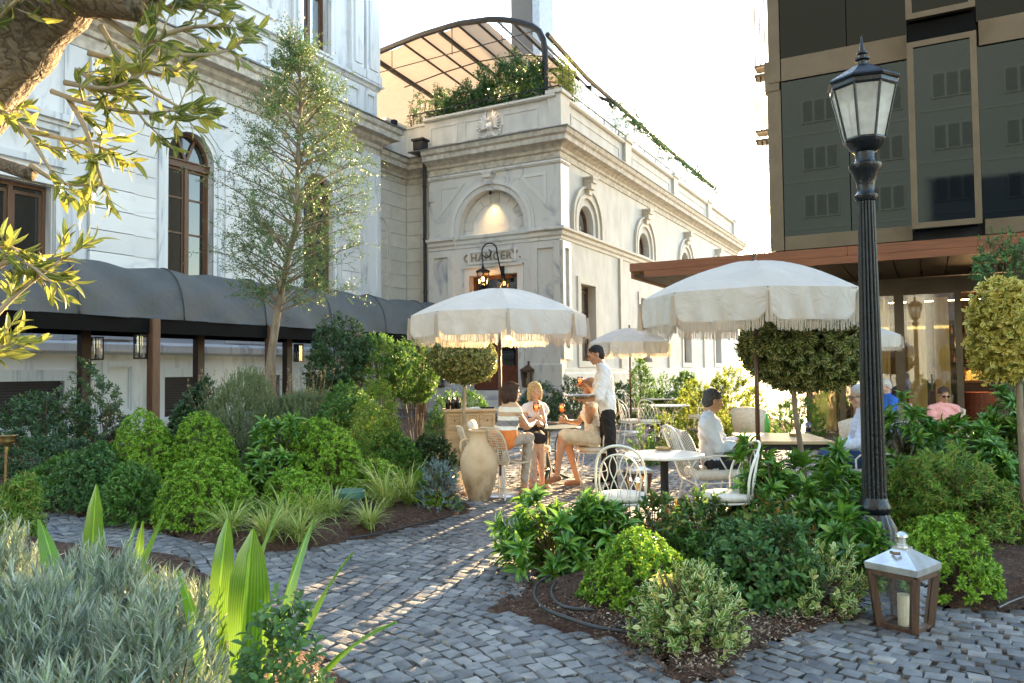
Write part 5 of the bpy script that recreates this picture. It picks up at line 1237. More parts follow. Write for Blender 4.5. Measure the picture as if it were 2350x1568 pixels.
def dome_pts(g, n, r, h, z0=.0, lump=.14, inner=.25, full=False, flat=1.0):
    """points + outward normals spread over a lumpy dome (or ball)"""
    u = g.uniform(-1 if full else -.18, 1, n); ph = g.uniform(0, 2 * np.pi, n); s = np.sqrt(1 - u * u)
    d = np.stack([s * np.cos(ph), s * np.sin(ph), u], -1)
    lf = np.zeros(n); q = g.normal(0, 1, (9, 3)); q = unit(q)
    for k in range(9): lf += np.exp(-((1 - d @ q[k]) / .16)) * g.uniform(.4, 1.2) 
    rad = (1 - lump * .8 + lump * lf) * np.where(g.uniform(0, 1, n) < inner, g.uniform(.55, .9, n), g.uniform(.93, 1.03, n))
    P = d * rad[:, None] * np.array([r[0], r[1], h]); P[:, 2] += z0
    N = unit(d / np.array([r[0], r[1], h])); return P, N
SPEC = {}   # plant kinds: leaf template, length, width, leaves per shoot, shoot length, upness, ...
SPEC['pitto'] = dict(kind='oval', L=.034, W=.0068, per=9, sl=.03, up=.35, whorl=.8, spread=(75, 25), mat='leaf_pitto')
SPEC['varieg'] = dict(kind='oval', L=.048, W=.011, per=14, sl=.13, up=.75, whorl=.0, spread=(48, 15), mat='leaf_varieg')
SPEC['laurel'] = dict(kind='lance', L=.135, W=.0185, per=17, sl=.12, up=.8, whorl=.85, spread=(82, 38), mat='leaf_laurel')
SPEC['photinia'] = dict(kind='oval', L=.062, W=.0125, per=10, sl=.11, up=.7, whorl=.4, spread=(62, 30), mat='leaf_photinia')
SPEC['dark'] = dict(kind='oval', L=.055, W=.0115, per=10, sl=.10, up=.5, whorl=.2, spread=(60, 20), mat='leaf_dark')
SPEC['mid'] = dict(kind='oval', L=.045, W=.009, per=11, sl=.10, up=.6, whorl=.3, spread=(60, 25), mat='leaf_mid')
SPEC['nandina'] = dict(kind='lance', L=.055, W=.0065, per=12, sl=.12, up=.3, whorl=.2, spread=(70, 20), mat='leaf_nandina')
SPEC['viburnum'] = dict(kind='oval', L=.045, W=.0115, per=9, sl=.09, up=.6, whorl=.3, spread=(65, 20), mat='leaf_vib')
SPEC['rosemary'] = dict(kind='needle', L=.036, W=.0032, per=30, sl=.16, up=1.2, whorl=.0, spread=(40, 10), mat='leaf_rosemary')
SPEC['lavender'] = dict(kind='needle', L=.060, W=.0027, per=30, sl=.20, up=1.6, whorl=.10, spread=(36, 12), mat='leaf_lavender')
SPEC['spruce'] = dict(kind='needle', L=.02, W=.0018, per=40, sl=.11, up=.3, whorl=.0, spread=(60, 15), mat='leaf_spruce')
SPEC['variball'] = dict(kind='oval', L=.05, W=.026, per=8, sl=.05, up=.1, whorl=.5, spread=(70, 30), mat='leaf_variball')
SPEC['goldball'] = dict(SPEC['variball'], mat='leaf_sunlitball')
SPEC['ivy'] = dict(kind='oval', L=.095, W=.024, per=6, sl=.16, up=.2, whorl=.1, spread=(70, 20), mat='leaf_ivy')
SPEC['gold'] = dict(kind='oval', L=.05, W=.011, per=9, sl=.09, up=.6, whorl=.3, spread=(60, 20), mat='leaf_gold')
M['leaf_pitto'] = leafmat('bright_green_leaf', [(.08, .18, .012), (.14, .29, .018), (.21, .39, .028), (.34, .50, .05)], .26, .42, spec=.25)
M['leaf_varieg'] = leafmat('cream_edged_leaf', [(.035, .12, .018), (.06, .17, .025), (.10, .24, .035), (.16, .30, .05), (.62, .60, .28)], .25, .33, edge=((.70, .68, .34), .62))
M['leaf_laurel'] = leafmat('glossy_long_leaf', [(.03, .10, .018), (.06, .18, .022), (.11, .27, .028), (.21, .38, .04)], .28, .28, vein=True, spec=.6)
M['leaf_photinia'] = leafmat('green_and_copper_leaf', [(.025, .08, .016), (.05, .14, .02), (.09, .20, .03), (.13, .24, .03), (.30, .13, .03)], .3, .32, spec=.6)
M['leaf_dark'] = leafmat('dark_green_leaf', [(.018, .055, .018), (.035, .09, .026), (.06, .14, .035)], .25, .35, spec=.6)
M['leaf_mid'] = leafmat('mid_green_leaf', [(.045, .12, .02), (.085, .20, .03), (.14, .29, .04)], .3, .42)
M['leaf_nandina'] = leafmat('feathery_green_leaf', [(.07, .17, .02), (.13, .28, .03), (.22, .36, .045), (.30, .24, .05)], .32, .42)
M['leaf_vib'] = leafmat('matt_green_leaf', [(.035, .10, .028), (.065, .16, .04), (.12, .24, .055)], .28, .45)
M['leaf_rosemary'] = leafmat('grey_green_needle', [(.10, .15, .07), (.18, .24, .11), (.28, .33, .17)], .25, .6)
M['leaf_lavender'] = leafmat('silver_green_needle', [(.13, .18, .14), (.24, .30, .25), (.38, .44, .38), (.16, .26, .10)], .2, .6)
M['leaf_spruce'] = leafmat('blue_grey_needle', [(.09, .14, .15), (.17, .24, .26), (.26, .34, .36)], .15, .6)
M['leaf_variball'] = leafmat('dark_leaf_with_gold_edge', [(.02, .055, .014), (.045, .10, .02), (.07, .13, .025), (.10, .17, .04)], .22, .35, edge=((.66, .58, .24), .66))
M['leaf_sunlitball'] = leafmat('sunlit_gold_variegated_leaf', [(.07, .14, .02), (.14, .22, .03), (.45, .40, .08), (.62, .52, .12)], .35, .35, edge=((.75, .64, .20), .42))  # variegated leaf with golden sunlight put into its colours
M['leaf_ivy'] = leafmat('climbing_leaf', [(.02, .065, .02), (.045, .12, .03), (.09, .18, .04)], .3, .4)
M['leaf_gold'] = leafmat('golden_green_leaf', [(.10, .17, .02), (.20, .28, .03), (.34, .38, .05)], .4, .42)
M['leaf_olive'] = leafmat('olive_leaf', [(.06, .10, .025), (.12, .17, .035), (.24, .27, .05), (.40, .38, .08)], .48, .38, vein=True)
M['leaf_tree'] = leafmat('slender_tree_leaf', [(.045, .10, .035), (.075, .15, .045), (.11, .20, .06)], .22, .5)
M['leaf_blade'] = leafmat('broad_glossy_blade', [(.09, .21, .012), (.15, .31, .016), (.22, .39, .025)], .20, .30, vein=True, ribs=True)
M['leaf_carex'] = leafmat('striped_grass_blade', [(.20, .30, .05), (.36, .44, .10), (.60, .62, .26)], .35, .5)
M['grassseed'] = leafmat('dry_seed_head', [(.30, .22, .13), (.42, .33, .2)], .3, .8)

def stems_mesh(mb, g, n, r, h, rad=.007, lean=.8, z0=.0):
    for k in range(n):
        a = g.uniform(0, 6.28); q = g.uniform(.05, .25); e_ = g.uniform(.4, .85)
        p0 = Vector((q * r[0] * math.cos(a) * .5, q * r[1] * math.sin(a) * .5, -.02)); p2 = Vector((e_ * r[0] * math.cos(a) * lean, e_ * r[1] * math.sin(a) * lean, z0 + h * g.uniform(.55, .85)))
        p1 = p0.lerp(p2, .5) + Vector((g.normal(0, .03), g.normal(0, .03), .04)); mb.tube([p0, p1, p2], [rad, rad * .8, rad * .5], 5)
def bush_meshes(kind, seed, r, h, n, z0=.0, lump=.16, inner=.3, full=False, scale=1.0, nst=9, lean=.8, base=0.0, trim=None):
    g = np.random.default_rng(seed); S = SPEC[kind]
    P, N = dome_pts(g, n, r, h, z0, lump, inner, full)
    if base: P[:, 2] = np.maximum(P[:, 2], base * g.uniform(.6, 1.3, n))
    k = P[:, 2] > .02; P, N = P[k], N[k]
    Dd = unit(N + np.array([0, 0, S['up']]) + g.normal(0, .28, P.shape)); sl = S['sl'] * scale * g.uniform(.6, 1.3, len(P))
    q = shoots(P - Dd * sl[:, None] * .6, Dd, sl, S['per'], S['L'] * scale, S['W'] * scale * 2, g, S['spread'], S['whorl'])
    me = leaf_mesh(kind + '_foliage', *q, S['kind']); me.materials.append(M[S['mat']])
    mb = MB(); stems_mesh(mb, g, nst, r, h, lean=lean, z0=z0)
    sd = g.choice(len(P), min(len(P), 60), replace=False)
    for i in sd: p = Vector(P[i]); mb.tube([p * .55 + Vector((0, 0, .02)), p * .8, p], [.004, .003, .002], 4)
    ms = bpy.data.meshes.new('stems'); ms.from_pydata(mb.v, [], mb.f); ms.materials.append(M['darkstem']); return me, ms
_bcache = {}
def bush(name, loc, kind, r, h, n, label, cat='shrub', group=None, seed=1, rz=0.0, key=None, sc=(1, 1, 1), **kw):
    if key is None or key not in _bcache:
        mm = bush_meshes(kind, seed, r, h, n, **kw)
        if key: _bcache[key] = mm
    else: mm = _bcache[key]
    e = empty(name, loc, rz, label, cat, group); e.scale = sc
    o1 = bpy.data.objects.new('foliage', mm[0]); o2 = bpy.data.objects.new('stems', mm[1])
    for o in (o1, o2): COL.objects.link(o); o.parent = e
    return e
def vb(u, vtop, vbot, hw, dep=None):
    """place by picture box: centre column, top & bottom row, half width (px); returns base point, radius, height"""
    p = G(u, vbot) if dep is None else gz(u, 900, dep)
    d = (p - Vector((0, 0, H))).dot(FW); top = D(u, vtop, d).z; return Vector((p.x, p.y, 0)), hw / 1762 * d, top
def vbush(name, box, kind, dens, label, depth_k=.9, push=.55, **kw):
    loc, r, h = vb(*box)
    loc = loc + Vector((FW.x, FW.y, 0)).normalized() * r * depth_k * push
    h = D(box[0], box[1], (loc - Vector((0, 0, H))).dot(FW)).z - SPEC[kind]['sl'] * .45 - (.035 if kind == 'laurel' else -.01)
    n = int(dens * (2 * math.pi * r * max(r, h)) * (1.9 if kind == 'pitto' else 1.35)); h = h * 1.0
    loc.z = .04; return bush(name, loc, kind, (r, r * depth_k), h, n, label, rz=YAW, **kw)
# ---- left bed
GR = 'clipped bright green round bushes of the left bed'
vbush('round_bush', (460, 1062, 1228, 118), 'pitto', 420, 'largest bright green round bush, front of the left bed, left of the green bollard light', group=GR, seed=11, lump=.08, inner=.22)
vbush('round_bush', (665, 1075, 1222, 92), 'pitto', 420, 'bright green loose bush between the largest round bush and the bollard light', group=GR, seed=12, lump=.2)
vbush('round_bush', (838, 1058, 1165, 90), 'pitto', 400, 'bright green bush directly behind the green bollard light', group=GR, seed=13, lump=.14)
vbush('round_bush', (318, 966, 1110, 85, 8.6), 'pitto', 380, 'bright green round bush nearest the two walkway posts', group=GR, seed=14, lump=.1)
vbush('round_bush', (455, 966, 1100, 90, 8.8), 'pitto', 380, 'bright green round bush right behind the largest one', group=GR, seed=15, lump=.12)
vbush('round_bush', (745, 968, 1100, 95, 8.6), 'pitto', 340, 'bright green bush in mid left bed, in front of the grey green rosemary', group=GR, seed=16, lump=.22)
vbush('laurel_shrub', (625, 936, 1060, 74, 8.7), 'laurel', 40, 'upright shrub with long light green leaves in the middle of the left bed', seed=17, lump=.3, nst=14)
vbush('low_shrub', (110, 1045, 1175, 92), 'mid', 330, 'mid green spreading shrub beside the brass torch', seed=18, lump=.25)
vbush('low_shrub', (285, 1060, 1180, 80, 7.5), 'mid', 340, 'dark bluish green shrub left of the largest round bush', seed=19, lump=.2)
vbush('low_shrub', (205, 1020, 1140, 78, 8.2), 'viburnum', 330, 'grey green shrub at the foot of the dark walkway post', seed=20, lump=.25)
vbush('low_shrub', (30, 1085, 1170, 46, 6.9), 'nandina', 330, 'low reddish orange tipped shrub at the left edge behind the brass torch', seed=21)
vbush('low_shrub', (985, 1108, 1182, 80), 'pitto', 330, 'light green low spreading bush left of the amphora', seed=22, lump=.3, scale=.8)
vbush('spruce_bush', (1008, 1050, 1150, 62, 8.0), 'spruce', 260, 'blue grey dwarf spruce left of the amphora', seed=23, lump=.3)
vbush('low_shrub', (900, 985, 1080, 80, 9.4), 'mid', 300, 'mid green shrub behind the broad leaved clump left of the amphora', seed=24, lump=.2)
vbush('low_shrub', (985, 1000, 1080, 55, 9.6), 'dark', 300, 'dark green shrub directly behind the blue grey spruce', seed=241, lump=.2)
vbush('rosemary_bush', (545, 905, 1060, 120, 9.8), 'rosemary', 330, 'grey green feathery rosemary mass behind the bright round bushes', seed=25, lump=.2, h_=1) if False else None
for i, (bx, lab, kd) in enumerate((((525, 885, 1060, 125, 9.9), 'feathery grey green rosemary bush behind the bright round bushes, nearest the pale brown post', 'rosemary'),
        ((665, 872, 1060, 125, 10.3), 'feathery grey green rosemary bush at the foot of the slender tree', 'rosemary'),
        ((790, 880, 1060, 105, 10.2), 'fine leaved green shrub right of the slender tree trunk', 'mid'),
        ((850, 925, 1070, 82, 9.4), 'yellow and orange tipped feathery shrub in the left bed', 'nandina'),
        ((430, 870, 1040, 62, 11.5), 'dark green shrub right of the pale brown post', 'dark'))):
    vbush('feathery_shrub' if kd != 'dark' else 'low_shrub', bx, kd, 420 if kd == 'rosemary' else 260, lab, seed=30 + i, lump=.25)
vbush('leafy_shrub', (60, 872, 1060, 120, 10.6), 'dark', 70, 'dark leaved bush under the louvred vent at the left edge', seed=40, lump=.3, scale=1.25, nst=16)
vbush('leafy_shrub', (215, 868, 1060, 70, 11.0), 'dark', 55, 'dark leaved bush behind the nearest dark walkway post', seed=41, lump=.35, scale=1.25, nst=16)
vbush('leafy_shrub', (140, 975, 1060, 95, 9.6), 'dark', 110, 'dark low bush between the torch and the nearest dark post', seed=42, lump=.3)
# tall shrubs with bare stems beside the awning
def stem_shrub(u, vt, vb_, hw, dep, kind, lab, seed, zf=.45, dens=130, nst=14, scale=1.2):
    loc, r, top = vb(u, vt, vb_, hw, dep)
    loc.z = 0; hh = top * (1 - zf) * .5
    return bush('tall_shrub', loc, kind, (r, r * .8), hh, int(dens * 4 * math.pi * r * hh), lab, rz=YAW, seed=seed, z0=top - hh, full=True, lump=.35, inner=.45, nst=nst, lean=.9, scale=scale, group='tall shrubs on bare stems beside the awning end')
stem_shrub(775, 738, 1000, 78, 12.4, 'dark', 'tall dark green shrub on bare stems below the grey awning', 50)
stem_shrub(880, 752, 1000, 66, 12.8, 'mid', 'tall green shrub on bare stems, the middle one beside the awning', 51)
stem_shrub(955, 775, 1000, 62, 12.6, 'mid', 'tall light green shrub on bare stems nearest the parasol of the three women', 52, zf=.4)
# variegated sedge clumps along the edge
def blade_clump(name, loc, n, L, W, mat, label, cat, group, seed, arch=1.0, tilt=.35, seg=6, seeds=0, r0=.04):
    g = np.random.default_rng(seed); V = []; F = []; uv = []
    for k in range(n):
        a = g.uniform(0, 6.28); l = L * g.uniform(.6, 1.1); th = g.uniform(.05, tilt); x, y = r0 * g.uniform(0, 1) * math.cos(a), r0 * g.uniform(0, 1) * math.sin(a); z = 0; b0 = len(V); ar = arch * g.uniform(.5, 1.4)
        for i in range(seg + 1):
            t = i / seg; w_ = W * (1 - t ** 2.2) * (.5 + .5 * min(1, t * 4)) + .0003
            V.append((x - w_ * math.sin(a), y + w_ * math.cos(a), z)); V.append((x + w_ * math.sin(a), y - w_ * math.cos(a), z)); uv += [(-1, t), (1, t)]
            th2 = th + ar * t * 1.6; x += math.sin(th2) * math.cos(a) * l / seg; y += math.sin(th2) * math.sin(a) * l / seg; z += math.cos(th2) * l / seg
            if i: q = b0 + 2 * i; F.append((q - 2, q - 1, q + 1, q))
    me = bpy.data.meshes.new(name); me.from_pydata(V, [], F); u_ = me.uv_layers.new(name='leaf'); li = np.zeros(len(me.loops), np.int32); me.loops.foreach_get('vertex_index', li)
    u_.data.foreach_set('uv', np.array(uv, np.float32)[li].ravel())
    o = link(name, me, M[mat], smooth=True, loc=loc); o['label'] = label; o['category'] = cat
    if group: o['group'] = group
    return o
CG = 'variegated sedge clumps along the edge of the left bed'
for i, (u, v, k, lab) in enumerate(((528, 1246, .7, 'sedge clump left of the small black path light'), (615, 1264, .75, 'lowest sedge clump at the corner of the mulch'), (655, 1236, .85, 'sedge clump right of the small black path light'),
        (715, 1226, .85, 'sedge clump second to the left of the bollard light'), (688, 1262, .7, 'small sedge clump at the mulch edge'), (762, 1212, .75, 'sedge clump directly left of the bollard light foot'),
        (885, 1188, 1.15, 'largest sedge clump right of the bollard light'), (940, 1180, 1.05, 'sedge clump farthest along the edge towards the amphora'), (848, 1232, .6, 'sedge clump in front of the bollard light'), (500, 1222, .6, 'sedge clump at the foot of the largest round bush'))):
    p = G(u, v); p.z = .07; blade_clump('sedge_clump', p, 150, .60 * k, .0056, 'leaf_carex', 'yellow green striped ' + lab, 'grass', CG, 60 + i, arch=.95, tilt=.75)
# tall dry grasses behind
GG = 'tufts of tall seeding grass around the slender tree'
for i, (u, dep, lab) in enumerate(((520, 10.6, 'tuft of dry seeding grass nearest the pale brown post'), (575, 10.8, 'tuft of dry seeding grass left of the slender tree trunk'), (650, 10.9, 'tuft of dry seeding grass right at the slender tree trunk'), (705, 10.8, 'tuft of dry seeding grass farthest right of the slender tree'))):
    p = gz(u, 900, dep); o = blade_clump('seed_grass', p, 70, 1.25, .003, 'leaf_rosemary', lab, 'grass', GG, 80 + i, arch=.3, tilt=.2, r0=.18)
    g = np.random.default_rng(90 + i); n = 26; q = np.stack([g.normal(0, .2, n), g.normal(0, .2, n), g.uniform(1.15, 1.5, n)], -1)
    B = np.repeat(q, 14, 0) + np.stack([g.normal(0, .006, n * 14), g.normal(0, .006, n * 14), g.uniform(0, .10, n * 14)], -1)
    me = leaf_mesh('seed_head', B, unit(g.normal(0, .5, B.shape) + np.array([0, 0, 1.])), unit(g.normal(0, 1, B.shape)), np.full(len(B), .03), np.full(len(B), .006), 'needle'); s = link('seed_head', me, M['grassseed'], o)
    mb = MB()
    for r in q: mb.tube([(r[0] * .4, r[1] * .4, .4), (r[0] * .8, r[1] * .8, r[2] * .8), tuple(r)], .002, 3)
    mb.build('stalk', M['grassseed'], o)
# broad aspidistra blades
def broad_leaf(mb_v, mb_f, uv, base, d, L, W, lean, bend, tw, seg=10):
    d = Vector((d[0], d[1], 0)).normalized(); s = Vector((-d.y, d.x, 0)); tw *= .35; s = (s * math.cos(tw) + d * math.sin(tw)); p = Vector(base); th = lean; b0 = len(mb_v)
    for i in range(seg + 1):
        t = i / seg; tt = max(0, (t - .16) / .84); w_ = (W * math.sin(math.pi * tt ** 1.5) ** .7 if 0 < tt < 1 else .004) + .004 * (1 - t); up = Vector((0, 0, 1)) * math.sin(0) 
        n = (d * math.cos(th) - Vector((0, 0, 1)) * math.sin(th)).normalized()
        for k, x in enumerate((-1, -.5, 0, .5, 1)): mb_v.append(tuple(p + s * w_ * x - n * w_ * .30 * (1 - abs(x)) * 1.0 + n * .004 * math.sin(t * 17 + x * 3))); uv.append((x, t))
        th += bend / seg * (.3 + 1.4 * t); p = p + (d * math.sin(th) + Vector((0, 0, 1)) * math.cos(th)) * L / seg
        if i:
            for k in range(4): q = b0 + 5 * i + k; mb_f.append((q - 5, q - 4, q + 1, q))
def broad_plant(name, loc, leaves, label, mat='leaf_blade', group=None):
    e = empty(name, loc, 0, label, 'plant', group)
    for (ang, L, W, lean, bend, tw, off) in leaves:
        V, F, uv = [], [], []; a = R_(ang) + YAW; d = (math.cos(a), math.sin(a)); broad_leaf(V, F, uv, (d[0] * off, d[1] * off, 0), d, L, W, lean, bend, tw)
        me = bpy.data.meshes.new('leaf'); me.from_pydata(V, [], F); u_ = me.uv_layers.new(name='leaf'); li = np.zeros(len(me.loops), np.int32); me.loops.foreach_get('vertex_index', li); u_.data.foreach_set('uv', np.array(uv, np.float32)[li].ravel())
        link('leaf', me, M[mat], e, smooth=True)
    return e
q = gz(555, 1500, 2.75)
broad_plant('broad_leaved_plant', q, [(80, .93, .098, .02, .10, .6, .02), (20, .90, .060, .22, .45, .9, .05), (10, .78, .05, .35, .9, .7, .06), (170, .80, .056, .12, .25, -.6, .08), (-10, .74, .042, .6, .9, .4, .05), (60, .98, .040, .16, .40, 1.0, .06), (200, .7, .045, .3, .5, .3, .04), (265, .62, .05, .2, .5, .3, .03)],
            'largest clump of broad glossy green blades beside the path, lower left')
q = gz(478, 1450, 3.0); broad_plant('broad_leaved_plant', q, [(35, 1.05, .058, .16, .28, .8, .03), (90, .92, .058, .10, .2, .9, .04), (150, .8, .04, .25, .5, .8, .05), (0, .7, .04, .3, .5, 1, .04)], 'clump of upright broad blades just left of the largest one')
q = gz(200, 1300, 3.3); broad_plant('broad_leaved_plant', q, [(100, 1.02, .055, .03, .10, 1.0, .03), (20, .92, .05, .18, .25, .9, .05), (165, .9, .045, .15, .25, 1.1, .04), (60, .85, .035, .12, .2, .6, .06)], 'clump of broad yellow green blades rising from the silver lavender')
q = gz(292, 1280, 3.6); broad_plant('broad_leaved_plant', q, [(80, .80, .035, .06, .1, .6, .03), (20, .6, .03, .2, .3, .9, .05)], 'small pair of broad blades between the lavender and the mulch')
for i, (u, dep, k, lab) in enumerate(((905, 8.6, .9, 'clump of large arching leaves behind the sedge'), (948, 8.3, 1.0, 'clump of large arching leaves left of the blue grey spruce'))):
    g = np.random.default_rng(100 + i); broad_plant('broad_leaved_plant', gz(u, 900, dep), [(g.uniform(0, 360), .62 * k * g.uniform(.7, 1.1), .045, g.uniform(.15, .5), g.uniform(.5, 1.3), g.uniform(-.6, .6), .04) for _ in range(10)], lab)
# ---- foreground left: lavender mass and round leaved shrub
g = np.random.default_rng(5)
def front_mass(name, box, kind, dens, label, seed, **kw): return vbush(name, box, kind, dens, label, seed=seed, **kw)
for i, (u, dep, hw, vt, lab) in enumerate(((60, 2.5, 330, 1300, 'silver lavender bush in the bottom left corner'), (250, 3.1, 260, 1285, 'silver lavender bush in the lower left, behind the nearest one'), (330, 2.3, 200, 1385, 'silver lavender bush left of the largest broad blades'), (-20, 3.6, 200, 1250, 'silver lavender bush farthest back at the left edge'), (130, 1.9, 260, 1475, 'silver lavender bush nearest the viewer'), (425, 3.1, 130, 1350, 'silver lavender bush behind the upright broad blades at the bed edge'))):
    loc, r, h = vb(u, vt, 1500, hw, dep); r = min(r, .46)
    bush('lavender_bush', loc, 'lavender', (r, r * .9), h, int(1150 * r * r * 6.28), lab, cat='lavender', group='silver lavender bushes in the lower left', seed=110 + i, rz=YAW, lump=.18, inner=.45)
loc, r, h = vb(650, 1475, 1600, 215, 2.25)
bush('round_leaved_shrub', loc, 'viburnum', (r, r * .8), h, 1000, 'low shrub with small rounded dark leaves below the broad blades', seed=120, rz=YAW, lump=.4, scale=.75, inner=.3, nst=14)
# ---- centre bed
LG = 'large leaved glossy shrubs of the centre bed'
vbush('laurel_shrub', (1280, 1112, 1335, 125), 'laurel', 36, 'large glossy shrub with whorls of long leaves overhanging the path', group=LG, seed=130, lump=.35, inner=.3, nst=16, depth_k=.7)
vbush('laurel_shrub', (1405, 1105, 1330, 72, 5.6), 'laurel', 28, 'tall glossy whorled shrub below the cafe chair nearest the path', group=LG, seed=131, lump=.4, inner=.3, nst=16)
vbush('laurel_shrub', (1205, 1172, 1310, 62), 'laurel', 40, 'low glossy whorled shrub reaching farthest over the path', group=LG, seed=1311, lump=.35, depth_k=.7)
vbush('laurel_shrub', (1768, 1008, 1250, 72, 6.1), 'laurel', 32, 'upright glossy shrub right of the marble table chairs', group=LG, seed=132, lump=.35, nst=14)
vbush('laurel_shrub', (1890, 1095, 1300, 108, 5.9), 'laurel', 34, 'spreading glossy shrub left of the lamp post base', group=LG, seed=133, lump=.3, nst=14)
vbush('photinia_shrub', (1620, 1135, 1260, 110, 5.9), 'photinia', 150, 'copper tipped shrub in front of the marble table', seed=134, lump=.3)
vbush('photinia_shrub', (1500, 1180, 1290, 70, 5.6), 'photinia', 150, 'copper tipped shrub left of the marble table foot', seed=135, lump=.3)
vbush('photinia_shrub', (1760, 1150, 1290, 80, 5.6), 'photinia', 150, 'copper tipped shrub in front of the upright glossy shrub', seed=1351, lump=.3)
vbush('round_bush', (1475, 1232, 1430, 128), 'pitto', 430, 'bright green spreading bush in the middle of the centre bed above the black hose', seed=136, lump=.2)
vbush('low_shrub', (1765, 1215, 1430, 120), 'viburnum', 300, 'matt dark green shrub between the two cream variegated bushes', seed=137, lump=.25, scale=1.15)
VG = 'cream variegated bushes of the centre bed'
vbush('variegated_bush', (1600, 1278, 1520, 124), 'varieg', 190, 'front cream variegated bush at the tip of the centre bed, on thin bare stems', group=VG, seed=138, lump=.25, inner=.4, nst=16)
vbush('variegated_bush', (1890, 1258, 1432, 104), 'varieg', 200, 'cream variegated bush left of the large wooden lantern', group=VG, seed=139, lump=.22, inner=.4)
vbush('variegated_bush', (1690, 1262, 1440, 60, 4.8), 'varieg', 170, 'small cream variegated bush behind the front one', group=VG, seed=1391, lump=.22, inner=.4)
vbush('low_shrub', (1580, 1222, 1340, 90, 5.5), 'mid', 300, 'mid green shrub behind the front variegated bush', seed=1392, lump=.3)
vbush('low_shrub', (1690, 1205, 1330, 80, 5.4), 'viburnum', 300, 'matt green shrub in the middle of the centre bed behind the small variegated bush', seed=1393, lump=.3)
vbush('laurel_shrub', (1972, 1195, 1360, 68, 5.15), 'laurel', 60, 'small glossy shrub hiding the foot of the street lamp', group=LG, seed=1394, lump=.3)
# ---- right bed
vbush('round_bush', (2215, 1205, 1400, 112), 'pitto', 430, 'bright yellow green round bush right of the large wooden lantern', seed=140, lump=.16)
vbush('round_bush', (2120, 1190, 1330, 60, 5.8), 'pitto', 400, 'bright green bush behind the large wooden lantern roof', seed=1401, lump=.2)
vbush('nandina_shrub', (2150, 1035, 1250, 105, 6.4), 'nandina', 250, 'feathery light green shrub right of the lamp post', seed=141, lump=.3)
vbush('nandina_shrub', (2280, 1060, 1260, 110, 6.1), 'nandina', 250, 'feathery green shrub at the right edge', seed=142, lump=.3)
vbush('laurel_shrub', (2120, 905, 1110, 85, 7.6), 'laurel', 34, 'tall glossy shrub just right of the lamp post below the glass door', group=LG, seed=143, lump=.35, nst=14)
vbush('laurel_shrub', (2240, 935, 1120, 85, 7.3), 'laurel', 42, 'glossy dark shrub below the open doorway', group=LG, seed=144, lump=.3, nst=14)
vbush('laurel_shrub', (2335, 910, 1120, 75, 7.6), 'laurel', 42, 'glossy dark shrub at the right edge under the small clipped tree', group=LG, seed=145, lump=.3, nst=14)
vbush('laurel_shrub', (1925, 1010, 1180, 52, 6.7), 'laurel', 50, 'small glossy shrub left of the lamp post in front of the old man', group=LG, seed=146, lump=.3)
vbush('low_shrub', (2200, 1010, 1150, 90, 6.9), 'viburnum', 280, 'dark matt shrub behind the feathery shrubs', seed=147, lump=.3)
vbush('low_shrub', (2345, 860, 1000, 45, 8.6), 'rosemary', 250, 'fine leaved shrub at the right edge', seed=148, lump=.3)
# ---- back hedge and shrubs
HG = 'evergreen shrubs in front of the chancery'
for i, (u, vt, hw, dep, kd, lab) in enumerate(((1235, 873, 58, 22.5, 'dark', 'dark glossy hedge shrub right of the chancery plinth lantern'), (1325, 872, 62, 22.0, 'dark', 'dark glossy hedge shrub directly behind the blonde woman'), (1400, 875, 55, 21.0, 'dark', 'dark glossy hedge shrub behind the waiter'),
        (1470, 818, 36, 21.5, 'mid', 'taller rounded shrub below the smallest parasol'), (1520, 868, 55, 20.5, 'mid', 'green hedge shrub right of the smallest parasol pole'), (1575, 822, 42, 21.0, 'mid', 'taller pale shrub against the stucco wall'),
        (1610, 868, 55, 18.0, 'gold', 'golden green shrub behind the dark haired man'), (1665, 862, 60, 17.0, 'gold', 'golden sunlit shrub left of the clipped tree'), (1560, 965, 62, 13.5, 'gold', 'golden green low shrub behind the small lit lantern'),
        (1660, 930, 50, 13.2, 'gold', 'golden green shrub directly behind the dark haired man head'), (1820, 895, 70, 14.5, 'mid', 'green shrub below the clipped tree behind the table of men'), (1725, 900, 40, 15, 'gold', 'golden shrub beside the dark parasol pole'), (1480, 1000, 50, 12.0, 'mid', 'low green shrub behind the small lit lantern'), (1630, 1010, 75, 11.6, 'mid', 'low green bush behind the dark haired man chair'))):
    loc, r, h = vb(u, vt, 960, hw, dep)
    bush('garden_shrub', loc, kd, (r, r * .8), h, int(105 * r * max(r, h) * 6.28 * (12 / dep) ** .5), lab, group=HG, seed=150 + i, rz=YAW, lump=.28, scale=1.5 if dep > 15 else 1.15, inner=.3)
for i, (u, vt, hw, dep, lab) in enumerate(((1085, 885, 60, 15.5, 'green shrub behind the wooden sideboard'), (1020, 905, 60, 14.2, 'green shrub left of the wooden sideboard'), (2045, 950, 40, 10, 'dark shrub behind the lamp post'))):
    loc, r, h = vb(u, vt, 960, hw, dep); bush('garden_shrub', loc, 'mid', (r, r * .8), h, int(120 * r * max(r, h) * 6.28), lab, group=HG, seed=170 + i, rz=YAW, lump=.28, scale=1.2)
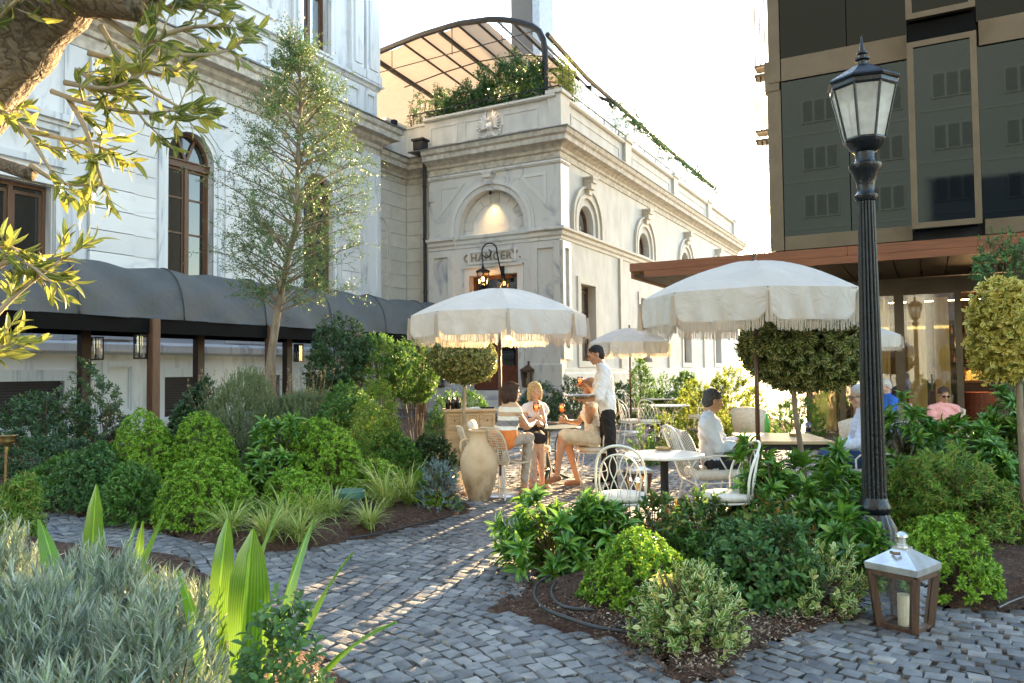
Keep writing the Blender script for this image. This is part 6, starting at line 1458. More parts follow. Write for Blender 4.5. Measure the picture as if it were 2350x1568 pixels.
# ---- trees
def branch_tree(name, loc, trunk, nb, spec_mat, leafL, leafW, crown, label, seed, per=9, twig=.22, ntw=9, kind='small', barkm='bark', r0=.06, cat='tree', up=.45):
    """trunk: list of points; crown: (z0,z1, radius function)"""
    g = np.random.default_rng(seed); e = empty(name, loc, YAW, label, cat); mb = MB(); m = len(trunk)
    mb.tube(trunk, [r0 * (1 - .8 * i / (m - 1)) for i in range(m)], 10); mb.build('trunk', M[barkm], e, smooth=True)
    tb = MB(); B = []; Dd = []; z0, z1, rf = crown
    def tr(z):
        for a, b in zip(trunk[:-1], trunk[1:]):
            if a[2] <= z <= b[2]: return Vector(a).lerp(Vector(b), (z - a[2]) / (b[2] - a[2]))
        return Vector(trunk[-1])
    for k in range(nb):
        t = (k + g.uniform(0, 1)) / nb; z = z0 + (z1 - z0) * t ** .9; a = k * 2.4 + g.normal(0, .5); R = rf(t) * g.uniform(.55, 1.12)
        p0 = tr(max(z - R * .45, z0 * .93)); d = Vector((math.cos(a), math.sin(a), 0)); p3 = tr(z) + d * R + Vector((0, 0, g.normal(0, .08)))
        pts = [p0, p0.lerp(p3, .4) + Vector((0, 0, .04)), p0.lerp(p3, .75) + Vector((0, 0, .06)), p3]; tb.tube(pts, [.014, .010, .006, .003], 5)
        for q in range(ntw):
            s = g.uniform(.25, 1.0); s2 = s * 3; i = min(2, int(s2)); b = pts[i].lerp(pts[i + 1], s2 - i); dd = (d * .6 + Vector(g.normal(0, .55, 3)) + Vector((0, 0, up))).normalized()
            l = twig * g.uniform(.5, 1.3); B.append(tuple(b)); Dd.append(tuple(dd * l)); 
            if q % 2 == 0: tb.tube([b, b + dd * l], [.003, .0015], 3)
    tb.build('branches', M[barkm], e)
    B = np.array(B); Dd = np.array(Dd); sl = np.linalg.norm(Dd, axis=1); B2, D2, S2 = [B], [Dd], [sl]
    for k in range(2):
        o = B + Dd * g.uniform(.3, .9, (len(B), 1)); d2 = unit(unit(Dd) + g.normal(0, .6, Dd.shape)); s2 = sl * g.uniform(.4, .7, len(B)); B2.append(o); D2.append(d2 * s2[:, None]); S2.append(s2)
    B = np.concatenate(B2); Dd = np.concatenate(D2); sl = np.concatenate(S2)
    q = shoots(B, Dd, sl, per, leafL, leafW, g, (55, 20), .15); me = leaf_mesh('crown', *q, kind); link('crown', me, M[spec_mat], e)
    return e
# slender tree: trunk swings up right then straight
d0 = 11.0; tb_ = gz(614, 900, d0); S = d0 / 1762
tp = lambda u, v, dz=0: (((u - 614) * S), dz, D(u, v, d0).z)
trunk = [(0, 0, -.02), tp(614, 900), tp(622, 820), tp(636, 720), tp(650, 640), tp(668, 560), tp(685, 500), tp(682, 420), tp(685, 330), tp(690, 240), tp(688, 160), tp(676, 75)]
branch_tree('slender_tree', tb_, trunk, 135, 'leaf_tree', .038, .016, (2.55, tp(676, 95)[2], lambda t: float(np.interp(t, [0, .1, .25, .45, .6, .75, .88, 1], [.7, 1.05, 1.22, 1.22, .98, .62, .26, .05]))), 'tall slender young tree with tiny leaves in front of the mansion', 201, per=8, twig=.28, ntw=14, r0=.068)
def standard_tree(loc, ztr, rx, rz_, zc, n, lab, seed, spec='variball', lean=0.0, rt=.028, scale=1.0, lump=.10, ry=None):
    e = empty('clipped_tree', loc, YAW, lab, 'tree', 'round clipped variegated standard trees'); g = np.random.default_rng(seed); mb = MB()
    mb.tube([(lean * 1.0, 0, -.02), (lean * .6, .005, ztr * .45), (lean * .1, -.005, ztr * .85), (0, 0, zc - rz_ * .3)], [rt * 1.15, rt, rt * .95, rt * .8], 9)
    for k in range(9): a = k * .7; mb.tube([(0, 0, zc - rz_ * .75), (rx * .35 * math.cos(a), rx * .35 * math.sin(a), zc - rz_ * .3), (rx * .7 * math.cos(a), rx * .7 * math.sin(a), zc + rz_ * .3 * math.sin(k * 2.1))], [.012, .008, .004], 5)
    mb.build('trunk', M['bark'] if rt < .03 else M['palebark'], e, smooth=True)
    S_ = SPEC[spec]; P, N = dome_pts(g, n, (rx, ry or rx), rz_, 0, lump, .35, True); P[:, 2] += zc
    Dd = unit(N + g.normal(0, .4, P.shape)); sl = S_['sl'] * g.uniform(.5, 1.4, len(P)) * np.where(g.uniform(0, 1, len(P)) < .06, 2.6, 1); q = shoots(P - Dd * sl[:, None] * .45, Dd, sl, S_['per'], S_['L'] * scale, S_['W'] * scale, g, S_['spread'], S_['whorl'])
    link('crown', leaf_mesh('crown', *q, S_['kind']), M[S_['mat']], e); return e
def std_at(u, vc, hw, hh, dep, n, lab, seed, ub=None, **k):
    c = D(u, vc, dep); loc = Vector((c.x, c.y, 0)); s = dep / 1762; return standard_tree(loc, c.z - hh * s, hw * s, hh * s, c.z, n, lab, seed, lean=((ub or u) - u) * s, **k)
std_at(1817, 795, 126, 96, 7.35, 2300, 'largest round clipped variegated tree, under the big parasol left of the lamp post', 210, ub=1850, rt=.026, lump=.2, scale=1.2)
std_at(1066, 828, 72, 52, 12.0, 1900, 'small round clipped tree glowing gold under the parasol of the three women', 211, ub=1060, rt=.03)
std_at(2332, 745, 74, 108, 6.1, 1300, 'round clipped variegated tree at the right edge, sunlit gold painted into its leaves', 212, ub=2338, rt=.025, lump=.3, spec='goldball')
# airy grey-green shrub top right
loc = gz(2320, 900, 8.2); c = D(2310, 610, 8.2)
e = bush('airy_shrub', loc, 'viburnum', (.42, .35), .34, 330, 'airy grey green shrub with fine leaves above the clipped tree at the right edge', seed=213, rz=YAW, z0=c.z - 0.0, full=True, lump=.5, inner=.5, nst=12, lean=1.0, scale=.8)
# ---- roof greenery
def roof_green(name, x0, x1, y, z0, z1, n, lab, seed, kind='ivy', group='climbing plants of the roof terrace', along='x', dy=.35, gapf=0.0):
    g = np.random.default_rng(seed); S_ = SPEC[kind]; t = g.uniform(0, 1, n); hz = z0 + (z1 - z0) * g.uniform(0, 1, n) ** .8 * (.72 + .28 * np.sin(t * 17 + seed) * np.sin(t * 7)); w_ = g.normal(0, dy * .5, n)
    P = np.stack([x0 + (x1 - x0) * t, y + w_, hz], -1) if along == 'x' else np.stack([y + w_, x0 + (x1 - x0) * t, hz], -1)
    o = Vector(P.mean(0)); o.z = z0; Dd = unit(g.normal(0, .6, P.shape) + np.array([0, -.3, .5])); q = shoots(P - np.array(o), Dd, np.full(n, S_['sl']), S_['per'], S_['L'], S_['W'] * 2, g, S_['spread'], .2)
    e = empty(name, o, 0, lab, 'plant', group); link('foliage', leaf_mesh('foliage', *q, S_['kind']), M[S_['mat']], e)
    mb = MB()
    for k in range(24): a = P[g.integers(n)] - np.array(o); mb.tube([(a[0], a[1], 0), (a[0] + g.normal(0, .1), a[1], a[2] * .5), (a[0], a[1], a[2])], .012, 4)
    mb.build('stems', M['darkstem'], e); return e
roof_green('climbing_plant', -17.2, -14.9, 25.45, 11.55, 13.0, 900, 'dark green climbing hedge on the left of the roof planter', 220)
roof_green('climbing_plant', -15.1, -12.4, 25.45, 11.6, 13.8, 1500, 'tall dense climbing hedge reaching the rounded corner of the roof pergola', 221)
roof_green('climbing_plant', -12.1, -11.6, 26.3, 11.7, 13.7, 700, 'bright green bamboo like hedge just past the corner of the roof pergola', 222, dy=1.0, kind='gold')
roof_green('climbing_plant', -18.35, -17.9, 25.5, 11.5, 13.2, 80, 'thin plant in a pot at the left end of the roof planter', 223)
roof_green('climbing_plant', -17.6, -17.4, 25.5, 11.5, 12.7, 40, 'small thin plant left of the roof hedge', 224)
for i, (a, c, z0, z1, n, lab) in enumerate(((31.2, 33.5, 11.6, 13.4, 260, 'green plant behind the balustrade beside the nearest black floodlight'), (33.0, 36.5, 12.7, 14.3, 340, 'vine draped on the pergola rail, the nearest drape'), (37.5, 41, 12.2, 14.4, 460, 'thick vine hanging from the pergola rail'), (43, 45.5, 12.6, 14.1, 240, 'small vine hanging farther along the pergola rail'), (46, 52.5, 13.1, 14.2, 360, 'sparse vine at the far end of the pergola'))):
    roof_green('climbing_plant', a, c, -12.6, z0, z1, int(n * 1.8), lab, 230 + i, along='y', dy=.7)
# ---- olive tree leaning in over the top left corner
OT = empty('olive_tree', gz(-420, 1500, 2.2), 0, 'gnarled olive tree leaning in over the upper left corner, leaves lit gold', 'tree')
op = lambda u, v, d: D(u, v, d)
def ot(mb, n, m, **k): return mb_(mb, n, m, OT, **k)
mb = MB(); P0 = gz(-420, 1500, 2.2)
pp = [P0, P0 + Vector((0, .05, .7)), op(-360, 540, 2.05), op(-130, 310, 1.95), op(0, 150, 1.9), op(92, 35, 1.85), op(180, -60, 1.8), op(300, -170, 1.8)]
# smooth it
def smooth_pts(p, it=2):
    for _ in range(it):
        q = [p[0]]
        for a, b in zip(p[:-1], p[1:]): q += [a.lerp(b, .25), a.lerp(b, .75)]
        p = q + [p[-1]]
    return p
sp = smooth_pts(pp); rr = [.110 - .040 * i / len(sp) + .006 * math.sin(i * 1.7) for i in range(len(sp))]; mb.tube(sp, rr, 20)
mb.tube(smooth_pts([op(190, -30, 1.8), op(260, -30, 1.78), op(330, -20, 1.76)]), .07, 16); mb.tube(smooth_pts([op(-60, 330, 1.95), op(-20, 370, 1.9), op(25, 385, 1.85), op(70, 400, 1.8)]), .016, 10)
ot(mb, 'trunk', M['fissured'], smooth=True)
g = np.random.default_rng(77); br = MB(); B = []; Dd = []; SLn = []
twigs = [([(240, 40, 1.8), (330, 110, 1.8), (430, 130, 1.85), (520, 120, 1.9), (560, 95, 1.95)], 1), ([(230, 60, 1.8), (280, 140, 1.8), (330, 200, 1.85), (400, 240, 1.9), (430, 255, 1.9)], 1), ([(120, 210, 1.85), (200, 240, 1.8), (330, 265, 1.8), (420, 248, 1.85)], 1),
         ([(60, 300, 1.9), (150, 320, 1.85), (210, 330, 1.85), (265, 352, 1.85)], 1), ([(160, 230, 1.85), (200, 300, 1.8), (225, 390, 1.8), (240, 430, 1.8)], 1), ([(70, 380, 1.8), (140, 425, 1.8), (235, 425, 1.82)], 0),
         ([(250, 20, 1.8), (360, 20, 1.85), (470, 10, 1.9), (540, -20, 1.9)], 1), ([(200, 120, 1.85), (300, 150, 1.9), (380, 180, 1.95), (440, 140, 1.95)], 1), ([(0, 250, 1.9), (60, 300, 1.8), (110, 380, 1.75), (120, 400, 1.75)], 1), ([(-20, 60, 1.8), (20, 20, 1.75), (60, -20, 1.7)], 1),
         ([(-40, 760, 1.7), (20, 690, 1.7), (80, 640, 1.7), (150, 590, 1.72)], 1), ([(-40, 640, 1.7), (10, 600, 1.68), (60, 600, 1.68), (120, 650, 1.68)], 1), ([(-30, 560, 1.7), (20, 560, 1.7), (50, 590, 1.7)], 1), ([(-30, 830, 1.7), (0, 800, 1.7), (10, 790, 1.7)], 1), ([(330, 100, 1.8), (430, 60, 1.8), (530, 60, 1.8)], 1), ([(150, 190, 1.8), (260, 210, 1.75), (340, 160, 1.75)], 1), ([(280, -40, 1.8), (400, -10, 1.8), (510, 40, 1.85)], 1), ([(180, 160, 1.8), (230, 200, 1.8), (290, 220, 1.8), (340, 290, 1.8)], 1)]
for path, lv in twigs:
    P_ = smooth_pts([op(*q) for q in path]); br.tube(P_, [.0075 * (1 - .75 * i / len(P_)) for i in range(len(P_))], 6)
    if lv:
        for k in range(8):
            i = int(g.uniform(.15, 1) * (len(P_) - 2)); b = P_[i]; d = ((P_[i + 1] - P_[i]).normalized() + Vector(g.normal(0, .7, 3))).normalized(); l = g.uniform(.03, .10)
            br.tube([b, b + d * l], [.0022, .0012], 4); B.append(b[:]); Dd.append(d[:]); SLn.append(l)
        B.append(P_[-2][:]); Dd.append((P_[-1] - P_[-2])[:]); SLn.append(.05)
ot(br, 'branches', M['palebark'], smooth=True)
q = shoots(np.array(B), np.array(Dd), np.array(SLn), 6, .049, .0155, g, (45, 20), .5)
o = link('crown', leaf_mesh('crown', *q, 'lance', curl=.35), M['leaf_olive'], OT); o.matrix_parent_inverse = Matrix.Translation(OT.location).inverted()
# ================================================================ people
def vox(name, mb, voxel, mat, smooth_it=3, sm=.5, fold=0.0):
    me = bpy.data.meshes.new(name); me.from_pydata(mb.v, [], mb.f); me.update()
    bm = bmesh.new(); bm.from_mesh(me); bmesh.ops.recalc_face_normals(bm, faces=bm.faces[:]); bm.to_mesh(me); bm.free()
    o = bpy.data.objects.new(name, me); COL.objects.link(o)
    r = o.modifiers.new('r', 'REMESH'); r.mode = 'VOXEL'; r.voxel_size = voxel; r.use_smooth_shade = True
    s = o.modifiers.new('s', 'SMOOTH'); s.factor = sm; s.iterations = smooth_it
    dg = bpy.context.evaluated_depsgraph_get(); m2 = bpy.data.meshes.new_from_object(o.evaluated_get(dg)); m2.name = name
    bpy.data.objects.remove(o)
    if fold:
        n = len(m2.vertices); co = np.zeros(n * 3, np.float32); nn = np.zeros(n * 3, np.float32); m2.vertices.foreach_get('co', co); m2.vertices.foreach_get('normal', nn); co = co.reshape(-1, 3); nn = nn.reshape(-1, 3)
        x, y, z = co.T; w1 = np.sin(z * 62 + 5 * np.sin(x * 9 + y * 7)) * np.sin(x * 21 + y * 17 + z * 6); w2 = np.abs(np.sin((x + y) * 34 + z * 25 + 3 * np.sin(z * 14))) ** .5; w3 = np.sin(x * 48 - y * 43 + z * 19 + 2 * np.sin(z * 23))
        co += nn * ((w1 * .9 + (w2 - .7) * 1.3 + w3 * .5) * fold)[:, None].astype(np.float32); m2.vertices.foreach_set('co', co.ravel()); m2.update()
    m2.polygons.foreach_set('use_smooth', [True] * len(m2.polygons)); m2.materials.clear(); m2.materials.append(mat); return m2
def capsule(mb, a, b, ra, rb=None, n=14):
    a = Vector(a); b = Vector(b); rb = ra if rb is None else rb; d = b - a; L = d.length
    if L < 1e-5: return mb.ball(a, ra)
    d /= L; pts = []; rs = []
    for k in range(5): t = -math.pi / 2 + math.pi / 2 * k / 4 * .98 + .02; pts.append(a + d * ra * math.sin(t)); rs.append(ra * math.cos(t) + .0005)
    for k in range(5): t = math.pi / 2 * k / 4 * .98; pts.append(b + d * rb * math.sin(t)); rs.append(rb * math.cos(t) + .0005)
    return mb.tube(pts, rs, n)
def ell(mb, c, R3, fr):   # oriented ellipsoid; fr = (x,y,z) unit axes
    t = MB(); t.ball((0, 0, 0), 1, 18, 12); x, y, z = fr
    mb.add([tuple(Vector(c) + x * (p[0] * R3[0]) + y * (p[1] * R3[1]) + z * (p[2] * R3[2])) for p in t.v], t.f)
def hand(mb, w, hd, pn, curl=35, side=1, s=1.0, spread=.10):
    """w wrist, hd finger direction, pn palm normal; five separate bent fingers"""
    hd = Vector(hd).normalized(); pn = Vector(pn); pn = (pn - hd * pn.dot(hd)).normalized(); sd = hd.cross(pn) * side
    for k, (x, L) in enumerate(((-.030, .062), (-.010, .073), (.010, .078), (.030, .070))):
        kn = w + hd * (.082 - abs(x - .005) * .25) * s + sd * x * s; capsule(mb, w + hd * .01 + sd * x * .5 * s, kn, .0135 * s, .0115 * s, 8)
        p = kn; d = (hd + sd * x * spread * 20 * .1).normalized(); a = 0
        for q, f in enumerate((.45, .32, .25)):
            a += R_(curl * (.8 + .1 * k)); dd = d * math.cos(a) + pn * math.sin(a); p2 = p + dd * L * f * s * 1.05; capsule(mb, p, p2, .0092 * s, .0082 * s, 8); p = p2
    b = w + hd * .022 * s + sd * .026 * s; m = b + (hd * .55 + sd * .75 + pn * .35).normalized() * .042 * s; t = m + (hd * .8 + sd * .25 + pn * .5).normalized() * .032 * s
    capsule(mb, b, m, .014 * s, .011 * s, 8); capsule(mb, m, t, .0105 * s, .0088 * s, 8)
SK = {}
def skin(name, col):
    m, nt, b = mat_new(name); nt.links.new(ramp(nt, [(.35, tuple(c * .85 for c in col)), (.7, col)], noise(nt, 18, 4)), b.inputs['Base Color'])
    b.inputs['Roughness'].default_value = .5; b.inputs['Subsurface Weight'].default_value = .12; b.inputs['Subsurface Radius'].default_value = (.5, .2, .1); b.inputs['Subsurface Scale'].default_value = .02; return m
SK['tan'] = skin('tanned_skin', (.50, .27, .16)); SK['fair'] = skin('fair_skin', (.60, .37, .26)); SK['dark'] = skin('brown_skin', (.40, .22, .13))
def cloth(name, col, var=.12, rough=.85, scale=12): return simple(name, col, rough, var=var, scale=scale, bmp=.5, bscale=16)
def person(label, J, clothes, hair, skn='tan', base=None, glasses=None, brow=(.03, .02, .015), hands=((35, 1), (35, 1)), hk=1.0, group=None):
    base = base or Vector((J['hipL'].x, J['hipL'].y, 0)); e = empty('person', base, 0, label, 'person', group)
    def W(me, nm):
        o = bpy.data.objects.new(nm, me); COL.objects.link(o); o.parent = e; o.matrix_parent_inverse = Matrix.Translation(base).inverted(); return o
    hc = J['head']; fd = J['face'].normalized(); hu = J.get('hup', Vector((0, 0, 1))); hu = (hu - fd * hu.dot(fd)).normalized(); hx = fd.cross(hu).normalized(); fr = (hx, fd, hu)
    hp = lambda x, y, z: hc + (hx * x + fd * y + hu * z) * hk
    b = MB()
    ell(b, hp(0, -.012, .025), (.074 * hk, .092 * hk, .088 * hk), fr); ell(b, hp(0, .012, -.03), (.062 * hk, .072 * hk, .075 * hk), fr); ell(b, hp(0, .045, -.082), (.034 * hk, .034 * hk, .030 * hk), fr)
    ell(b, hp(0, .070, .005), (.050 * hk, .018 * hk, .035 * hk), fr)
    capsule(b, hp(0, .080, .012), hp(0, .104, -.022), .008 * hk, .013 * hk, 8); ell(b, hp(0, .078, -.052), (.026 * hk, .014 * hk, .008 * hk), fr); ell(b, hp(0, .076, -.064), (.022 * hk, .013 * hk, .007 * hk), fr)
    for s in (-1, 1): ell(b, hp(s * .076, -.008, -.01), (.010 * hk, .020 * hk, .030 * hk), fr); ell(b, hp(s * .038, .055, -.025), (.022 * hk, .02 * hk, .022 * hk), fr)
    nb = J['neck']; capsule(b, hp(0, -.02, -.06), nb, .050, .058)
    sm_ = (J['shL'] + J['shR']) / 2; hm = (J['hipL'] + J['hipR']) / 2; sw = (J['shL'] - J['shR']).normalized(); tv = (hm - sm_).normalized(); fw = J.get('front') or sw.cross(tv); fw = fw.normalized()
    if fw.dot(fd) < 0: fw = -fw
    tw = sm_.lerp(hm, .55); tr_ = sw.cross(fw).normalized()
    def torso(mb, g=0.0, k=1.0, low=1.0):
        capsule(mb, nb, J['shL'], .048 + g, .055 + g); capsule(mb, nb, J['shR'], .048 + g, .055 + g)
        ell(mb, sm_.lerp(hm, .24) + fw * .012, (.150 * k + g, .105 * k + g, .17 + g), (sw, fw, tr_)); ell(mb, sm_.lerp(hm, .55), (.128 * k + g, .095 * k + g, .17 + g), (sw, fw, tr_))
        capsule(mb, J['hipL'].lerp(sm_, .28 * low), J['hipL'].lerp(hm, .15), .09 * k + g, .088 * k + g); capsule(mb, J['hipR'].lerp(sm_, .28 * low), J['hipR'].lerp(hm, .15), .09 * k + g, .088 * k + g)
    torso(b, 0)
    if J.get('bust'):
        for s in (-1, 1): ell(b, sm_.lerp(hm, .30) + fw * .09 + sw * s * .065, (.055, .045, .055), (sw, fw, tr_))
    for s in 'LR':
        sh, el, wr = J['sh' + s], J['el' + s], J['wr' + s]; capsule(b, sh, el, .047, .037); capsule(b, el, wr, .037, .025); capsule(b, el.lerp(wr, .1), el.lerp(wr, .45), .039, .033)
        hcurl, side = hands[0 if s == 'L' else 1]; hd = J.get('hd' + s) or (wr - el); hand(b, wr, hd, J.get('pn' + s) or Vector((0, 0, -1)), hcurl, side)
        hi, kn, an = J['hip' + s], J['kne' + s], J['ank' + s]; capsule(b, hi, kn, .086, .055); capsule(b, kn, an, .052, .034); capsule(b, kn.lerp(an, .15) - (J['toe' + s] - an).normalized() * .012, kn.lerp(an, .4) - (J['toe' + s] - an).normalized() * .012, .052, .046)
        toe = J['toe' + s]; capsule(b, an - Vector((0, 0, .03)), toe, .034, .026); capsule(b, an - (toe - an).normalized() * .03 - Vector((0, 0, .045)), toe, .030, .026); 
    W(vox('body', b, .0058, SK[skn] if isinstance(skn, str) else skn, 3), 'body')
    for c in clothes:
        k = c['k']; m = MB(); g_ = c.get('g', .014)
        if k == 'top':
            torso(m, g_, c.get('w', 1.0)); sl_ = c.get('sleeve', 0)
            if c.get('collar'): capsule(m, hp(0, -.02, -.085).lerp(nb, .4), nb, .052, .064)
            if J.get('bust'):
                for s in (-1, 1): ell(m, sm_.lerp(hm, .30) + fw * .09 + sw * s * .065, (.055 + g_, .045 + g_, .055 + g_), (sw, fw, tr_))
            for s in 'LR':
                sh, el, wr = J['sh' + s], J['el' + s], J['wr' + s]
                if sl_ > 0: capsule(m, sh, sh.lerp(el, min(1, sl_)), .055 + g_, (.047 if sl_ <= 1 else .044) + g_ * c.get('loose', 1))
                if sl_ > 1: capsule(m, el, el.lerp(wr, sl_ - 1), .043 + g_ * c.get('loose', 1), .032 + g_)
                if sl_ > .3:
                    capsule(m, sh.lerp(el, .55), el, .052 + g_, .046 + g_)  if sl_ >= 1 else None
        elif k == 'pants':
            hh = hm.lerp(sm_, .12)
            ell(m, hm.lerp(sm_, .05), (.155 + g_, .115 + g_, .11), (sw, fw, tr_))
            for s in 'LR':
                hi, kn, an = J['hip' + s], J['kne' + s], J['ank' + s]; L = c.get('len', 1.0); capsule(m, hi, kn, .094 + g_, .063 + g_); capsule(m, kn, kn.lerp(an, L), .062 + g_, .046 + g_)
        elif k == 'skirt':
            ell(m, hm.lerp(sm_, .05), (.165, .125, .12), (sw, fw, tr_)); f = c.get('len', .9)
            for s in 'LR': capsule(m, J['hip' + s], J['hip' + s].lerp(J['kne' + s], f), .105, .085)
            capsule(m, hm, hm.lerp((J['kneL'] + J['kneR']) / 2, f * .95), .11, .085)
        elif k == 'vest':
            torso(m, g_ + .012)
        elif k == 'shoes':
            
            for s in 'LR':
                m = MB(); an, toe = J['ank' + s], J['toe' + s]; capsule(m, an - Vector((0, 0, .025)), toe, .041 if c['n'] != 'sandals' else .036, .034); capsule(m, an - (toe - an).normalized() * .03 - Vector((0, 0, .045)), toe, .036, .032); W(vox('shoe', m, .009, c['m'], 4, .6), 'shoe' if c['n'] != 'sandals' else 'sandal')
            continue
        elif k == 'belt': ell(m, hm.lerp(sm_, .22), (.165, .125, .022), (sw, fw, tr_))
        elif k == 'puff':
            for s in 'LR': sh, el = J['sh' + s], J['el' + s]; ell(m, sh.lerp(el, .22), (.085, .085, .085), (sw, fw, tr_))
        W(vox(c['n'], m, c.get('vx', .008), c['m'], 4, .6, fold=.0045 if k in ('top', 'pants', 'skirt') else 0), c['n'])
    # hair
    hm_ = MB(); st = hair.get('style', 'short'); hv = 1.0
    if st == 'short':
        ell(hm_, hp(0, -.022, .040), (.082 * hk, .096 * hk, .086 * hk), fr); ell(hm_, hp(0, -.050, -.005), (.074 * hk, .064 * hk, .080 * hk), fr); ell(hm_, hp(0, .032, .088), (.044 * hk, .030 * hk, .016 * hk), fr)
    elif st == 'bob':
        ell(hm_, hp(0, -.022, .042), (.090 * hk, .102 * hk, .088 * hk), fr); ell(hm_, hp(0, -.055, -.04), (.088 * hk, .070 * hk, .11 * hk), fr)
        for s in (-1, 1): ell(hm_, hp(s * .074, -.008, -.035), (.026 * hk, .050 * hk, .092 * hk), fr)
        ell(hm_, hp(0, .052, .080), (.062 * hk, .036 * hk, .026 * hk), fr)
    elif st == 'balding':
        ell(hm_, hp(0, -.034, .022), (.082 * hk, .084 * hk, .082 * hk), fr); ell(hm_, hp(0, -.055, -.02), (.072 * hk, .058 * hk, .06 * hk), fr)
        for s in (-1, 1): ell(hm_, hp(s * .072, -.015, .012), (.014 * hk, .040 * hk, .034 * hk), fr)
    hmesh = vox('hair', hm_, .007, hair['m'], 1, .4)
    co = np.zeros(len(hmesh.vertices) * 3, np.float32); hmesh.vertices.foreach_get('co', co); co = co.reshape(-1, 3); gg = np.random.default_rng(3)
    lc = (co - np.array(hc)) @ np.array([hx, fd, hu]).T; am_ = .006 * np.sin(lc[:, 0] * 420 + lc[:, 2] * 90) * np.cos(lc[:, 1] * 260) + gg.normal(0, .0016, len(co)); co += unit(co - np.array(hc)) * am_[:, None]
    hmesh.vertices.foreach_set('co', co.ravel()); hmesh.update(); W(hmesh, 'hair')
    ey = MB()
    for s in (-1, 1): ell(ey, hp(s * .030, .078, .006), (.012 * hk, .008 * hk, .006 * hk), fr)
    W(ey_build(ey, brow), 'eyes')
    if glasses:
        gl = MB()
        for s in (-1, 1):
            gl.tube([hp(s * .032 + .022 * math.cos(t), .094, .004 + .017 * math.sin(t)) for t in [k * math.pi / 6 for k in range(12)]], .0028, 5, closed=True)
            gl.tube([hp(s * .054, .094, .01), hp(s * .076, .05, .012), hp(s * .08, -.01, .006)], .003, 5)
            if glasses == 'sun': ell(gl, hp(s * .032, .094, .004), (.022, .003, .017), fr)
        gl.tube([hp(-.01, .096, .008), hp(.01, .096, .008)], .003, 5); me = bpy.data.meshes.new('glasses'); me.from_pydata(gl.v, [], gl.f); me.materials.append(M['blackpaint']); W(me, 'glasses')
    return e
def ey_build(mb, col):
    me = bpy.data.meshes.new('eyes'); me.from_pydata(mb.v, [], mb.f); me.materials.append(EYE); return me
EYE = simple('dark_eye', (.02, .015, .012), .2)
SAND = cloth('tan_sandal_leather', (.26, .13, .07))
HB = cloth('near_black_hair', (.016, .012, .010), .4, .7, 60); HBR = cloth('dark_brown_hair', (.05, .022, .013), .4, .7, 60); HBL = cloth('blonde_hair', (.55, .40, .20), .35, .7, 60)
HG_ = cloth('silver_hair', (.55, .54, .52), .2, .6, 60); HSP = cloth('salt_and_pepper_hair', (.05, .045, .045), .6, .6, 60); HLB = cloth('light_brown_hair', (.28, .15, .07), .3, .5, 60)
def ZA(x, y, d): return D((1200 + x / 3.136) * .78333, (1000 + y / 3.136) * .78333, d)
def ZB(x, y, d): return D((2000 + x / 2.091) * .78333, (750 + y / 2.091) * .78333, d)
def cd(deg, up=0.0): a = R_(deg) + YAW; return Vector((math.cos(a), math.sin(a), up))   # screen-relative heading
def foot(p, hd, L=.17): q = Vector((p.x, p.y, max(.085, p.z))); return q, Vector((q.x, q.y, .05)) + hd * L
def setfeet(J, dl, dr, zl=.085, zr=.085):
    for s, d, z in (('L', dl, zl), ('R', dr, zr)):
        a = J['ank' + s]; a = Vector((a.x, a.y, z)); J['ank' + s] = a; d = Vector((d.x, d.y, 0)).normalized(); J['toe' + s] = Vector((a.x, a.y, z - .045)) + d * .15
def floorcheck(): pass
# waiter
J = dict(head=ZA(1708, 128, 9.65), face=cd(186, -.28), neck=ZA(1762, 235, 9.66), shL=ZA(1800, 285, 9.50), shR=ZA(1775, 285, 9.84), elL=ZA(1738, 520, 9.38), wrL=ZA(1610, 540, 9.36), elR=ZA(1705, 480, 9.98), wrR=ZA(1625, 412, 9.88),
         hipL=ZA(1822, 650, 9.56), hipR=ZA(1812, 650, 9.76), kneL=ZA(1850, 940, 9.50), kneR=ZA(1800, 930, 9.95), ankL=ZA(1876, 1250, 9.46), ankR=ZA(1800, 1150, 10.15), hup=cd(30, 3), front=cd(183), pnL=Vector((0, 0, 1)), hdL=cd(180), pnR=cd(200, -.3), hdR=cd(175, .5))
setfeet(J, cd(215), cd(190))
WAITER = person('standing waiter in white shirt and black trousers, looking down while holding a tray', J, [dict(k='pants', n='trousers', m=cloth('black_trousers', (.012, .012, .014)), g=.004), dict(k='top', n='shirt', m=cloth('white_shirt', (.78, .77, .76), .06), sleeve=1.15, collar=True, g=.018, loose=1.6, w=1.0), dict(k='belt', n='belt', m=M['blackish']), dict(k='shoes', n='shoes', m=M['blackish'])],
                dict(style='short', m=HB), 'tan', hands=((8, 1), (38, -1)), base=Vector((ZA(1830, 650, 9.66).x, ZA(1830, 650, 9.66).y, 0)))
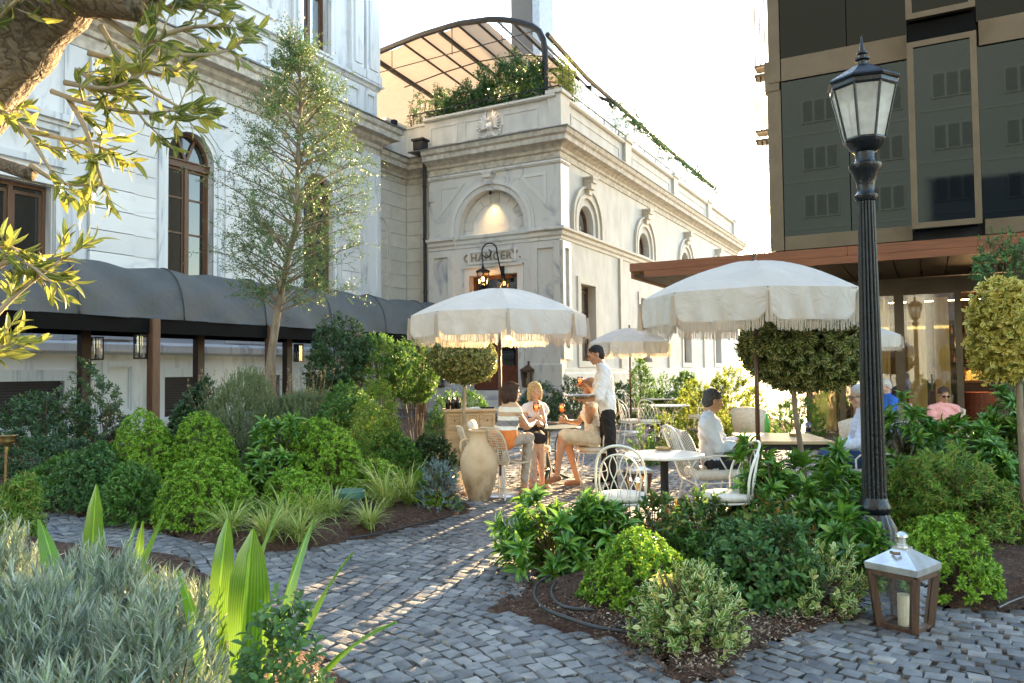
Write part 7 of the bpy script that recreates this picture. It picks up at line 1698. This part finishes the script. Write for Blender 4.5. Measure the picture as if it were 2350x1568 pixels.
# tray on his left hand
def glass_drink(P, lab, h=.20, group='stemmed glasses of orange drink'):
    e = empty('drink_glass', P, 0, lab, 'glass', group); a = MB(); k = h / .2
    a.lathe([(0, 0), (.034 * k, .0), (.034 * k, .003), (.005 * k, .008), (.004 * k, .075 * k), (.02 * k, .088 * k), (.040 * k, .12 * k), (.043 * k, .15 * k), (.034 * k, .2 * k), (.032 * k, .2 * k), (.041 * k, .15 * k), (.038 * k, .12 * k), (.0, .089 * k)], 20); a.build('bowl', M['clear'], e, smooth=True)
    a = MB(); a.lathe([(0, .092 * k), (.018 * k, .094 * k), (.037 * k, .122 * k), (.040 * k, .15 * k), (.036 * k, .178 * k), (0, .178 * k)], 18); a.build('drink', ODR, e, smooth=True); return e
ODR, nt, b = mat_new('orange_aperitif'); b.inputs['Base Color'].default_value = (1.0, .38, .03, 1); b.inputs['Roughness'].default_value = .08; b.inputs['Transmission Weight'].default_value = .55; b.inputs['IOR'].default_value = 1.2
tl = nt.nodes.new('ShaderNodeBsdfTranslucent'); tl.inputs[0].default_value = (1, .45, .06, 1); mx = nt.nodes.new('ShaderNodeMixShader'); mx.inputs[0].default_value = .5
nt.links.new(b.outputs[0], mx.inputs[1]); nt.links.new(tl.outputs[0], mx.inputs[2]); nt.links.new(mx.outputs[0], nt.nodes['Material Output'].inputs[0])
tc_ = ZA(1568, 508, 9.42); a = MB(); a.lathe([(0, 0), (.15, 0), (.195, .006), (.20, .02), (.196, .022), (.18, .010), (0, .008)], 36); tag(a.build('serving_tray', M['trayS'], loc=tc_, auto=40), 'round metal tray balanced on the waiter hand', 'tray')
glass_drink(ZA(1568, 470, 9.80), 'orange drink held up by the waiter above the tray')
glass_drink(ZA(1165, 712, 9.62), 'orange drink in the blonde woman hand')
glass_drink(ZA(1400, 712, 9.78), 'orange drink held over the table by the seated woman in the patterned top')
# woman 1: dark bob, striped top, back to the viewer
J = dict(head=ZA(938, 470, 9.02), face=cd(22, -.05), neck=ZA(922, 585, 9.0), shL=ZA(868, 640, 9.12), shR=ZA(975, 640, 8.90), elL=ZA(1050, 770, 9.40), wrL=ZA(1120, 735, 9.55), elR=ZA(1078, 790, 8.95), wrR=ZA(1150, 752, 9.22),
         hipL=ZA(830, 905, 9.10), hipR=ZA(890, 915, 8.88), kneL=ZA(1085, 900, 9.42), kneR=ZA(1095, 888, 9.12), ankL=ZA(1100, 1150, 9.45), ankR=ZA(1045, 1200, 9.05), front=cd(50), pnL=Vector((0, 0, -1)), pnR=cd(60, -.6), hdL=cd(20, -.1), hdR=cd(30, .0))
setfeet(J, cd(0), cd(-12)); m, nt, b = mat_new('striped_knit'); tcn = nt.nodes.new('ShaderNodeTexCoord'); spn = nt.nodes.new('ShaderNodeSeparateXYZ'); nt.links.new(tcn.outputs['Object'], spn.inputs[0])
r = nt.nodes.new('ShaderNodeValToRGB'); r.color_ramp.interpolation = 'CONSTANT'; mr = nt.nodes.new('ShaderNodeMapRange'); mr.inputs[1].default_value = .66; mr.inputs[2].default_value = 1.14; nt.links.new(spn.outputs[2], mr.inputs[0]); nt.links.new(mr.outputs[0], r.inputs[0])
el = r.color_ramp.elements
for p, c in ((0, (.75, .22, .05)), (.33, (.78, .74, .68)), (.42, (.22, .21, .22)), (.56, (.78, .74, .68)), (.66, (.55, .36, .24)), (.76, (.78, .72, .64)), (.88, (.62, .40, .26))):
    q = el.new(p) if p else el[0]; q.color = (*c, 1)
nt.links.new(r.outputs[0], b.inputs['Base Color']); b.inputs['Roughness'].default_value = .9; bump(nt, b, noise(nt, 14, 3), .4, .02)
person('seated woman with dark brown bob, striped sleeveless top and beige trousers, seen from behind', J, [dict(k='pants', n='trousers', m=cloth('beige_trousers', (.38, .32, .26)), len=.80, g=.002), dict(k='top', n='striped_top', m=m, sleeve=.12, g=.018, w=1.12), dict(k='shoes', n='sandals', m=SAND)], dict(style='bob', m=HBR), 'tan', glasses='clear', base=gz(900, 900, 9))
# woman 2: blonde
J = dict(head=ZA(1150, 462, 10.1), face=cd(283, -.08), neck=ZA(1152, 572, 10.12), shL=ZA(1222, 612, 10.15), shR=ZA(1075, 612, 10.12), elL=ZA(1232, 742, 9.85), wrL=ZA(1208, 592, 9.95), elR=ZA(1052, 735, 9.92), wrR=ZA(1128, 722, 9.66),
         hipL=ZA(1190, 870, 10.15), hipR=ZA(1110, 870, 10.15), kneL=ZA(1195, 900, 9.72), kneR=ZA(1125, 900, 9.70), ankL=ZA(1215, 1160, 9.75), ankR=ZA(1150, 1150, 9.65), bust=True, front=cd(275), pnL=cd(180), pnR=cd(0, .2), hdL=cd(180, 1.6), hdR=cd(330, .25))
setfeet(J, cd(300), cd(250)); person('seated blonde woman facing the viewer, chin on hand, puffed white sleeves, black pinafore', J, [dict(k='skirt', n='skirt', m=cloth('black_skirt', (.014, .013, .016)), len=.95), dict(k='top', n='white_blouse', m=cloth('white_blouse', (.76, .72, .72), .05), sleeve=.35, g=.010), dict(k='puff', n='puffed_sleeves', m=cloth('white_puff', (.78, .74, .74), .05)), dict(k='vest', n='black_pinafore', m=cloth('black_pinafore', (.014, .012, .018)), g=.008)] [:3] , dict(style='bob', m=HBL), 'fair', hands=((50, 1), (45, -1)))
WP = bpy.context.scene.collection.objects
# black pinafore front: shorter bib
bl = [o for o in COL.objects if o.get('label', '').startswith('seated blonde')][0]
mb = MB(); sm_ = (J['shL'] + J['shR']) / 2; hm = (J['hipL'] + J['hipR']) / 2; fw = cd(275).normalized(); sw = (J['shL'] - J['shR']).normalized(); tr_ = sw.cross(fw).normalized()
ell(mb, sm_.lerp(hm, .62), (.150, .125, .19), (sw, fw, tr_)); 
for s in (-1, 1): capsule(mb, sm_.lerp(hm, .02) + sw * s * .085 + fw * .05, sm_.lerp(hm, .40) + sw * s * .095 + fw * .105, .030, .05); ell(mb, sm_.lerp(hm, .38) + fw * .095 + sw * s * .07, (.07, .055, .06), (sw, fw, tr_))
me = vox('black_bodice', mb, .009, cloth('black_bodice', (.014, .012, .018)), 3); o = bpy.data.objects.new('black_bodice', me); COL.objects.link(o); o.parent = bl; o.matrix_parent_inverse = Matrix.Translation(bl.location).inverted()
# woman 3: behind the waiter
J = dict(head=ZA(1655, 425, 10.05), face=cd(188, .0), neck=ZA(1672, 530, 10.05), shL=ZA(1690, 580, 9.92), shR=ZA(1655, 575, 10.2), elL=ZA(1650, 735, 9.82), wrL=ZA(1628, 590, 9.86), elR=ZA(1552, 745, 10.12), wrR=ZA(1452, 735, 9.86),
         hipL=ZA(1690, 905, 9.92), hipR=ZA(1680, 900, 10.12), kneL=ZA(1405, 862, 9.80), kneR=ZA(1440, 905, 9.98), ankL=ZA(1352, 1130, 9.72), ankR=ZA(1545, 1165, 9.92), front=cd(185), bust=True, pnL=cd(180), pnR=cd(90, .2), hdL=cd(180, 1.6), hdR=cd(180, .2))
setfeet(J, cd(195), cd(190), .17, .085); J['toeL'] = J['ankL'] + cd(200, -.5) * .14
m, nt, b = mat_new('speckled_print'); vo = nt.nodes.new('ShaderNodeTexVoronoi'); vo.inputs['Scale'].default_value = 55; tcn = nt.nodes.new('ShaderNodeTexCoord'); nt.links.new(tcn.outputs['Object'], vo.inputs[0]); nt.links.new(ramp(nt, [(.22, (.25, .18, .12)), (.32, (.74, .70, .62))], vo.outputs['Distance']), b.inputs['Base Color']); b.inputs['Roughness'].default_value = .9
person('seated woman half hidden by the waiter, speckled top, cream skirt, legs crossed', J, [dict(k='skirt', n='skirt', m=cloth('cream_skirt', (.68, .60, .46)), len=.93), dict(k='top', n='speckled_top', m=m, sleeve=.1, g=.014), dict(k='shoes', n='sandals', m=SAND)], dict(style='bob', m=HLB), 'tan', hands=((45, 1), (45, -1)), base=gz(1310, 900, 10))
# dark haired man in the armchair
J = dict(head=ZB(188, 888, 8.0), face=cd(6, -.22), neck=ZB(160, 980, 8.0), shL=ZB(178, 1020, 8.18), shR=ZB(140, 1030, 7.84), elL=ZB(240, 1150, 8.25), wrL=ZB(345, 1125, 8.30), elR=ZB(222, 1175, 7.78), wrR=ZB(335, 1155, 7.98),
         hipL=ZB(185, 1255, 8.1), hipR=ZB(180, 1265, 7.88), kneL=ZB(420, 1235, 8.2), kneR=ZB(410, 1250, 7.95), ankL=ZB(450, 1480, 8.2), ankR=ZB(420, 1500, 7.95), front=cd(3), pnL=Vector((0, 0, -1)), pnR=cd(90, -.3), hdL=cd(5, .1), hdR=cd(15, .25))
setfeet(J, cd(0), cd(-10)); person('seated dark haired man in a light grey shirt facing the wooden table', J, [dict(k='pants', n='trousers', m=cloth('dark_trousers', (.02, .02, .025)), g=.008), dict(k='top', n='shirt', m=cloth('light_grey_shirt', (.56, .58, .64), .08), sleeve=1.7, collar=True, g=.02, w=1.08), dict(k='shoes', n='shoes', m=M['blackish'])], dict(style='short', m=HSP), 'tan')
# old man
m, nt, b = mat_new('blue_striped_shirt'); tcn = nt.nodes.new('ShaderNodeTexCoord'); wv = nt.nodes.new('ShaderNodeTexWave'); wv.inputs['Scale'].default_value = 26; nt.links.new(tcn.outputs['Object'], wv.inputs[0]); nt.links.new(ramp(nt, [(.3, (.35, .42, .62)), (.6, (.68, .72, .82))], wv.outputs['Fac']), b.inputs['Base Color']); b.inputs['Roughness'].default_value = .9; bump(nt, b, noise(nt, 14, 3), .5, .02)
J = dict(head=ZB(1078, 862, 8.0), face=cd(186, -.15), neck=ZB(1108, 950, 8.0), shL=ZB(1128, 1005, 7.86), shR=ZB(1110, 1000, 8.2), elL=ZB(1090, 1150, 7.74), wrL=ZB(965, 1165, 7.80), elR=ZB(1040, 1150, 8.25), wrR=ZB(940, 1150, 8.1),
         hipL=ZB(1120, 1260, 7.9), hipR=ZB(1110, 1255, 8.1), kneL=ZB(875, 1225, 7.78), kneR=ZB(885, 1210, 8.0), ankL=ZB(850, 1480, 7.8), ankR=ZB(880, 1470, 8.0), front=cd(183), pnL=Vector((0, 0, -1)), pnR=Vector((0, 0, -1)))
setfeet(J, cd(185), cd(180)); person('seated silver haired old man in glasses and blue striped shirt, partly behind the lamp post', J, [dict(k='pants', n='jeans', m=cloth('blue_jeans', (.03, .06, .16)), g=.010), dict(k='top', n='striped_shirt', m=m, sleeve=1.7, collar=True, g=.024, w=1.18), dict(k='shoes', n='shoes', m=M['leather'])], dict(style='short', m=HG_), 'fair', glasses='clear')
def seated(label, head, hdg, clothm, hairm, style='short', glasses=None, sk='tan', k=1.0, pm=(.03, .03, .035)):
    f = cd(hdg); f.z = 0; s = Vector((0, 0, 1)).cross(f).normalized(); z = Vector((0, 0, 1)); h = head
    J = dict(head=h, face=f + z * -.35, neck=h - z * .17 - f * .03, shL=h - z * .23 + s * .17 - f * .03, shR=h - z * .23 - s * .17 - f * .03, elL=h - z * .50 + s * .22 + f * .05, elR=h - z * .50 - s * .22 + f * .05,
             wrL=h - z * .52 + s * .08 + f * .28, wrR=h - z * .52 - s * .08 + f * .28, hipL=h - z * .74 + s * .09 - f * .05, hipR=h - z * .74 - s * .09 - f * .05)
    zk = h.z - .70
    J['kneL'] = h - z * .70 + s * .12 + f * .38; J['kneR'] = h - z * .70 - s * .12 + f * .38; J['ankL'] = Vector((J['kneL'].x, J['kneL'].y, .09)); J['ankR'] = Vector((J['kneR'].x, J['kneR'].y, .09)); J['front'] = f; setfeet(J, f, f)
    return person(label, J, [dict(k='pants', n='trousers', m=cloth('trousers', pm), g=.01), dict(k='top', n='shirt', m=clothm, sleeve=.7, g=.018, collar=True)], dict(style=style, m=hairm), sk, glasses=glasses)
def standing(label, head, hdg, clothm, hairm, style='short', sk='dark', pm=(.03, .02, .018), skirt=False):
    f = cd(hdg); f.z = 0; s = Vector((0, 0, 1)).cross(f).normalized(); z = Vector((0, 0, 1)); h = head; k = (h.z) / 1.62
    J = dict(head=h, face=f, neck=h - z * .17, shL=h - z * .23 + s * .18, shR=h - z * .23 - s * .18, elL=h - z * .52 + s * .23, elR=h - z * .52 - s * .23, wrL=h - z * .66 + s * .14 + f * .18, wrR=h - z * .66 - s * .14 + f * .18,
             hipL=h - z * .72 + s * .09, hipR=h - z * .72 - s * .09, kneL=h - z * 1.13 * k + s * .10, kneR=h - z * 1.13 * k - s * .10, ankL=Vector((h.x, h.y, .09)) + s * .10, ankR=Vector((h.x, h.y, .09)) - s * .10, front=f)
    setfeet(J, f, f)
    return person(label, J, [dict(k='skirt', n='skirt', m=cloth('dark_skirt', pm), len=.8) if skirt else dict(k='pants', n='trousers', m=cloth('dark_trousers', pm), g=.01), dict(k='top', n='shirt', m=clothm, sleeve=.7, g=.015)], dict(style=style, m=hairm), sk)
seated('man in a pink shirt and sunglasses looking down, seated before the glass door', ZB(1600, 850, 12.2), 262, cloth('pink_shirt', (.72, .33, .30), .08), HBR, glasses='sun')
seated('person in a bright blue shirt, mostly hidden behind the street lamp', ZB(1240, 800, 13.0), 190, cloth('blue_shirt', (.03, .14, .55), .1), HG_, sk='fair')
standing('person in an ochre shirt standing at the bar inside the doorway', ZB(1790, 665, 19.6), 90, cloth('ochre_shirt', (.40, .30, .10)), HB)
standing('long haired person in pale top and dark skirt standing at the bar inside', ZB(1985, 670, 19.3), 100, cloth('pale_brown_top', (.35, .24, .16)), HB, style='bob', skirt=True)
# ================================================================ chairs under and around the people, and small props
def gzp(p): return Vector((p.x, p.y, 0))
woven_chair(gzp(ZA(865, 900, 9.05)), face(50), 'beige woven wire chair under the woman in the striped top')
woven_chair(gzp(ZA(690, 900, 9.1)), face(8), 'empty woven wire chair with a small pillow, behind the amphora')
e = empty('scatter_pillow', ZA(590, 815, 9.1), YAW + 1.45, 'small pale pillow leaning on the empty woven chair', 'pillow'); a = MB()
for i in range(1): a.bevbox((-.13, -.04, -.12), (.13, .04, .12), .038)
a.build('pillow_cover', M['cushion'], e, smooth=True); e.rotation_euler = (R_(-18), 0, YAW + 1.45)
bow_chair(gzp(ZA(1150, 900, 10.2)), face(277), 'cafe chair under the blonde woman', sc=1.0); bow_chair(gzp(ZA(1680, 900, 10.02)), face(185), 'cafe chair under the woman in the cream skirt')
arm_chair(gzp(ZB(170, 1280, 8.0)), face(5), 'white iron armchair with a striped pillow under the dark haired man'); arm_chair(gzp(ZB(1115, 1280, 8.0)), face(185), 'white iron armchair with a striped pillow under the old man')
for i, (x, d, rz, lab) in enumerate((((1447), 15.5, 10, 'white iron chair left of the nearer white table behind the waiter'), ((1490), 15.2, 60, 'white iron chair in front of the nearer white table behind the waiter'), ((1600), 16.6, 190, 'white iron chair right of the nearer white table'), ((1455), 19.8, 20, 'white iron chair left of the farther white table'), ((1545), 20.5, 270, 'white iron chair behind the farther white table'), ((1612), 19.6, 200, 'white iron chair right of the farther white table'))):
    bow_chair(gz(x, 900, d), face(rz), lab, group='white iron chairs around the far tables')
for u, v, lab in ((1535, 934, 'round white iron table, the nearer one behind the waiter'), (1520, 903, 'round white iron table, the farther one under the smallest parasol')):
    t = gz(u, 900, 16.4 if v > 920 else 20.2); round_table(t, .42, .74, lab, 'whitemetal', 'whitemetal', 2)
def tub_chair(P, rz, lab):
    e = empty('tub_chair', P, rz, lab, 'chair'); a = MB(); N = 14; vs = []
    for i in range(N + 1):
        t = math.pi * i / N
        for z, r in ((.40, .24), (.62, .27), (.80 + .08 * math.sin(t), .29)): vs.append((r * math.cos(t), r * math.sin(t) * .9, z))
    a.add(vs, [(i * 3 + k, (i + 1) * 3 + k, (i + 1) * 3 + k + 1, i * 3 + k + 1) for i in range(N) for k in range(2)]); o = a.build('backrest', M['wovenbeige'], e, smooth=True); s = o.modifiers.new('s', 'SOLIDIFY'); s.thickness = .04
    a = MB(); a.bevbox((-.25, -.22, .36), (.25, .22, .46), .03); a.build('seat', M['cushion'], e); 
    for sx in (-1, 1):
        for sy in (-1, 1): a = MB(); a.tube([(sx * .2, sy * .17, .37), (sx * .22, sy * .2, .0)], [.02, .012], 6); a.build('leg', M['polewood'], e)
tub_chair(gz(1718, 900, 12.6), face(60), 'beige upholstered tub chair behind the dark parasol pole'); tub_chair(gz(1960, 900, 9.6), face(200), 'beige tub chair behind the old man'); tub_chair(gz(2172, 900, 12.4), face(265), 'tub chair under the man in the pink shirt'); tub_chair(gz(2052, 900, 13.2), face(190), 'tub chair under the person in blue')
# sideboard
SBP = gz(1082, 1000, 12.4); sb = empty('sideboard', SBP, YAW + R_(8), 'pale oak sideboard with panelled doors behind the table of women', 'cabinet')
a = MB(); a.box((-.42, -.24, .04), (.36, .24, .86)); a.build('carcass', M['cabwood'], sb); a = MB(); a.bevbox((-.46, -.28, .86), (.40, .27, .90), .008); a.build('worktop', M['cabwood'], sb)
a = MB()
for x in (-.40, -.13, .12):
    pl2 = ('Y', -.245)
    slab(a, pl2, rect_loop(x, x + .23, .62, .83), [rect_loop(x + .03, x + .20, .65, .80)], -.015, .002); slab(a, pl2, rect_loop(x, x + .23, .08, .60), [rect_loop(x + .03, x + .20, .11, .57)], -.015, .002)
a.build('door_panel', M['cabwood'], sb); 
for x in (-.40, -.13, .12): a = MB(); a.ball((x + .115, -.27, .725), .012, 8, 6); a.build('knob', M['darkmetal'], sb)
def onsb(x, y, z=.90): return SBP + Matrix.Rotation(YAW + R_(8), 3, 'Z') @ Vector((x, y, z))
for k, (x, y) in enumerate(((-.38, 0), (-.30, -.02), (-.22, .0), (-.36, .10), (-.27, .10), (-.19, .1))):
    a = MB(); a.lathe([(0, 0), (.034, 0), (.034, .13), (.014, .165), (.013, .2), (0, .2)], 12); tag(a.build('bottle', M['bottle'], loc=onsb(x, y), smooth=True), ('leftmost', 'second from left', 'third from left')[k % 3] + (' dark bottle in the front row on the sideboard', ' dark bottle in the back row on the sideboard')[k // 3], 'bottle', 'dark bottles on the sideboard')
a = MB(); a.bevbox((-.15, -.1, 0), (.15, .1, .012), .003); a.box((-.02, -.09, .012), (.13, .1, .02)); o = tag(a.build('newspaper', M['paper'], loc=onsb(0, 0)), 'folded newspaper lying on the sideboard', 'newspaper'); o.rotation_euler = (0, 0, .6)
a = MB(); a.bevbox((-.12, -.08, 0), (.12, .08, .02), .003); o = tag(a.build('menu', M['blackish'], loc=onsb(.25, -.02)), 'black menu folder lying on the sideboard beside the newspaper', 'menu'); o.rotation_euler = (0, 0, .5)
# things on the tables
def tp1(x, y): q = ZA(x, y, 9.5); g_ = G((1200 + x / 3.136) * .78333, (1000 + y / 3.136) * .78333, .745); return g_
a = MB(); a.bevbox((-.14, -.10, 0), (.14, .10, .014), .004); a.bevbox((-.10, -.08, .014), (.13, .09, .026), .004); tag(a.build('menu', M['leather'], loc=tp1(1300, 758)), 'stack of brown leather menus on the green bistro table', 'menu')
a = MB(); a.lathe([(0, 0), (.10, 0), (.13, .015), (.128, .018), (0, .008)], 24); tag(a.build('plate', M['paper'], loc=tp1(1180, 775)), 'pale plate on the green bistro table near the striped top', 'plate')
def tpB(x, y): return G((2000 + x / 2.091) * .78333, (750 + y / 2.091) * .78333, .742)
a = MB(); a.lathe([(0, 0), (.030, 0), (.031, .11), (.028, .14), (.013, .18), (.012, .225), (.0, .225)], 16); tag(a.build('beer_bottle', simple('green_bottle_glass', (.06, .32, .05), .08), loc=tpB(518, 1082), smooth=True), 'green beer bottle on the wooden table', 'bottle')
a = MB(); a.lathe([(0, 0), (.03, 0), (.036, .11), (.034, .11), (.028, .005), (0, .005)], 16); tag(a.build('tumbler', M['clear'], loc=tpB(770, 1080), smooth=True), 'clear tumbler on the wooden table near the clipped tree trunk', 'glass')
a = MB(); a.bevbox((-.06, -.045, 0), (.06, .045, .04), .008); tag(a.build('wooden_box', M['brass'], loc=tpB(690, 1106)), 'small brass coloured box on the wooden table', 'box')
# green bollard light, black path light, brass torch, hose
p = G(803, 1196); e = empty('bollard_light', p, 0, 'low green mushroom shaped bollard light in the left bed', 'garden light'); e.scale = (1.12, 1.12, 1.2); a = MB(); a.lathe([(0, .20), (.135, .20), (.14, .205), (.14, .25), (.132, .26), (0, .265)], 36); a.build('cap', M['greenmetal'], e, auto=35)
a = MB(); a.lathe([(0, -.02), (.10, -.02), (.10, .09), (.06, .10), (0, .10)], 28); [a.tube([(.08 * math.cos(t), .08 * math.sin(t), .08), (.08 * math.cos(t), .08 * math.sin(t), .21)], .014, 6) for t in (.5, 2.1, 3.6, 5.2)]; a.build('base', M['greenmetal'], e, auto=35)
p = G(566, 1216); e = empty('path_light', p, 0, 'small black path light with an overlapping cap beside the sedge clumps', 'garden light'); e.scale = (1.35, 1.35, 1.35); a = MB(); a.lathe([(0, .12), (.075, .12), (.08, .13), (.05, .15), (.05, .155), (.04, .17), (0, .19)], 20); a.build('cap', M['darkmetal'], e, auto=35); a = MB(); a.tube([(0, 0, -.02), (0, 0, .13)], .02, 8); [a.tube([(.05 * math.cos(t), .05 * math.sin(t), .03), (.055 * math.cos(t), .055 * math.sin(t), .125)], .005, 5) for t in range(6)]; a.lathe([(0, .02), (.055, .02), (.055, .035), (0, .035)], 16); a.build('lantern_cage', M['darkmetal'], e)
p = G(12, 1175); e = empty('brass_torch', p, 0, 'tall brass garden torch with a shallow bowl at the left edge', 'torch'); zt = D(15, 1000, (p - Vector((0, 0, H))).dot(FW)).z
a = MB(); a.lathe([(0, 0), (.075, 0), (.07, .015), (.025, .05), (.018, .12), (.014, .13), (.014, zt * .45), (.022, zt * .455), (.022, zt * .475), (.014, zt * .48), (.014, zt - .12), (0, zt - .12)], 16); a.build('pole', M['brass'], e, auto=40)
a = MB(); a.lathe([(0, zt - .13), (.02, zt - .12), (.07, zt - .095), (.088, zt - .06), (.075, zt - .03), (.095, zt - .005), (.095, zt), (.07, zt), (.06, zt - .02), (0, zt - .03)], 28); a.build('bowl', M['brass'], e, smooth=True)
def hose(uv, lab, r=.011, z=.11): pts = smooth_pts([G(u, v, z) for u, v in uv]); a = MB(); a.tube(pts, r, 10); return tag(a.build('irrigation_hose', M['hose'], smooth=True), lab, 'hose')
hose(((1262, 1322), (1232, 1338), (1222, 1368), (1245, 1398), (1300, 1418), (1370, 1442), (1440, 1450), (1480, 1458), (1520, 1475), (1570, 1490)), 'black irrigation hose curving over the soil at the tip of the centre bed', z=.10)
hose(((1275, 1335), (1262, 1360), (1275, 1385), (1310, 1398), (1360, 1400)), 'short loop of black hose inside the longer hose curve', .011, z=.12)
hose(((2290, 1395), (2320, 1380), (2355, 1368), (2400, 1360)), 'thin black hose end at the right edge of the paving', .010, z=.10)
hose(((800, 1236), (870, 1225), (950, 1205), (1030, 1185)), 'thin black hose lying along the mulch edge of the left bed', .008, z=.10)
a = MB(); q = G(1455, 1462, .0); a.bevbox((-.10, -.06, 0), (.10, .06, .06), .01); 
for k in range(7): a.box((-.09 + k * .03, -.055, .058), (-.08 + k * .03, .055, .065))
o = tag(a.build('drain_cover', M['hose'], loc=q + Vector((0, 0, .02))), 'small black slotted drain box beside the hose', 'drain'); o.rotation_euler = (0, 0, YAW - .2)
